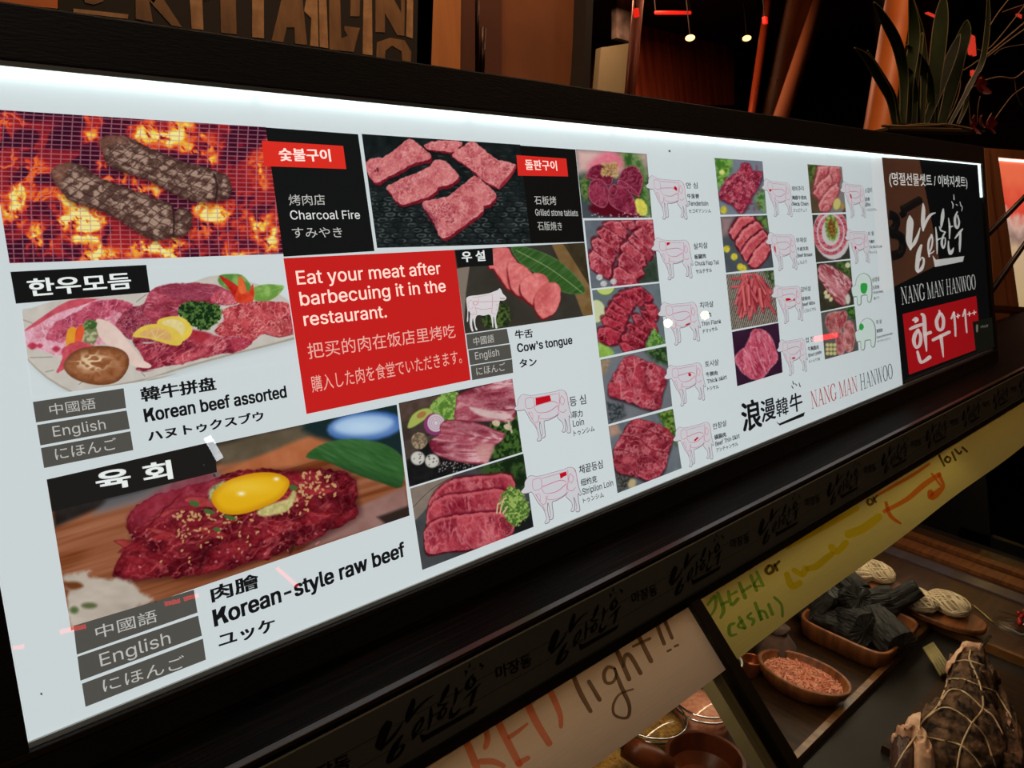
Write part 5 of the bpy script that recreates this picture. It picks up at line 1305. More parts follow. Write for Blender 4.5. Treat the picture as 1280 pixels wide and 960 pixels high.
for a in ((437, 936.6), (620, 860.5)):
    z = float(at_y(a[0], a[1], FASC_Y)[2])
    MB().box((CX0, FASC_Y - 0.0006, z - 0.0003), (CX1, FASC_Y, z + 0.0003)).build('hairline', M_hair, case)

# ================================================================== HANDWRITTEN BANNERS ON THE GLASS
def paper_mat(name, c):
    m, nt, b = new_mat(name)
    nt.nodes.clear()
    o = nt.nodes.new('ShaderNodeOutputMaterial'); mx = nt.nodes.new('ShaderNodeMixShader')
    d = nt.nodes.new('ShaderNodeBsdfDiffuse'); t = nt.nodes.new('ShaderNodeBsdfTranslucent')
    n = nt.nodes.new('ShaderNodeTexNoise'); n.inputs['Scale'].default_value = 40; n.inputs['Detail'].default_value = 6
    r = nt.nodes.new('ShaderNodeValToRGB'); l = lin(c)
    r.color_ramp.elements[0].position = .35; r.color_ramp.elements[1].position = .65
    r.color_ramp.elements[0].color = tuple(v * .95 for v in l) + (1,); r.color_ramp.elements[1].color = l + (1,)
    nt.links.new(n.outputs[0], r.inputs[0])
    nt.links.new(r.outputs[0], d.inputs[0]); nt.links.new(r.outputs[0], t.inputs[0])
    mx.inputs[0].default_value = 0.55
    nt.links.new(d.outputs[0], mx.inputs[1]); nt.links.new(t.outputs[0], mx.inputs[2]); nt.links.new(mx.outputs[0], o.inputs[0])
    return m
def gpt(q, off):
    return at_plane(q[..., 0], q[..., 1], G0 + GN * off, GN)
M_paper1 = paper_mat('cream_tracing_paper', (214, 200, 186)); M_paper2 = paper_mat('yellow_tracing_paper', (206, 198, 140))
PO = 0.0010                                                    # paper on the outer face of the glass
def banner(name, x0, x1, depth, m, label):
    b = MB(); n = 40
    top, bot = [], []
    for i in range(n + 1):
        x = x0 + (x1 - x0) * i / n
        wv = 0.0006 * math.sin(x * 23) + 0.0004 * math.sin(x * 51)
        top.append(G0 + [x, 0, 0] + GD * 0.001 + GN * 0.0004)
        d = depth + 0.0015 * math.sin(x * 9)
        bot.append(G0 + [x, 0, 0] + GD * d + GN * (0.0004 + abs(wv)))
    v = [p for p in top] + [p for p in bot] + [p + GN * .0002 for p in top] + [p + GN * .0002 for p in bot]
    k = n + 1
    f = [(i, k + i, k + i + 1, i + 1) for i in range(n)] + [(2 * k + i, 2 * k + i + 1, 3 * k + i + 1, 3 * k + i) for i in range(n)] + [(k + i, 3 * k + i, 3 * k + i + 1, k + i + 1) for i in range(n)]
    o = put(name, v, f, m); tag(o, label, 'banner'); return o
b1 = banner('paper_banner', CX0 + 0.02, 0.9655, 0.0925, M_paper1, 'cream paper banner with RED light!! in marker, left of the glass post')
b2 = banner('paper_banner', 0.991, 4.2, 0.0915, M_paper2, 'yellowish paper banner with coloured marker writing, right of the glass post')
def ink(name, col, rough=0.8, k=0.75):
    """translucent marker ink: darkens the lit paper under it"""
    if name in MATS: return MATS[name]
    m, nt, b = new_mat(name); nt.nodes.clear()
    o = nt.nodes.new('ShaderNodeOutputMaterial'); t = nt.nodes.new('ShaderNodeBsdfTransparent')
    n = nt.nodes.new('ShaderNodeTexNoise'); n.inputs['Scale'].default_value = 260; n.inputs['Detail'].default_value = 4
    r = nt.nodes.new('ShaderNodeValToRGB'); l = lin(col)
    r.color_ramp.elements[0].position = .3; r.color_ramp.elements[1].position = .75
    r.color_ramp.elements[0].color = l + (1,); r.color_ramp.elements[1].color = tuple(v + (1 - v) * (1 - k) for v in l) + (1,)
    nt.links.new(n.outputs[0], r.inputs[0]); nt.links.new(r.outputs[0], t.inputs[0]); nt.links.new(t.outputs[0], o.inputs[0])
    MATS[name] = m
    return m
def on_glass(view, lst, m, name, parent, label=None, off=0.0016):
    V, F = strokes(lst)
    q = px(view, V); P = gpt(q, off)
    o = put(name, P, front(P, F, GN), m, parent)
    if label: o['label'] = label
    return o
I_br, I_rd = ink('brown_marker', (150, 128, 112)), ink('red_crayon', (250, 170, 148))
I_gn, I_or, I_ye, I_dk = ink('green_marker', (160, 212, 150)), ink('orange_marker', (250, 150, 84)), ink('yellow_marker', (244, 232, 70)), ink('brown_thin_marker', (120, 100, 60))
L1 = 'brown marker word light with two exclamation marks'
on_glass('g1', [[(462, 728, 11), (500, 820, 13), (552, 915, 11)]], I_br, 'marker_letter', b1, L1)
on_glass('g1', [[(545, 768, 10), (598, 858, 11)]], I_br, 'marker_letter', b1, L1)
on_glass('g1', [[(672, 702, 7), (640, 695, 9), (620, 730, 10), (630, 772, 9), (665, 770, 8), (682, 730, 7), (672, 702, 7), (705, 790, 11), (745, 880, 10), (742, 940, 8), (710, 950, 7), (670, 930, 7), (668, 880, 7), (700, 830, 6), (765, 806, 5)]], I_br, 'marker_letter', b1, L1)
on_glass('g1', [[(684, 612, 12), (745, 755, 12)], [(718, 690, 9), (725, 640, 10), (752, 640, 11), (802, 725, 11)]], I_br, 'marker_letter', b1, L1)
on_glass('g1', [[(790, 535, 11), (855, 665, 12)], [(766, 592, 7), (850, 552, 7)]], I_br, 'marker_letter', b1, L1)
on_glass('g1', [[(884, 482, 10), (920, 578, 10)]], I_br, 'marker_letter', b1, L1); on_glass('g1', [[(925, 465, 10), (960, 550, 9)]], I_br, 'marker_letter', b1, L1)
on_glass('g1', [[(938, 616, 6), (954, 608, 6)]], I_br, 'marker_dot', b1); on_glass('g1', [[(974, 592, 6), (990, 585, 6)]], I_br, 'marker_dot', b1)
on_glass('g6', [[(285, 300, 22), (315, 370, 22), (345, 450, 22)], [(395, 225, 14), (410, 290, 18), (395, 340, 14)], [(370, 420, 18), (440, 420, 18), (500, 445, 14)]], I_rd, 'crayon_letter', b1, 'red crayon word RED')
on_glass('g6', [[(470, 195, 22), (520, 300, 22), (590, 435, 20)], [(535, 280, 14), (580, 250, 12), (635, 205, 8)], [(585, 430, 18), (640, 400, 14)]], I_rd, 'crayon_letter', b1, 'red crayon word RED')
on_glass('g6', [[(635, 85, 22), (690, 200, 22), (760, 315, 20)], [(765, 15, 18), (800, 90, 18), (825, 160, 16), (828, 220, 12)]], I_rd, 'crayon_letter', b1, 'red crayon word RED')
# second banner (view g2)
S2 = [(I_gn, 'green marker writing', [[(180, 545, 4), (205, 515, 5), (205, 560, 4), (175, 600, 3)], [(215, 505, 5), (235, 560, 6), (225, 590, 4)], [(228, 545, 4), (248, 535, 4)], [(252, 500, 5), (262, 545, 5), (285, 525, 5)], [(262, 510, 3), (280, 500, 4)],
       [(290, 470, 5), (310, 520, 6)], [(300, 500, 4), (330, 480, 4)], [(330, 445, 5), (350, 495, 5)], [(350, 430, 4), (372, 478, 5)], [(352, 455, 3), (340, 480, 3), (362, 480, 3)],
       [(272, 610, 4), (255, 620, 5), (258, 650, 5), (280, 648, 3)], [(290, 590, 5), (310, 625, 5)], [(300, 600, 4), (285, 620, 4), (308, 628, 3)], [(330, 575, 4), (318, 590, 4), (340, 598, 5), (335, 615, 4)], [(345, 540, 5), (368, 600, 5), (360, 570, 4), (378, 570, 4), (388, 590, 4)], [(392, 545, 5), (405, 578, 5)], [(412, 520, 4), (436, 545, 4), (440, 585, 4)]]),
      (I_dk, 'brown word or between the coloured words', [[(392, 410, 4), (382, 425, 5), (392, 438, 4), (408, 426, 5), (402, 410, 4), (392, 410, 4)], [(412, 405, 4), (422, 425, 4)], [(414, 410, 3), (428, 395, 4)], [(740, 178, 3), (735, 188, 4), (744, 198, 3), (756, 188, 4), (748, 177, 3)], [(756, 172, 3), (765, 188, 3)], [(758, 178, 3), (768, 166, 3)]]),
      (I_ye, 'yellow marker writing', [[(455, 440, 7), (472, 480, 8), (500, 470, 7)], [(480, 425, 6), (510, 440, 7), (520, 420, 8)], [(530, 420, 7), (560, 410, 8), (590, 385, 8), (610, 370, 7)], [(610, 345, 8), (630, 360, 8), (660, 330, 8)], [(670, 300, 10), (720, 280, 10), (775, 240, 9)], [(455, 345, 5), (560, 290, 6), (700, 210, 6)]]),
      (I_or, 'orange marker writing', [[(770, 165, 3), (830, 130, 4), (900, 90, 4), (950, 55, 3)], [(795, 220, 5), (870, 180, 6), (930, 130, 7), (985, 92, 6)], [(800, 190, 4), (815, 235, 5), (850, 262, 3)], [(985, 95, 5), (1000, 130, 4), (985, 150, 8), (960, 170, 9), (955, 155, 8)], [(960, 90, 3), (990, 130, 3)]]),
      (I_dk, 'dark marker letters on the banner end', [[(985, 25, 3), (1003, 62, 3)], [(1012, 30, 3), (1005, 42, 4), (1018, 50, 3), (1024, 36, 3), (1012, 30, 3)], [(1030, 15, 3), (1042, 42, 3)], [(1040, 5, 3), (1055, 20, 3), (1062, 12, 3)], [(1066, -2, 3), (1082, 12, 3)]])]
for m, lb, ls in S2:
    kw = 1.5 if m is I_ye else 1.4 if m is I_or else 1.25
    for st in ls: on_glass('g2', [[(a_, b_, w_ * kw) for a_, b_, w_ in st]], m, 'marker_stroke', b2, lb)

# ================================================================== DISPLAY: TRAY, DISH, BOWL ...
ROT = (SL, 0, 0)
M_wood = mat('warm_oiled_wood', (140, 82, 42), rough=0.42, col2=(92, 50, 25), nscale=6, stretch=(2, 14, 2), bump=0.15)
M_woodd = mat('dark_stained_wood', (62, 38, 20), rough=0.5, spec=0.15, col2=(28, 17, 10), nscale=5, stretch=(14, 2, 2), bump=0.15)
def thing(name, u, v, label, cat, group=None, h=0.0):
    return empty(name, tuple(DP(u, v, h)), label, cat, group, ROT)
def dbox(mb, u0, v0, h0, u1, v1, h1):
    return mb.obox(DP(u0, v0, h0), [u1 - u0, 0, 0], AV * (v1 - v0), AN * (h1 - h0))
# wooden tray with a raised rim; near edge and right edge seen
rv = -0.081 * DS; ru = 1.600 * DS
tr = thing('serving_tray', 1.5, 0.1, 'dark stained wooden tray with a raised rim under the charcoal dish and salt bowl', 'tray')
dbox(MB(), 1.00, rv + 0.002, 0.001, ru - 0.02, 0.30, 0.008).build('tray_base', M_woodd, tr)
M_rim = mat('worn_wood_rim', (128, 86, 46), rough=0.4, col2=(84, 52, 27), nscale=6, stretch=(14, 2, 2), bump=0.1)
dbox(MB(), 1.00, rv - 0.006, 0.001, ru - 0.008, rv + 0.006, 0.018).build('rim', M_rim, tr)
dbox(MB(), ru - 0.0195, rv + 0.0065, 0.001, ru - 0.008, 0.30, 0.018).build('rim', M_rim, tr)
dbox(MB(), 1.00, 0.29, 0.0085, ru - 0.02, 0.30, 0.018).build('rim', M_rim, tr)
dbox(MB(), 1.00, rv + 0.0065, 0.0085, 1.01, 0.2895, 0.018).build('rim', M_rim, tr)
# wide board carrying the noodle bundles
bd = thing('wooden_board', 2.1, -0.1, 'large brown wooden board with a raised left edge under the pale noodle bundles', 'board')
dbox(MB(), ru + 0.008, -0.37, 0.001, 2.44, 0.27, 0.012).build('board_top', mat('mid_brown_wood', (78, 48, 28), rough=0.4, col2=(52, 31, 18), nscale=5, stretch=(3, 14, 3), bump=0.12), bd)
dbox(MB(), ru - 0.004, -0.37, 0.001, ru + 0.0075, 0.27, 0.020).build('edge_strip', M_rim, bd)
# clear lavender strip across the board
q = dk('g3', [(620, 45), (1270, 262)])
lv = thing('acrylic_divider', 2.05, 0.0, 'translucent lavender grey divider strip lying across the wooden board', 'divider', h=0.0125)
x0 = float(q[:, 0].mean())
dbox(MB(), x0 - 0.02, -0.34, 0.0125, x0 + 0.025, 0.24, 0.017).build('strip', mat('lavender_plastic', (92, 82, 92), rough=0.25, col2=(76, 62, 66), nscale=3, stretch=(1, 6, 1)), lv)
for i, (u0, u1) in enumerate(((x0 + 0.05, x0 + 0.10), (x0 + 0.13, x0 + 0.16))):
    pk = thing('wooden_bar', u0 + .02, -0.05, ('wide' if i == 0 else 'narrow') + ' brown wooden bar beyond the lavender divider', 'wooden bar', h=0.0125)
    dbox(MB(), u0, -0.34, 0.0125, u1, 0.20, 0.022).build('bar_body', M_wood, pk)

def superell(a, b, n, e=4.0):
    out = []
    for k in range(n):
        t = 2 * math.pi * k / n
        c, s = math.cos(t), math.sin(t)
        out.append((a * math.copysign(abs(c) ** (2 / e), c), b * math.copysign(abs(s) ** (2 / e), s)))
    return out
def dishmesh(u, v, a, b, H, wall, e, h0, rb=0.72, n=56):
    """open dish: outer wall, rim, inner wall, floor"""
    prof = [(rb, 0.0), (rb + (1 - rb) * .45, H * .18), (rb + (1 - rb) * .85, H * .6), (1.0, H * .97), (1.0 - wall * .15, H), (1.0 - wall * .85, H), (1.0 - wall, H * .95), (rb + (1 - rb) * .8 - wall, H * .5), (rb - wall * .6, wall * 0.10 + .003)]
    V, F = [], []
    for r, z in prof:
        for x, y in superell(a * r, b * r, n, e): V.append(DP(u + x, v + y, h0 + z))
    m = len(prof)
    for i in range(m - 1):
        for k in range(n):
            k2 = (k + 1) % n
            F.append((i * n + k, i * n + k2, (i + 1) * n + k2, (i + 1) * n + k))
    F.append(tuple(range(n))[::-1]); F.append(tuple((m - 1) * n + k for k in range(n)))
    return V, F
def rect_dish():
    # rim corners read from the photograph, 3.8 cm over the tray
    H = 0.045
    q = dk('g3', [(275, 325), (650, 500), (835, 350)], 0.008 + H)
    u0, u1 = q[0, 0] * .5 + q[1, 0] * .5, q[2, 0]
    v0, v1 = q[1, 1] * .5 + q[2, 1] * .5, q[0, 1]
    u, v, a, b = (u0 + u1) / 2, (v0 + v1) / 2, (u1 - u0) / 2 + .004, (v1 - v0) / 2 + .004
    t = thing('wooden_dish', u, v, 'rectangular warm brown wooden dish heaped with black charcoal', 'dish', h=0.008)
    V, F = dishmesh(u, v, a, b, H, 0.07, 6.0, 0.0085, rb=.86)
    put('dish_body', V, F, M_wood, t, smooth=True)
    return u, v, a, b, H
du, dv, da, db, dH = rect_dish()
# charcoal pieces, each a thing
M_char = mat('charcoal', (50, 49, 48), rough=0.7, col2=(12, 12, 13), nscale=38, stretch=(1, 1, 1), bump=1.0, bscale=90, spec=0.35)
M_charend = mat('charcoal_end', (46, 46, 46), rough=0.5, col2=(12, 12, 12), nscale=40, bump=0.4, bscale=90)
def charcoal(cu, cv, ch, rad, L, ax, seed, label, cracks=16):
    ax = np.array(ax, float); ax /= np.linalg.norm(ax)
    a = np.cross(ax, [0.2, 0.3, 0.93]); a /= np.linalg.norm(a); b = np.cross(ax, a)
    rr = random.Random(seed); n = 64; rings = 9
    ph = [rr.uniform(0, 6.28) for _ in range(6)]
    c0 = DP(cu, cv, ch)
    wax = ax[0] * np.array([1., 0, 0]) + ax[1] * AV + ax[2] * AN; wa = a[0] * np.array([1., 0, 0]) + a[1] * AV + a[2] * AN; wb = b[0] * np.array([1., 0, 0]) + b[1] * AV + b[2] * AN
    t = empty('charcoal_piece', tuple(c0), label, 'charcoal', 'charcoal pieces heaped in the wooden dish', ROT)
    def R(th, z):
        r = rad * (1 + .09 * math.sin(2 * th + ph[0]) + .06 * math.sin(3 * th + ph[1] + z * 9) + .05 * math.sin(5 * th + ph[2]))
        g = abs(math.sin(th * cracks / 2 + ph[3] + .5 * math.sin(z * 40)))
        return r * (1 - .08 * (1 - g) ** 4 - .05 * rr.random() - .16 * float(fbm(np.array(th * 2.2 + seed), np.array(z * 60), seed, 2)))
    V, F = [], []
    for i in range(rings):
        z = -L / 2 + L * i / (rings - 1)
        k_ = 0.94 if i in (0, rings - 1) else 1
        for k in range(n):
            th = 2 * math.pi * k / n; r = R(th, z) * k_
            V.append(c0 + wax * (z + rad * .06 * math.sin(th * 2 + ph[4]) * (1 if i in (0, rings - 1) else 0)) + r * (math.cos(th) * wa + math.sin(th) * wb))
    for i in range(rings - 1):
        for k in range(n):
            k2 = (k + 1) % n
            F.append((i * n + k, i * n + k2, (i + 1) * n + k2, (i + 1) * n + k))
    put('bark_side', V, F, M_char, t)
    for e, s in ((0, -1), (rings - 1, 1)):                     # cracked end grain: grooves running to the heart
        V2, F2 = [], []
        rs = (1.0, .82, .6, .38, .18)
        for j, f_ in enumerate(rs):
            for k in range(n):
                th = 2 * math.pi * k / n
                g = abs(math.sin(th * cracks / 2 + ph[3] + .8 * (1 - f_)))
                dep = -rad * .17 * max(0, 1 - g * 2.4) * math.sin(math.pi * min(1, f_ * .95)) if j else 0
                p = np.array(V[e * n + k]); cc = c0 + wax * (s * L / 2)
                V2.append(cc + (p - cc) * f_ + wax * s * (dep + rad * .05 * (1 - f_)))
        V2.append(c0 + wax * s * (L / 2 + rad * .04))
        for j in range(len(rs) - 1):
            for k in range(n):
                k2 = (k + 1) % n
                F2.append((j * n + k, j * n + k2, (j + 1) * n + k2, (j + 1) * n + k)[::s])
        for k in range(n): F2.append(((len(rs) - 1) * n + k, (len(rs) - 1) * n + (k + 1) % n, len(rs) * n)[::s])
        put('cracked_end', V2, F2, M_charend, t)
def cq(p, h): 
    r = dk('g3', [p], h)[0]; return float(r[0]), float(r[1])
def char_at(p, h, rad, L, ax, seed, label, cracks=16):
    u, v = cq(p, h); charcoal(u, v, h, rad, L, ax, seed, label, cracks)
char_at((365, 265), .055, .040, .085, (.25, -.25, .9), 1, 'smooth grey upright charcoal log at the left end of the dish', 10)
char_at((520, 365), .050, .038, .080, (-.55, -.75, .35), 2, 'charcoal round with star cracks facing the viewer, front middle of the dish', 24)
char_at((505, 250), .075, .033, .075, (-.5, -.6, .62), 3, 'charcoal round with radial cracks lying higher behind the star cracked one', 20)
char_at((670, 385), .058, .040, .095, (.45, .80, .10), 4, 'thick dark charcoal block at the right front of the dish', 12)
char_at((712, 250), .075, .024, .105, (.45, -.55, .65), 5, 'slim grey charcoal stick leaning up at the right end of the dish', 9)
char_at((600, 270), .060, .034, .100, (.75, -.5, .15), 6, 'dark charcoal chunk between the cracked rounds and the slim stick', 11)
char_at((495, 170), .060, .033, .080, (.3, .9, .2), 7, 'small dark charcoal lump at the back of the heap', 10)
char_at((430, 340), .040, .026, .070, (.2, -.9, .1), 8, 'charcoal stub tucked low between the upright log and the star cracked round', 10)

# salt bowl
q = dk('g3', [(100, 560), (470, 650), (250, 487), (330, 712)], 0.03)
bu, bv = q[:, 0].mean(), q[:, 1].mean() - 0.004
ba, bb = 0.059, 0.088
sb = thing('salt_bowl', bu, bv, 'small oval wooden bowl filled with coarse pink salt', 'bowl', h=0.008)
def rot2(u, v, a): return u * math.cos(a) - v * math.sin(a), u * math.sin(a) + v * math.cos(a)
V, F = dishmesh(0, 0, ba, bb, 0.040, 0.10, 2.0, 0.0085, rb=.62)
V = [p for p in V]
loc = [((p - D0) @ np.array([1, 0, 0]) + D0[0], (p - D0) @ AV, (p - D0) @ AN) for p in V]
BA = 0.10
V = [DP(bu + rot2(a, b, BA)[0], bv + rot2(a, b, BA)[1], h) for a, b, h in loc]
put('bowl_body', V, F, M_wood, sb, smooth=True)
M_salt = mat('pink_salt', (212, 128, 100), rough=0.5, col2=(236, 176, 150), nscale=110, bump=0.5, bscale=160, sss=0.15)
V, F = [], []
n = 40
for j, r in enumerate((0, .12, .25, .4, .55, .7, .84, .9)):
    for k in range(n):
        t = 2 * math.pi * k / n
        a, b = ba * r * math.cos(t) * .93, bb * r * math.sin(t) * .93
        h = 0.033 + .010 * math.cos(r * 1.55) + .0022 * math.sin(a * 400 + b * 300) * math.sin(b * 350)
        a, b = rot2(a, b, BA); V.append(DP(bu + a, bv + b, h))
for j in range(7):
    for k in range(n): F.append((j * n + k, (j + 1) * n + k, (j + 1) * n + (k + 1) % n, j * n + (k + 1) % n))
salt = put('salt_heap', V, F, M_salt); tag(salt, 'coarse pink rock salt heaped in the oval wooden bowl', 'salt', kind='stuff')
rr = random.Random(4); g = MB()
for i in range(1100):
    t = rr.uniform(0, 6.28); r = math.sqrt(rr.random()) * .86
    a, b = ba * r * math.cos(t) * .93, bb * r * math.sin(t) * .93
    s = rr.uniform(.0018, .0056); h = 0.034 + .010 * math.cos(r * 1.55)
    a, b = rot2(a, b, BA); c = DP(bu + a, bv + b, h)
    d = [np.array([rr.gauss(0, 1) for _ in range(3)]) for _ in range(4)]
    d = [x / np.linalg.norm(x) * s for x in d]
    g.add([c + x for x in d], [(0, 1, 2), (0, 2, 3), (0, 3, 1), (1, 3, 2)])
put('salt_crystals', g.v, g.f, M_salt, salt)['kind'] = 'stuff'

# noodle bundles
M_nood = mat('dried_noodle', (226, 208, 178), rough=0.6, col2=(200, 178, 142), nscale=40)
M_noodc = mat('dried_noodle_core', (170, 148, 116), rough=0.7)
def bundle(p, hgt, L, W, ang, seed, label):
    u, v = cq(p, hgt)
    t = thing('noodle_bundle', u, v, label, 'noodles', 'folded dried noodle bundles on the oval boards', h=hgt - .018)
    rr = random.Random(seed)
    core = MB(); V, F = [], []
    n, m = 20, 9
    for j in range(m):
        la = -math.pi / 2 + math.pi * j / (m - 1)
        for k in range(n):
            t_ = 2 * math.pi * k / n
            a, b, h = L * .86 * math.sin(la), W * .84 * math.cos(la) * math.cos(t_), .017 * math.cos(la) * math.sin(t_)
            a, b = rot2(a, b, ang); V.append(DP(u + a, v + b, hgt + h))
    for j in range(m - 1):
        for k in range(n): F.append((j * n + k, j * n + (k + 1) % n, (j + 1) * n + (k + 1) % n, (j + 1) * n + k))
    put('bundle_core', V, F, M_noodc, t, smooth=True)
    mb = MB()
    for i in range(64):
        ph = rr.uniform(0, 6.28); tw = rr.uniform(.9, 1.9) * rr.choice((1, 1, -1)); sc = rr.uniform(.86, 1.04)
        pts = []
        for s_ in np.linspace(-1, 1, 13):
            la = s_ * math.pi / 2 * .97; t_ = ph + tw * s_
            a = L * sc * math.sin(la); b = W * sc * math.cos(la) ** .8 * math.cos(t_); h = .021 * sc * math.cos(la) ** .8 * math.sin(t_)
            a, b = rot2(a, b, ang); pts.append(DP(u + a, v + b, hgt + h))
        mb.tube(pts, .0016, 5)
    mb.build('noodle_strands', M_nood, t, smooth=True)['kind'] = 'stuff'
def oval_board(p, a, b, h, label, ang=0.0):
    u, v = cq(p, h)
    t = thing('oval_board', u, v, label, 'board', h=h)
    V, F = [], []
    n = 40
    prof = [(.93, 0), (1, .004), (1, .012), (.97, .015)]
    for r, z in prof:
        for x, y in superell(a * r, b * r, n, 2.4):
            x, y = rot2(x, y, ang); V.append(DP(u + x, v + y, h + z))
    for i in range(3):
        for k in range(n): F.append((i * n + k, i * n + (k + 1) % n, (i + 1) * n + (k + 1) % n, (i + 1) * n + k))
    F.append(tuple(range(n))[::-1]); F.append(tuple(3 * n + k for k in range(n)))
    put('board_body', V, F, M_wood, t, smooth=False)
oval_board((905, 325), .052, .092, .030, 'oval wooden board under the two nearer noodle bundles', .05)
oval_board((590, 185), .050, .080, .030, 'oval wooden board under the two noodle bundles behind the charcoal', .05)
bundle((803, 245), .064, .044, .036, 1.45, 1, 'pale noodle bundle just right of the charcoal dish')
bundle((945, 262), .064, .044, .036, 1.55, 2, 'pale noodle bundle at the right end of the nearer oval board')
bundle((628, 122), .064, .040, .032, 1.5, 3, 'pale noodle bundle on the board behind the charcoal, right one')
bundle((540, 118), .060, .036, .028, 1.6, 4, 'pale noodle bundle on the board behind the charcoal, half hidden left one')

# wooden block under the meat joint and the tied joint itself
q = dk('g3', [(860, 560), (790, 740), (780, 760)])
blk = thing('wooden_block', 1.7, -.26, 'brown rectangular wooden block lying under the tied meat joint', 'board')
dbox(MB(), 1.415, -.405, .001, 1.845, -.185, .014).build('block_body', M_woodd, blk)
M_dry = mat('dry_aged_crust', (112, 86, 66), rough=0.85, col2=(26, 19, 16), nscale=46, bump=1.0, bscale=70, spec=.2, contrast=(.38, .62))
M_fat = mat('aged_fat', (222, 184, 154), rough=0.5, col2=(176, 124, 98), nscale=30, bump=0.8, bscale=50)
M_twine = mat('butcher_twine', (206, 180, 146), rough=0.8)
joint = thing('aged_meat_joint', 1.6, -.28, 'dark dry aged beef joint with pale fat, tied in a net of twine', 'meat', h=.014)
def lump(view, outline, hmid, T, m, name, parent, seed, warp=.006, top=1.0):
    P = dk(view, curve(outline, 6), hmid)
    c = P.mean(0); V, F = [], []
    n = len(P); K = 22
    for s_ in (1, -1):
        for j in range(K):
            r = math.cos(j / (K - 1) * math.pi / 2); z = math.sin(j / (K - 1) * math.pi / 2)
            if s_ < 0 and j == 0: continue
            for i in range(n):
                p = c + (P[i] - c) * (max(r, .02))
                nz = (float(fbm(np.array(p[0] * 45 + seed), np.array(p[1] * 45 + j * .3), seed, 4)) - .5) * 2 * warp * (1 + .5 * z) + (float(fbm(np.array(p[0] * 190 + seed), np.array(p[1] * 190), seed + 3, 2)) - .5) * warp * .5
                V.append(DP(p[0] + nz * .5, p[1] + nz * .5, hmid + s_ * z * T * (top if s_ > 0 else .75) + nz * (1 if s_ > 0 else 0)))
    def ring(s_, j): return 0 if j == 0 else (j * n if s_ > 0 else (K + j - 1) * n)
    for s_ in (1, -1):
        for j in range(K - 1):
            a, b = ring(s_, j), ring(s_, j + 1)
            for i in range(n):
                i2 = (i + 1) % n
                F.append((a + i, a + i2, b + i2, b + i)[::s_])
        F.append(tuple(ring(s_, K - 1) + i for i in range(n))[::s_])
    o = put(name, V, F, m, parent, smooth=True)
    return o, V, F
body = lump('g5', [(690, 235), (740, 260), (810, 270), (825, 330), (860, 400), (915, 450), (880, 520), (890, 600), (870, 680), (900, 780), (950, 860), (900, 960), (760, 1040), (560, 1040), (420, 980), (340, 880), (330, 790), (430, 700), (520, 620), (570, 520), (590, 420), (600, 340), (650, 290)], .062, .050, M_dry, 'meat_body', joint, 3, .012)
f1 = lump('g5', [(660, 270), (690, 232), (760, 250), (815, 270), (810, 320), (740, 335), (640, 340), (600, 390), (590, 350)], .082, .026, M_fat, 'fat_cap', joint, 5, .006)
f2 = lump('g5', [(262, 780), (320, 770), (345, 715), (430, 688), (420, 760), (470, 830), (520, 960), (500, 1030), (400, 1020), (390, 900), (360, 830), (300, 820)], .075, .034, M_fat, 'fat_cap', joint, 7, .008)
f3 = lump('g5', [(262, 780), (300, 830), (370, 860), (400, 960), (370, 1040), (280, 1030), (255, 900)], .060, .036, mat('aged_lean', (84, 58, 54), rough=.5, col2=(48, 30, 30), nscale=30, bump=.8, bscale=50), 'lean_flap', joint, 9, .006)
f4 = lump('g5', [(940, 620), (975, 700), (1000, 780), (1000, 850), (920, 820), (900, 780), (950, 760), (930, 680)], .060, .022, M_fat, 'fat_cap', joint, 11, .008)
f5 = lump('g5', [(870, 480), (940, 560), (1010, 700), (1050, 860), (1040, 1030), (930, 1040), (900, 900), (870, 700)], .048, .034, M_dry, 'meat_flap', joint, 13, .010)
from mathutils.bvhtree import BVHTree
bv_v, bv_f = [], []
for _, V, F in (body, f1, f2, f3, f4, f5):
    k = len(bv_v); bv_v += [Vector(p) for p in V]; bv_f += [[i + k for i in q] for q in F]
bvh = BVHTree.FromPolygons(bv_v, bv_f)
def twine(view, pts, r=.0016):
    P = curve(pts, 6, False) if len(pts) > 2 else np.linspace(pts[0], pts[1], 8)
    q = px(view, P); out = []
    last = 1.9
    for x, y in q:
        d = Vector(ray(x, y)).normalized()
        hit = bvh.ray_cast(Vector(CAM), d)
        if hit[0] is not None:
            last = hit[3]; out.append(np.array(Vector(CAM) + d * (last - r * .6)))
        else:
            out.append(np.array(Vector(CAM) + d * last))
    o = out[:]                                                 # pull taut: light smoothing
    for i in range(1, len(out) - 1): o[i] = out[i] * .5 + (out[i - 1] + out[i + 1]) * .25
    MB().tube(o, r, 6).build('twine', M_twine, joint, smooth=True)
for t_ in ([(735, 255), (728, 310), (760, 380), (795, 470), (810, 600), (745, 690), (680, 825), (655, 960)],
           [(640, 320), (720, 315), (815, 345)], [(590, 440), (610, 425), (700, 430), (790, 468), (880, 500)], [(545, 590), (600, 500), (660, 490), (720, 520), (808, 602), (870, 650), (930, 760)],
           [(480, 655), (560, 600), (640, 612), (745, 690), (820, 770), (850, 850), (885, 955)], [(410, 765), (540, 790), (680, 825), (760, 900), (800, 955)], [(600, 430), (570, 520), (530, 600), (440, 690), (410, 765), (340, 860), (285, 955)], [(885, 500), (940, 590), (995, 680)]):
    twine('g5', t_)
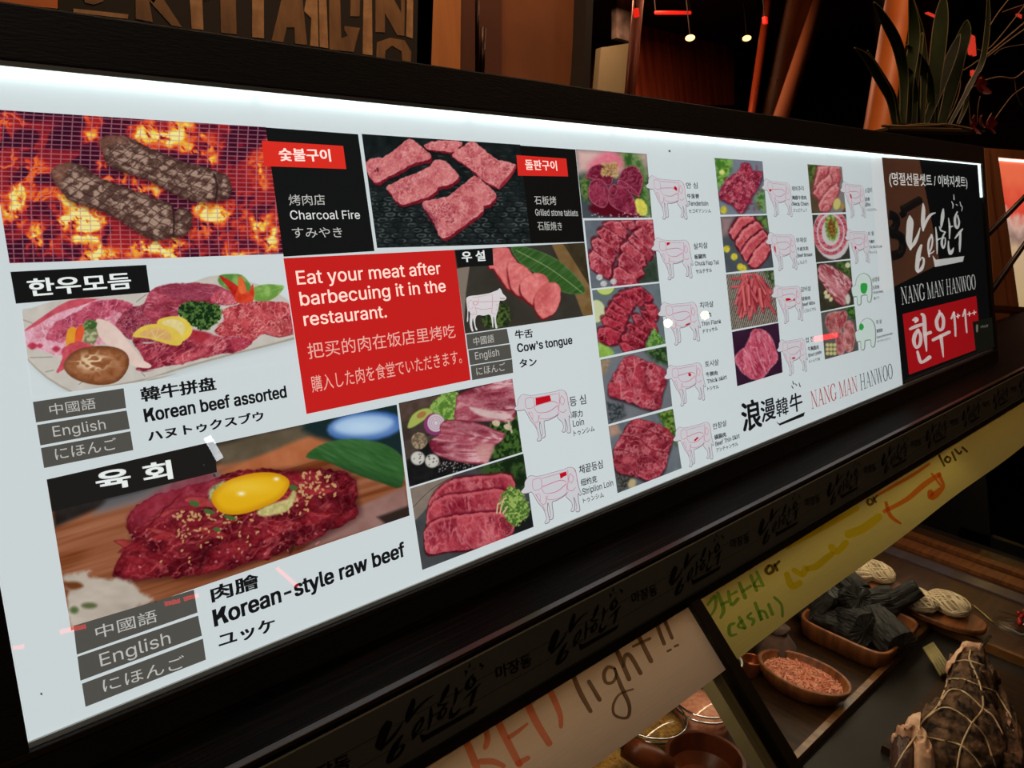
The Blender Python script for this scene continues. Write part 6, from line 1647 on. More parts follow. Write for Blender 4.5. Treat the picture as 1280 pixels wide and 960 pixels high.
# hook holding the joint
hk = thing('steel_skewer', 1.75, -.19, 'short bright steel skewer stuck in the upper end of the joint', 'skewer', h=.09)
a = at_plane(*[np.array(float(c)) for c in px('g5', (795, 238))], D0 + AN * .10, AN); b = at_plane(*[np.array(float(c)) for c in px('g5', (858, 165))], D0 + AN * .13, AN)
MB().tube([a, b], [.0035, .003], 10).build('skewer_rod', mat('polished_steel', (200, 204, 206), rough=.18, metal=1.0), hk)
# pale stalks
M_stalk = mat('pale_stalk', (150, 136, 88), rough=.5, col2=(112, 100, 60), nscale=20)
for i in range(5):
    q = dk('g3', [(838 + i * 9, 462 - i * 5), (915 + i * 12, 575 - i * 4)], .028)
    st = MB().tube([DP(q[0, 0], q[0, 1], .028), DP(q[1, 0], q[1, 1], .024)], .0036, 8).build('dried_stalk', M_stalk, smooth=True)
    tag(st, ['leftmost', 'second from the left', 'middle one', 'fourth from the left', 'rightmost'][i] + ' of the five thin pale stalks left of the tied joint', 'stalk', 'pale stalks in a bundle')
# steel tongs on the board
M_steel = mat('polished_steel', (200, 204, 206))
tg = thing('serving_tongs', 2.0, -.2, 'thin steel tongs lying on the wooden board right of the noodles', 'tongs', h=.0125)
for a_, b_ in (((1062, 275), (1150, 352)), ((1180, 300), (1280, 330)), ((1195, 365), (1290, 412))):
    q = dk('g3', [a_, b_], .018)
    MB().obox(DP(q[0, 0], q[0, 1], .016), DP(q[1, 0], q[1, 1], .016) - DP(q[0, 0], q[0, 1], .016), AV * .006, AN * .003).build('tong_arm', M_steel, tg)
gd = thing('glass_saucer', *cq((1225, 390), .0125), 'small clear glass saucer beside the tongs', 'saucer', h=.0125)
u, v = cq((1225, 390), .0125)
V, F = dishmesh(u, v, .035, .045, .014, .12, 2, .013, rb=.6, n=36)
put('saucer_body', V, F, glass_sheet('case_glass'), gd, smooth=True)
# red berries
bs = thing('berry_sprig', *cq((1268, 315), .02), 'sprig of small red berries at the right end of the board', 'berries', h=.0125)
rr = random.Random(8)
for i in range(9):
    u, v = cq((1262 + rr.uniform(-6, 22), 305 + rr.uniform(-14, 50)), .03)
    b = MB(); bm = bmesh.new(); bmesh.ops.create_icosphere(bm, subdivisions=2, radius=.0055); bm.verts.index_update()
    b.add([DP(u, v, .03) + np.array(x.co) for x in bm.verts], [[x.index for x in f.verts] for f in bm.faces]); bm.free()
    b.build('berry', mat('red_berry', (150, 20, 18), rough=.25), bs, smooth=True)
a, b = cq((1262, 350), .02), cq((1280, 290), .03)
MB().tube([DP(*a, .015), DP(*b, .03)], .0015, 6).build('twig', M_stalk, bs)

# ---- left part behind the first banner: jars, bowl, scoop
M_jar = glass_sheet('jar_glass', tint=(.94, .93, .92), k=1.3)
def jar(p, r, H, fillm, fh, label, fname, cat='jar', clamp=True):
    u, v = cq(p, H)
    t = thing('storage_jar', u, v, label, cat, h=.001)
    def lat(prof, name, m, n=36):
        V, F = [], []
        for rr_, z in prof:
            for k in range(n):
                a = 2 * math.pi * k / n; V.append(DP(u + rr_ * math.cos(a), v + rr_ * math.sin(a), z))
        for i in range(len(prof) - 1):
            for k in range(n): F.append((i * n + k, i * n + (k + 1) % n, (i + 1) * n + (k + 1) % n, (i + 1) * n + k))
        F.append(tuple((len(prof) - 1) * n + k for k in range(n)))
        if name != 'jar_wall': F.append(tuple(range(n))[::-1])
        return put(name, V, F, m, t, smooth=True)
    lat([(r, .002), (r, H * .85), (r * .95, H)], 'jar_wall', M_jar)
    lat([(r * .93, .003), (r * .93, fh * .96), (r * .6, fh), (.002, fh + .004)], fname, fillm)
    for z in (H, H * .86):
        pts = [DP(u + r * 1.02 * math.cos(a), v + r * 1.02 * math.sin(a), z) for a in np.linspace(0, 2 * math.pi, 33)]
        MB().tube(pts, .0018, 6).build('metal_band', M_steel, t, smooth=True)
def cq4(p, h):
    r = dk('g4', [p], h)[0]; return float(r[0]), float(r[1])
_cq = cq
def jar4(p, *a, **k):
    global cq
    cq = cq4
    jar(p, *a, **k); cq = _cq
M_grain = mat('yellow_grain', (176, 132, 56), rough=.7, col2=(120, 82, 30), nscale=120, bump=1.0, bscale=150)
jar4((560, 450), .052, .075, M_salt, .062, 'clear jar of pink salt with a metal band, just left of the glass post', 'salt_fill')
jar4((300, 540), .056, .060, M_grain, .052, 'clear jar of yellow grain below the paper banner', 'grain_fill')
u, v = cq4((568, 745), .06)
wb = thing('mixing_bowl', u, v, 'deep round dark brown wooden bowl at the lower edge beside the glass post', 'bowl')
V, F = dishmesh(u, v, .063, .063, .060, .12, 2, .001, rb=.66)
put('bowl_body', V, F, mat('reddish_wood', (96, 44, 20), rough=.35, col2=(60, 26, 12), nscale=5, stretch=(8, 2, 2), spec=.25), wb)
P0, P1 = DP(*cq4((160, 690), .08), .08), DP(*cq4((400, 800), .06), .06)
sc = empty('wooden_scoop', tuple((P0 + P1) / 2), 'tapered reddish brown wooden scoop handle below the cream banner', 'scoop', rot=ROT)
MB().tube([P0, P0 * .7 + P1 * .3, P0 * .35 + P1 * .65, P1], [.016, .020, .019, .014], 20).build('handle', mat('reddish_wood', (96, 44, 20)), sc, smooth=True)
u, v = cq4((110, 790), .03)
V, F = [], []
gh = MB(); n = 30
for j, r in enumerate((1, .85, .65, .4, .15, .02)):
    for k in range(n):
        a = 2 * math.pi * k / n; V.append(DP(u + .07 * r * math.cos(a), v + .07 * r * math.sin(a), .002 + .042 * (1 - r * r) ** .8 + .002 * math.sin(a * 9) * r))
for j in range(5):
    for k in range(n): F.append((j * n + k, j * n + (k + 1) % n, (j + 1) * n + (k + 1) % n, (j + 1) * n + k))
gp = put('grain_heap', V, F, M_grain, smooth=True); tag(gp, 'heap of yellow grain at the lower edge left of the scoop', 'grain', kind='stuff')
# dark cloth pouch and white string loop beside the post
u, v = cq4((920, 160), .05)
po = thing('cloth_pouch', u, v, 'small dull mauve cloth pouch behind the salt bowl under the yellow banner', 'pouch', h=.008)
V, F = [], []; n = 24
for z, r in ((.001, .030), (.012, .040), (.035, .038), (.055, .022), (.062, .014), (.072, .022)):
    for k in range(n):
        a = 2 * math.pi * k / n; rr_ = r * (1 + .06 * math.sin(5 * a)); V.append(DP(u + rr_ * math.cos(a), v + rr_ * math.sin(a), .008 + z))
for j in range(5):
    for k in range(n): F.append((j * n + k, j * n + (k + 1) % n, (j + 1) * n + (k + 1) % n, (j + 1) * n + k))
F.append(tuple(range(n))[::-1]); F.append(tuple(5 * n + k for k in range(n)))
put('pouch_body', V, F, mat('mauve_cloth', (96, 74, 66), rough=.9, col2=(74, 54, 48), nscale=20), po, smooth=True)
MB().tube([DP(u + .017 * math.cos(a), v + .017 * math.sin(a), .070) for a in np.linspace(0, 2 * math.pi, 20)], .002, 6).build('drawstring', mat('dark_cord', (30, 24, 20)), po)
u, v = cq4((795, 285), .03)
nb = thing('copper_cup', u, v, 'small copper coloured cup between the glass post and the salt bowl', 'cup', h=.008)
V, F = dishmesh(u, v, .020, .020, .035, .12, 2, .0085, rb=.8, n=28)
put('cup_body', V, F, mat('copper_cup_metal', (170, 98, 66), rough=.3, metal=.8), nb, smooth=True)
lp = MB().tube([at_plane(*[np.array(float(c)) for c in px('g4', p)], D0 + AN * .06, AN) for p in curve([(712, 245), (735, 248), (750, 270), (745, 295), (728, 302)], 4, False)], .0022, 8).build('string_loop', mat('white_cord', (206, 200, 190), rough=.7), smooth=True)
tag(lp, 'white cord loop just right of the glass post', 'cord')
# ================================================================== BEHIND THE SIGN
def slab(view, pts, y, th, name, m, parent=None, label=None, cat=None, kind=None):
    """board standing upright at depth y, outline read in the photograph, real thickness th"""
    q = px(view, pts); P = at_y(q[:, 0], q[:, 1], y); n = len(P)
    Q = P + np.array([0, th, 0])
    F = [tuple(range(n)), tuple(range(n, 2 * n))[::-1]] + [(i, n + i, n + (i + 1) % n, (i + 1) % n) for i in range(n)]
    V = np.concatenate([P, Q])
    if sum(np.cross(P[i] - P[0], P[(i + 1) % n] - P[0])[1] for i in range(n)) > 0: F = [f[::-1] for f in F]
    o = put(name, V, F, m, parent)
    if label: o['label'] = label
    if cat: o['category'] = cat
    if kind: o['kind'] = kind
    return o
M_tan = mat('tan_painted_letter', (142, 104, 68), rough=.7, col2=(106, 76, 48), nscale=26, stretch=(1, 1, .3))
M_tan2 = mat('pale_tan_letter', (188, 148, 106), rough=.7, col2=(150, 112, 76), nscale=30)
M_cb = mat('chalkboard_brown', (17, 12, 9), rough=.8, col2=(22, 15, 11), nscale=4)
M_lw = mat('light_wood_panel', (196, 128, 70), rough=.6, col2=(178, 112, 60), nscale=4, stretch=(6, 1, .6))
BY = BW - 0.03
cb = empty('lettered_board', tuple(at_y(300, 60, BY)), 'dark brown board with tall tan painted letters behind the sign, upper left', 'board')
slab('h1', [(180, -260), (1340, -200), (1320, 400), (182, 300)], BY, .028, 'board_panel', M_cb, cb)
letters = [([(225, 26), (395, 44), (393, 58), (226, 38)], M_tan2), ([(245, -40), (320, -40), (318, 4), (290, 14), (262, 8)], M_tan), ([(416, -60), (448, -60), (470, 68), (418, 58)], M_tan), ([(448, -10), (472, -50), (560, 84), (528, 78)], M_tan), ([(470, -60), (520, -60), (472, 10), (460, -6)], M_tan),
           ([(580, -60), (620, -60), (626, 92), (590, 88)], M_tan2), ([(650, -40), (660, -20), (640, 0), (618, 0), (618, -14)], M_tan2), ([(676, -60), (724, -60), (728, 106), (680, 100)], M_tan), ([(776, -60), (812, -60), (812, 118), (776, 114)], M_tan2),
           ([(880, -60), (925, -60), (945, 138), (908, 134), (906, 84), (882, 84), (872, 130), (836, 124)], M_tan), ([(936, 34), (952, -60), (976, -60), (980, 144), (954, 140), (958, 56)], M_tan2), ([(980, -60), (1002, -60), (1010, 148), (984, 144)], M_tan2),
           ([(1012, -60), (1110, -60), (1106, 50), (1078, 50), (1080, -20), (1046, -20), (1050, 118), (1070, 110), (1060, 92), (1060, 80), (1108, 86), (1102, 104), (1088, 160), (1014, 152)], M_tan), ([(1120, -60), (1144, -60), (1146, 170), (1116, 166)], M_tan2),
           ([(1155, -60), (1180, -60), (1235, 40), (1232, -60), (1246, -60), (1244, 110), (1222, 108), (1184, 40), (1184, 100), (1156, 98)], M_tan), ([(1254, -60), (1272, -60), (1270, 118), (1250, 112)], M_tan2),
           ([(1158, 176), (1160, 130), (1200, 116), (1245, 124), (1266, 160), (1264, 190), (1238, 186), (1236, 158), (1206, 140), (1186, 156), (1184, 180)], M_tan)]
for i, (pt, m) in enumerate(letters):
    slab('h1', pt, BY - .001, .001, 'painted_letter', m, cb)
slab('h1', [(-200, -200), (178, -200), (178, 26), (-200, -4)], BY - .01, .03, 'wall_plank', mat('orange_wood', (232, 130, 56), rough=.5, col2=(206, 108, 44), nscale=4), None, 'orange lit wooden plank on the wall at the top left corner', 'plank')
slab('h2', [(142, -300), (312, -300), (303, 420), (128, 420)], BY, .028, 'wall_plank', M_lw, None, 'light wood vertical plank between the lettered board and the dark brown wall', 'plank')
slab('h2', [(313, -300), (470, -300), (470, 420), (304, 420)], BY + .01, .018, 'wall_plank', mat('dark_red_wood', (92, 46, 26), rough=.6, col2=(78, 38, 22), nscale=4), None, 'dark red brown vertical plank right of the light wood one', 'plank')
slab('h2', [(818, -300), (850, -300), (820, 420), (786, 420), (800, 250), (806, 130)], BY - .02, .09, 'trim_1', mat('black_trim', (22, 16, 13), rough=.6), kind='structure')
# thin rods standing on the top rail
for i, (a, b, r) in enumerate((((372, -140), (363, 275), .003), ((396, 112), (378, 280), .0042))):
    q = px('h2', [a, b]); P = at_y(q[:, 0], q[:, 1], PANEL_Y + .06)
    P[1, 2] = RT + .0002
    rd = MB().tube([P[0], P[1]], r, 8).build('metal_rod', mat('dark_rod', (70, 40, 26), rough=.3, metal=.6), smooth=True)
    tag(rd, ('taller thin dark rod' if i == 0 else 'shorter thicker dark rod with a pale tip') + ' standing on the top edge of the sign', 'rod')
# window to the dark dining room
wx0, wx1 = x_end + .02, 8.0
M_wf = mat('black_trim', (22, 16, 13))
wn = empty('window_1', (4.5, BW, 0), None, None); wn['kind'] = 'structure'
MB().box((wx0, BW + .04, .9), (wx1, BW + .046, 3.75)).build('window_pane', glass_sheet('shop_window', tint=(.8, .78, .76), k=.8), wn)
MB().box((wx0 - .02, BW - .02, 0), (wx1, BW + .1, .9)).build('window_sill', M_wf, wn)
for x in (4.95, 8.0): MB().box((x, BW, .9), (x + .05, BW + .09, 3.79)).build('window_mullion', M_wf, wn)
def pole(view, a, b, w, y, m, name, label, cat):
    q = px(view, [a, b]); P = at_y(q[:, 0], q[:, 1], y)
    d = P[1] - P[0]; P0_ = P[0] - d * ((P[0, 2] - 3.79) / (d[2]) if P[0, 2] < 3.79 else 0); t = (0.001 - P[0, 2]) / d[2]
    o = MB().tube([P0_, P[0] + d * t], w, 12).build(name, m, smooth=True); tag(o, label, cat); return o
RY = 3.2
pole('h2', (1018, 0), (985, 360), .035, RY, mat('copper_pole', (150, 70, 40), rough=.3, metal=.5), 'metal_pole', 'reddish pole behind the window, left of the neon bar', 'pole')
pole('h3', (345, 40), (292, 400), .030, RY, mat('copper_pole', (150, 70, 40)), 'metal_pole', 'reddish pole behind the window, right of the second ceiling lamp', 'pole')
pole('h3', (540, 0), (398, 420), .055, RY - .3, mat('tan_wood_pole', (120, 76, 46), rough=.6), 'wooden_pole', 'slanting tan wooden pole behind the window', 'pole')
pole('h3', (828, -20), (748, 470), .060, 1.5, mat('orange_wood', (232, 130, 56)), 'wooden_post', 'bright orange wooden post behind the plant', 'post')
M_red = mat('red_neon', (255, 40, 30), emit=(255, 40, 28), estr=1.4)
M_wl = mat('warm_bulb', (255, 220, 170), emit=(255, 196, 120), estr=6)
def lampbox(view, c, w, h, y, m, name, label, cat, group=None):
    q = px(view, [(c[0] - w, c[1] - h), (c[0] + w, c[1] + h)]); P = at_y(q[:, 0], q[:, 1], y)
    o = MB().box((P[0, 0], y, P[1, 2]), (P[1, 0], y + .03, P[0, 2]), .004).build(name, m); tag(o, label, cat, group)
    MB().tube([((P[0, 0] + P[1, 0]) / 2, y + .015, P[0, 2] - .003), ((P[0, 0] + P[1, 0]) / 2, y + .015, 3.79)], .005, 6).build('hanger', M_wf, o); return o
q = px('h2', [(1087, 51), (1224, 51)]); P = at_y(q[:, 0], q[:, 1], RY + .6)
o = MB().tube([P[0], P[1]], .014, 10).build('neon_tube', M_red, smooth=True); tag(o, 'long red neon bar glowing behind the window', 'light')
for p_ in P: MB().tube([p_ + [0, 0, .012], [p_[0], p_[1], 3.79]], .004, 6).build('hanger', M_wf, o)
lampbox('h2', (1017, 48), 6, 18, RY - .1, M_red, 'neon_tube', 'short upright red light on the left pole behind the window', 'light')
lampbox('h3', (345, 72), 5, 14, RY - .1, M_red, 'neon_tube', 'short upright red light on the right pole behind the window', 'light')
for i, (c, w) in enumerate((((66, 138), 20), ((272, 139), 20))):
    q = px('h3', c); P = at_y(q[0], q[1], RY + .4)
    b = MB(); bm = bmesh.new(); bmesh.ops.create_icosphere(bm, subdivisions=3, radius=.036); bm.verts.index_update()
    b.add([P + np.array([x.co.x, x.co.y, x.co.z * .6]) for x in bm.verts], [[x.index for x in f.verts] for f in bm.faces]); bm.free()
    t = empty('pendant_lamp', tuple(P), ('left' if i == 0 else 'right') + ' of the two small warm lamps hanging behind the window', 'lamp')
    b.build('bulb', M_wl, t, smooth=True)
    MB().tube([P + [0, 0, .03], [P[0], P[1], 3.79]], .004, 6).build('cord', M_wf, t)
slab('h2', [(868, 190), (1000, 170), (985, 400), (850, 400)], RY + 1.0, .05, 'grey_panel', mat('grey_green_panel', (96, 104, 84), rough=.6), None, 'grey green panel far behind the window', 'panel')
slab('h2', [(930, 0), (992, 0), (990, 168), (930, 150)], RY + 1.02, .05, 'wall_poster', mat('faded_poster', (110, 110, 108), rough=.6, col2=(60, 60, 62), nscale=10), None, 'faded grey poster far behind the window', 'poster')
slab('h2', [(1040, 80), (1400, 150), (1400, 420), (1010, 420)], RY + 1.4, .05, 'brown_screen', mat('dark_red_screen', (190, 100, 66), rough=.6, col2=(130, 60, 40), nscale=3, stretch=(5, 1, .3)), None, 'dark reddish brown screen far behind the window', 'screen')
area_lamp('dining_room_fill_light', (5.6, 3.6, 3.7), 1.0, 60, (1.0, .45, .25))  # unseen lamp added to brighten the space behind the window
# ================================================================== PLANT ON TOP OF THE SIGN
PY = PANEL_Y + .05
M_leaf = mat('strap_leaf', (36, 48, 16), rough=.6, spec=.15, col2=(22, 32, 10), nscale=14, stretch=(1, 1, .2))
M_edge = mat('leaf_edge', (110, 100, 56), rough=.5)
pl_ = empty('potted_orchid', (float(at_y(1150, 160, PY)[0]), PY, RT + .0002), 'strap leaved green plant with red flowers standing on the right end of the sign', 'plant')
def leaf(pts, w, dy, seed):
    P = curve(pts, 5, False); q = px('h4', P); n = len(P)
    C3 = at_y(q[:, 0], q[:, 1], PY)
    C3[:, 1] += dy * np.linspace(0, 1, n)
    sc_ = np.linalg.norm(C3 - CAM, axis=1) / FPX / 5.818
    L_, R_, T_ = [], [], []
    for i in range(n):
        t = C3[min(i + 1, n - 1)] - C3[max(i - 1, 0)]; t /= np.linalg.norm(t)
        view = C3[i] - CAM; view /= np.linalg.norm(view)
        s = np.cross(t, view); s /= np.linalg.norm(s)
        k = i / (n - 1)
        wd = w * .5 * sc_[i] * min(1, .55 + k * 1.2) * (1 - max(0, (k - .55) / .45) ** 2.2)
        wd = max(wd, .0006)
        L_.append(C3[i] - s * wd - view * .004); R_.append(C3[i] + s * wd - view * .004); T_.append(C3[i])
    V = L_ + T_ + R_ + [p + np.array([0, .0012, 0]) for p in L_ + T_ + R_]
    F = []
    for i in range(n - 1):
        for a in (0, 1):
            F.append((a * n + i, a * n + i + 1, (a + 1) * n + i + 1, (a + 1) * n + i)); b = 3 * n
            F.append((b + a * n + i, b + (a + 1) * n + i, b + (a + 1) * n + i + 1, b + a * n + i + 1))
    o = put('leaf', V, F, M_leaf, pl_, smooth=True)
    for E_ in (L_, R_): MB().tube(E_, .0011, 5).build('leaf_margin', M_edge, o)
for i, (pts, w) in enumerate(([[(400, 900), (405, 560), (360, 330), (270, 150), (188, 15)], 62], [[(340, 900), (320, 720), (250, 560), (180, 420), (100, 332)], 52], [[(440, 900), (430, 600), (455, 330), (440, 150), (400, -40)], 66],
    [[(610, 900), (600, 680), (560, 520), (500, 410), (430, 325)], 60], [[(620, 900), (640, 600), (680, 330), (715, 100), (740, -60)], 86], [[(680, 900), (740, 640), (780, 400), (815, 250), (822, 158)], 84],
    [[(480, 900), (480, 620), (500, 420), (546, 236)], 56], [[(540, 900), (565, 560), (560, 300), (520, 80), (500, -60)], 44], [[(560, 900), (650, 640), (720, 420), (770, 260)], 60], [[(500, 900), (470, 700), (440, 560), (412, 480)], 80], [[(380, 900), (350, 700), (280, 540), (190, 355)], 28],
    [[(740, 900), (880, 620), (960, 430), (985, 160), (975, -40)], 30], [[(800, 900), (860, 760), (870, 650), (950, 500)], 26])):
    leaf(pts, w, .02 * math.sin(i * 2.1), i)
M_br = mat('dry_branch', (150, 110, 66), rough=.7, col2=(112, 80, 46), nscale=20)
for pts, r in (([(1000, 405), (1100, 320), (1300, 150)], 2.4), ([(1010, 415), (1120, 330), (1300, 200)], 2.4), ([(940, 360), (1040, 340), (1300, 20)], 1.6), ([(1000, 240), (1080, 110), (1180, -20)], 1.6), ([(1120, 90), (1200, 60), (1300, 30)], 1.4), ([(1060, 400), (1130, 350), (1300, 320)], 1.2),
               ([(830, 515), (890, 480), (948, 438)], 1.8), ([(900, 640), (980, 590), (1100, 560), (1210, 568), (1300, 500)], 2.2), ([(1050, 890), (1120, 790), (1200, 690), (1300, 620)], 1.4), ([(810, 520), (815, 640), (760, 800), (700, 900)], 1.3), ([(890, 900), (880, 760), (870, 690)], 1.2), ([(1210, 570), (1230, 700), (1270, 780)], 1.0), ([(940, 900), (945, 780), (960, 700)], 1.0)):
    q = px('h4', curve(pts, 5, False)); P = at_y(q[:, 0], q[:, 1], PY)
    MB().tube(P, r * .0011, 6).build('dry_branch', M_br, pl_, smooth=True)
for pts, r in (([(250, 915), (430, 920), (620, 912), (730, 908), (900, 940)], 3.4), ([(300, 935), (500, 935), (820, 940)], 3.0), ([(440, 912), (600, 902), (760, 925)], 2)):
    q = px('h4', curve(pts, 5, False)); P = at_y(q[:, 0], q[:, 1], PANEL_Y + .01)
    P[:, 2] = np.maximum(P[:, 2], RT + .0002 + r * .0012)
    MB().tube(P, r * .0011, 6).build('moss_twig', mat('yellow_moss', (130, 100, 44), rough=.8), pl_, smooth=True)
M_fl = mat('red_petal', (150, 20, 22), rough=.5, col2=(110, 12, 16), nscale=30)
def flower(c, r, n):
    q = px('h4', c); P = at_y(q[0], q[1], PY - .01)
    root = MB(); rr = random.Random(int(c[0]))
    for i in range(n):
        a = 2 * math.pi * i / n + rr.uniform(-.3, .3); k = r * rr.uniform(.7, 1.1)
        d = np.array([math.cos(a), rr.uniform(-.5, .2), math.sin(a)]); s = np.cross(d, [0, 1, 0]); s /= np.linalg.norm(s)
        V = []; F = []
        for j in range(5):
            t = j / 4; w_ = k * .42 * math.sin(math.pi * (t * .85 + .1))
            for u in (-1, 0, 1): V.append(P + d * k * t + s * u * w_ + np.array([0, -.3 * k * t * t + .1 * k * (u == 0), 0]))
        for j in range(4):
            for u in (0, 1): F.append((j * 3 + u, (j + 1) * 3 + u, (j + 1) * 3 + u + 1, j * 3 + u + 1))
        put('petal', V, F, M_fl, pl_, smooth=True)
flower((935, 620), .042, 7); flower((900, 915), .036, 6); flower((1010, 905), .036, 6); flower((960, 890), .030, 5)
slab('h4', [(290, 925), (1000, 945), (1000, 962), (290, 945)], PANEL_Y + .035, .04, 'pot_tray', mat('dark_moss', (58, 46, 22), rough=.9, col2=(34, 26, 12), nscale=60), pl_)
# lit red signs behind the plant
def redsign(c, w, h, label):
    o = lampbox('h4', c, w, h, 2.4, mat('lit_red_sign', (255, 60, 40), emit=(255, 70, 50), estr=1.3, col2=(255, 200, 180), nscale=60), 'lit_sign', label, 'sign')
    return o
redsign((912, 325), 24, 80, 'small upright red and white lit sign behind the plant, right of its leaves')
redsign((1262, 112), 20, 18, 'tiny red light at the right edge behind the branches')
redsign((635, 110), 50, 26, 'dim red light strip seen between the plant leaves')
redsign((922, 530), 10, 24, 'tiny white red light just above the red flower')
slab('h4', [(470, -60), (700, -60), (640, 620), (520, 900), (470, 900)], 2.6, .05, 'brown_screen', mat('brown_panel', (120, 62, 34), rough=.6), None, 'brown panel behind the plant leaves, right of the orange post', 'panel')
# ================================================================== RIGHT OF THE SIGN: LIT POSTER CABINET, ARMS, COUNTER
cy = 1.35
pc = empty('poster_cabinet', tuple(at_y(1262, 300, cy)), 'tall cream wooden framed cabinet with a lit red and cream meat poster', 'cabinet')
M_cream = mat('cream_wood', (176, 116, 76), rough=.5, col2=(154, 98, 62), nscale=3, stretch=(1, 1, .3))
slab('h5', [(82, 66), (420, 90), (420, 900), (132, 800)], cy + .02, .15, 'cabinet_body', M_cream, pc)
slab('h5', [(82, 66), (96, 67), (146, 800), (132, 800)], cy, .019, 'stile', M_cream, pc)
slab('h5', [(104, 68), (124, 69), (200, 620), (180, 620)], cy - .004, .022, 'stile', M_cream, pc)
slab('h5', [(126, 70), (420, 92), (420, 122), (130, 98)], cy - .004, .022, 'rail', M_cream, pc)
def poster_mat():
    m, nt, b = new_mat('lit_meat_poster')
    tc = nt.nodes.new('ShaderNodeTexCoord'); sx = nt.nodes.new('ShaderNodeSeparateXYZ'); r = nt.nodes.new('ShaderNodeValToRGB')
    n = nt.nodes.new('ShaderNodeTexNoise'); n.inputs['Scale'].default_value = 9; ad = nt.nodes.new('ShaderNodeMath'); ad.operation = 'MULTIPLY_ADD'; ad.inputs[1].default_value = .25
    nt.links.new(tc.outputs['Generated'], sx.inputs[0]); nt.links.new(tc.outputs['Generated'], n.inputs[0])
    nt.links.new(n.outputs[0], ad.inputs[0]); nt.links.new(sx.outputs[2], ad.inputs[2]); nt.links.new(ad.outputs[0], r.inputs[0])
    e = r.color_ramp.elements
    e[0].position = 0; e[0].color = lin((120, 84, 56)) + (1,); e[1].position = 1; e[1].color = lin((236, 110, 76)) + (1,)
    for p_, c_ in ((.35, (190, 166, 120)), (.62, (206, 176, 140)), (.70, (150, 120, 110)), (.78, (214, 176, 160)), (.84, (224, 74, 56))):
        x = e.new(p_); x.color = lin(c_) + (1,)
    nt.links.new(r.outputs[0], b.inputs['Emission Color']); b.inputs['Emission Strength'].default_value = .8; nt.links.new(r.outputs[0], b.inputs['Base Color'])
    return m
slab('h5', [(128, 100), (420, 124), (420, 640), (200, 620)], cy + .008, .01, 'lit_poster', poster_mat(), pc)
slab('h5', [(128, 100), (420, 124), (420, 132), (129, 107)], cy - .002, .008, 'light_strip', mat('white_tube', (255, 240, 230), emit=(255, 226, 210), estr=2), pc)
for i, (a, b) in enumerate((((96, 352), (240, 205)), ((104, 545), (240, 352)))):
    q = px('h5', [a, b]); P = at_y(q[:, 0], q[:, 1], PANEL_Y + .25 if i == 0 else PANEL_Y + .22)
    d = P[1] - P[0]
    o = MB().tube([P[0] - d * .35, P[1] + d * 2.2], .011, 12).build('black_arm', mat('black_arm', (20, 12, 9), rough=.35), smooth=True)
    tag(o, ('upper' if i == 0 else 'lower') + ' of the two slanting black metal arms right of the sign', 'metal arm')
slab('h5', [(110, 590), (420, 610), (420, 626), (112, 606)], 1.22, .1, 'shelf_board', mat('shelf_wood', (96, 54, 30), rough=.5), None, 'dark wooden shelf board below the lit poster', 'shelf')
slab('h5', [(114, 620), (420, 690), (420, 770), (122, 712)], 1.22, .1, 'wooden_crate', mat('crate_wood', (190, 112, 58), rough=.5, col2=(150, 84, 42), nscale=4), None, 'orange brown wooden crate on the counter below the shelf board', 'crate')
area_lamp('cabinet_fill_light', (4.6, .5, 3.7), .4, 14.0, (1.0, .6, .35))  # unseen overhead lamp added to light the poster cabinet

# ================================================================== ACROSS THE AISLE (seen only as reflections in the cover sheet)
def mirror(px_, py_, s):
    """point at distance s along the reflected sight line of the cover sheet"""
    P = at_y(px_, py_, PANEL_Y - .0085); d = ray(px_, py_); d = d / np.linalg.norm(d); d = d * np.array([1, -1, 1])
    return P + d * s
M_spot = mat('spot_bulb', (255, 236, 200), emit=(255, 236, 196), estr=14)
for i, (x, y, s) in enumerate(((835, 404, 1.5), (881, 394, 1.5))):
    P = mirror(x, y, s)
    t = empty('ceiling_spot', tuple(P), ('nearer' if i == 0 else 'farther') + ' of the two round warm spotlights across the aisle, mirrored in the sign', 'lamp')
    b = MB(); bm = bmesh.new(); bmesh.ops.create_icosphere(bm, subdivisions=3, radius=.0145); bm.verts.index_update()
    b.add([P + np.array(x_.co) for x_ in bm.verts], [[x_.index for x_ in f.verts] for f in bm.faces]); bm.free()
    b.build('bulb', M_spot, t, smooth=True)
    MB().tube([P + [0, 0, .015], [P[0], P[1], 3.79]], .006, 8).build('stem', M_wf, t)
A_, B_ = mirror(259, 546, 2.0), mirror(275, 574, 2.0)
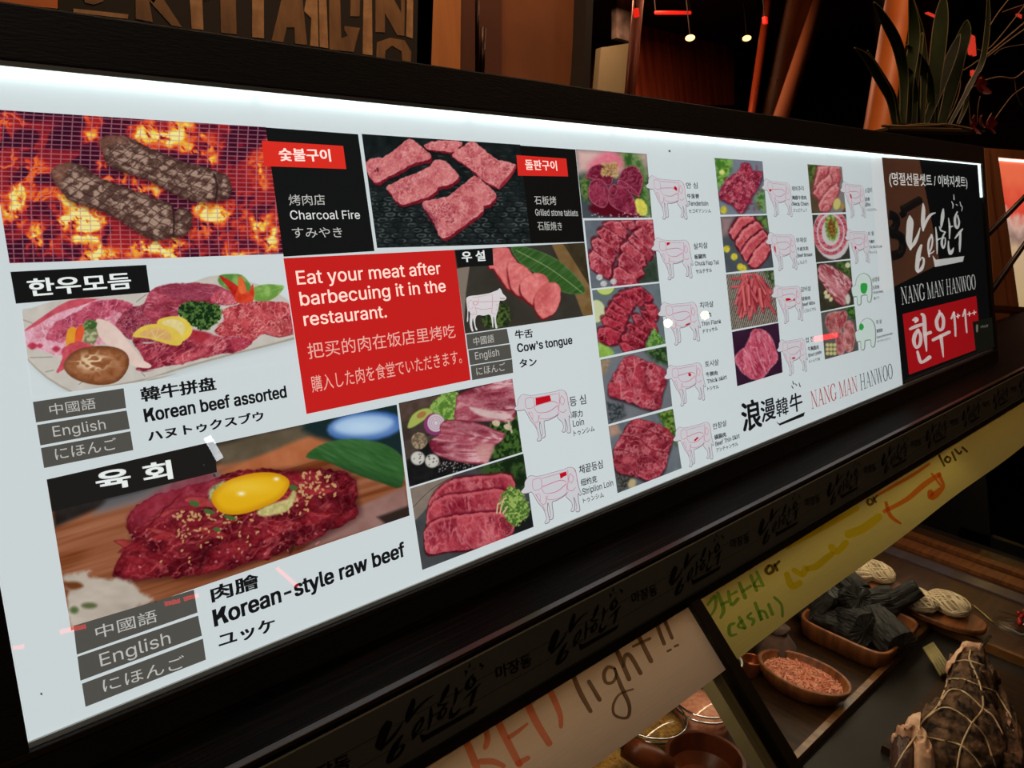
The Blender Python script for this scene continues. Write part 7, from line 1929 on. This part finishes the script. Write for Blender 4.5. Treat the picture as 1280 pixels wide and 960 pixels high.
o = MB().tube([A_, B_], .012, 10).build('tube_lamp', mat('cool_tube', (240, 250, 255), emit=(240, 248, 255), estr=9), smooth=True); tag(o, 'short white tube lamp across the aisle, mirrored as a bright streak above the raw beef', 'lamp')
M_rl = mat('red_led', (255, 30, 40), emit=(255, 24, 40), estr=6)
for i, (a, b, s, r) in enumerate((((75, 790), (107, 783), 1.6, .006), ((206, 755), (225, 751), 1.6, .006), ((230, 749), (248, 744), 1.6, .006), ((8, 812), (30, 808), 1.6, .005), ((346, 710), (372, 733), 1.8, .006), ((1019, 424), (1045, 419), 1.6, .011))):
    o = MB().tube([mirror(*a, s), mirror(*b, s)], r, 8).build('led_bar', M_rl, smooth=True)
    tag(o, ['first red light bar of the row across the aisle', 'second red light bar of the row across the aisle', 'third red light bar of the row across the aisle', 'faint outermost red light bar across the aisle', 'slanting red light bar across the aisle', 'wide red light bar far down the aisle'][i] + ', mirrored in the sign', 'light')
# brown board with dark digits hanging across the aisle
Q = [mirror(x, y, 2.2) for x, y in ((1085, 150), (1142, 190), (1170, 330), (1100, 365))]
def sheet3(P, th, name, m, parent=None):
    P = [np.array(p) for p in P]; n = np.cross(P[1] - P[0], P[3] - P[0]); n /= np.linalg.norm(n)
    V = P + [p + n * th for p in P]; k = len(P)
    return put(name, V, [tuple(range(k))[::-1], tuple(range(k, 2 * k))] + [(i, (i + 1) % k, k + (i + 1) % k, k + i) for i in range(k)], m, parent)
bb = empty('hanging_signboard', tuple(Q[0]), 'brown signboard with dark digits and an added glow across the aisle, mirrored in the black field', 'sign')
sheet3(Q, .02, 'board_face', mat('brown_board_added_glow', (150, 96, 62), emit=(200, 130, 90), estr=.30), bb)  # emission added so the board's reflection shows up brown
M_dig = mat('dark_digit', (8, 7, 6))
def digit(pts, w):
    P = curve(pts, 5, False)
    q = px('L', P)
    MB().tube([mirror(x, y, 2.17) for x, y in q], w, 8).build('digit_stroke', M_dig, bb)
digit([(200, 270), (290, 220), (385, 165)], .022); digit([(200, 270), (215, 300), (225, 320)], .022)
digit([(80, 310), (130, 330), (150, 400), (110, 470), (80, 480)], .024); digit([(100, 500), (180, 520), (215, 600), (190, 690), (110, 720)], .024)
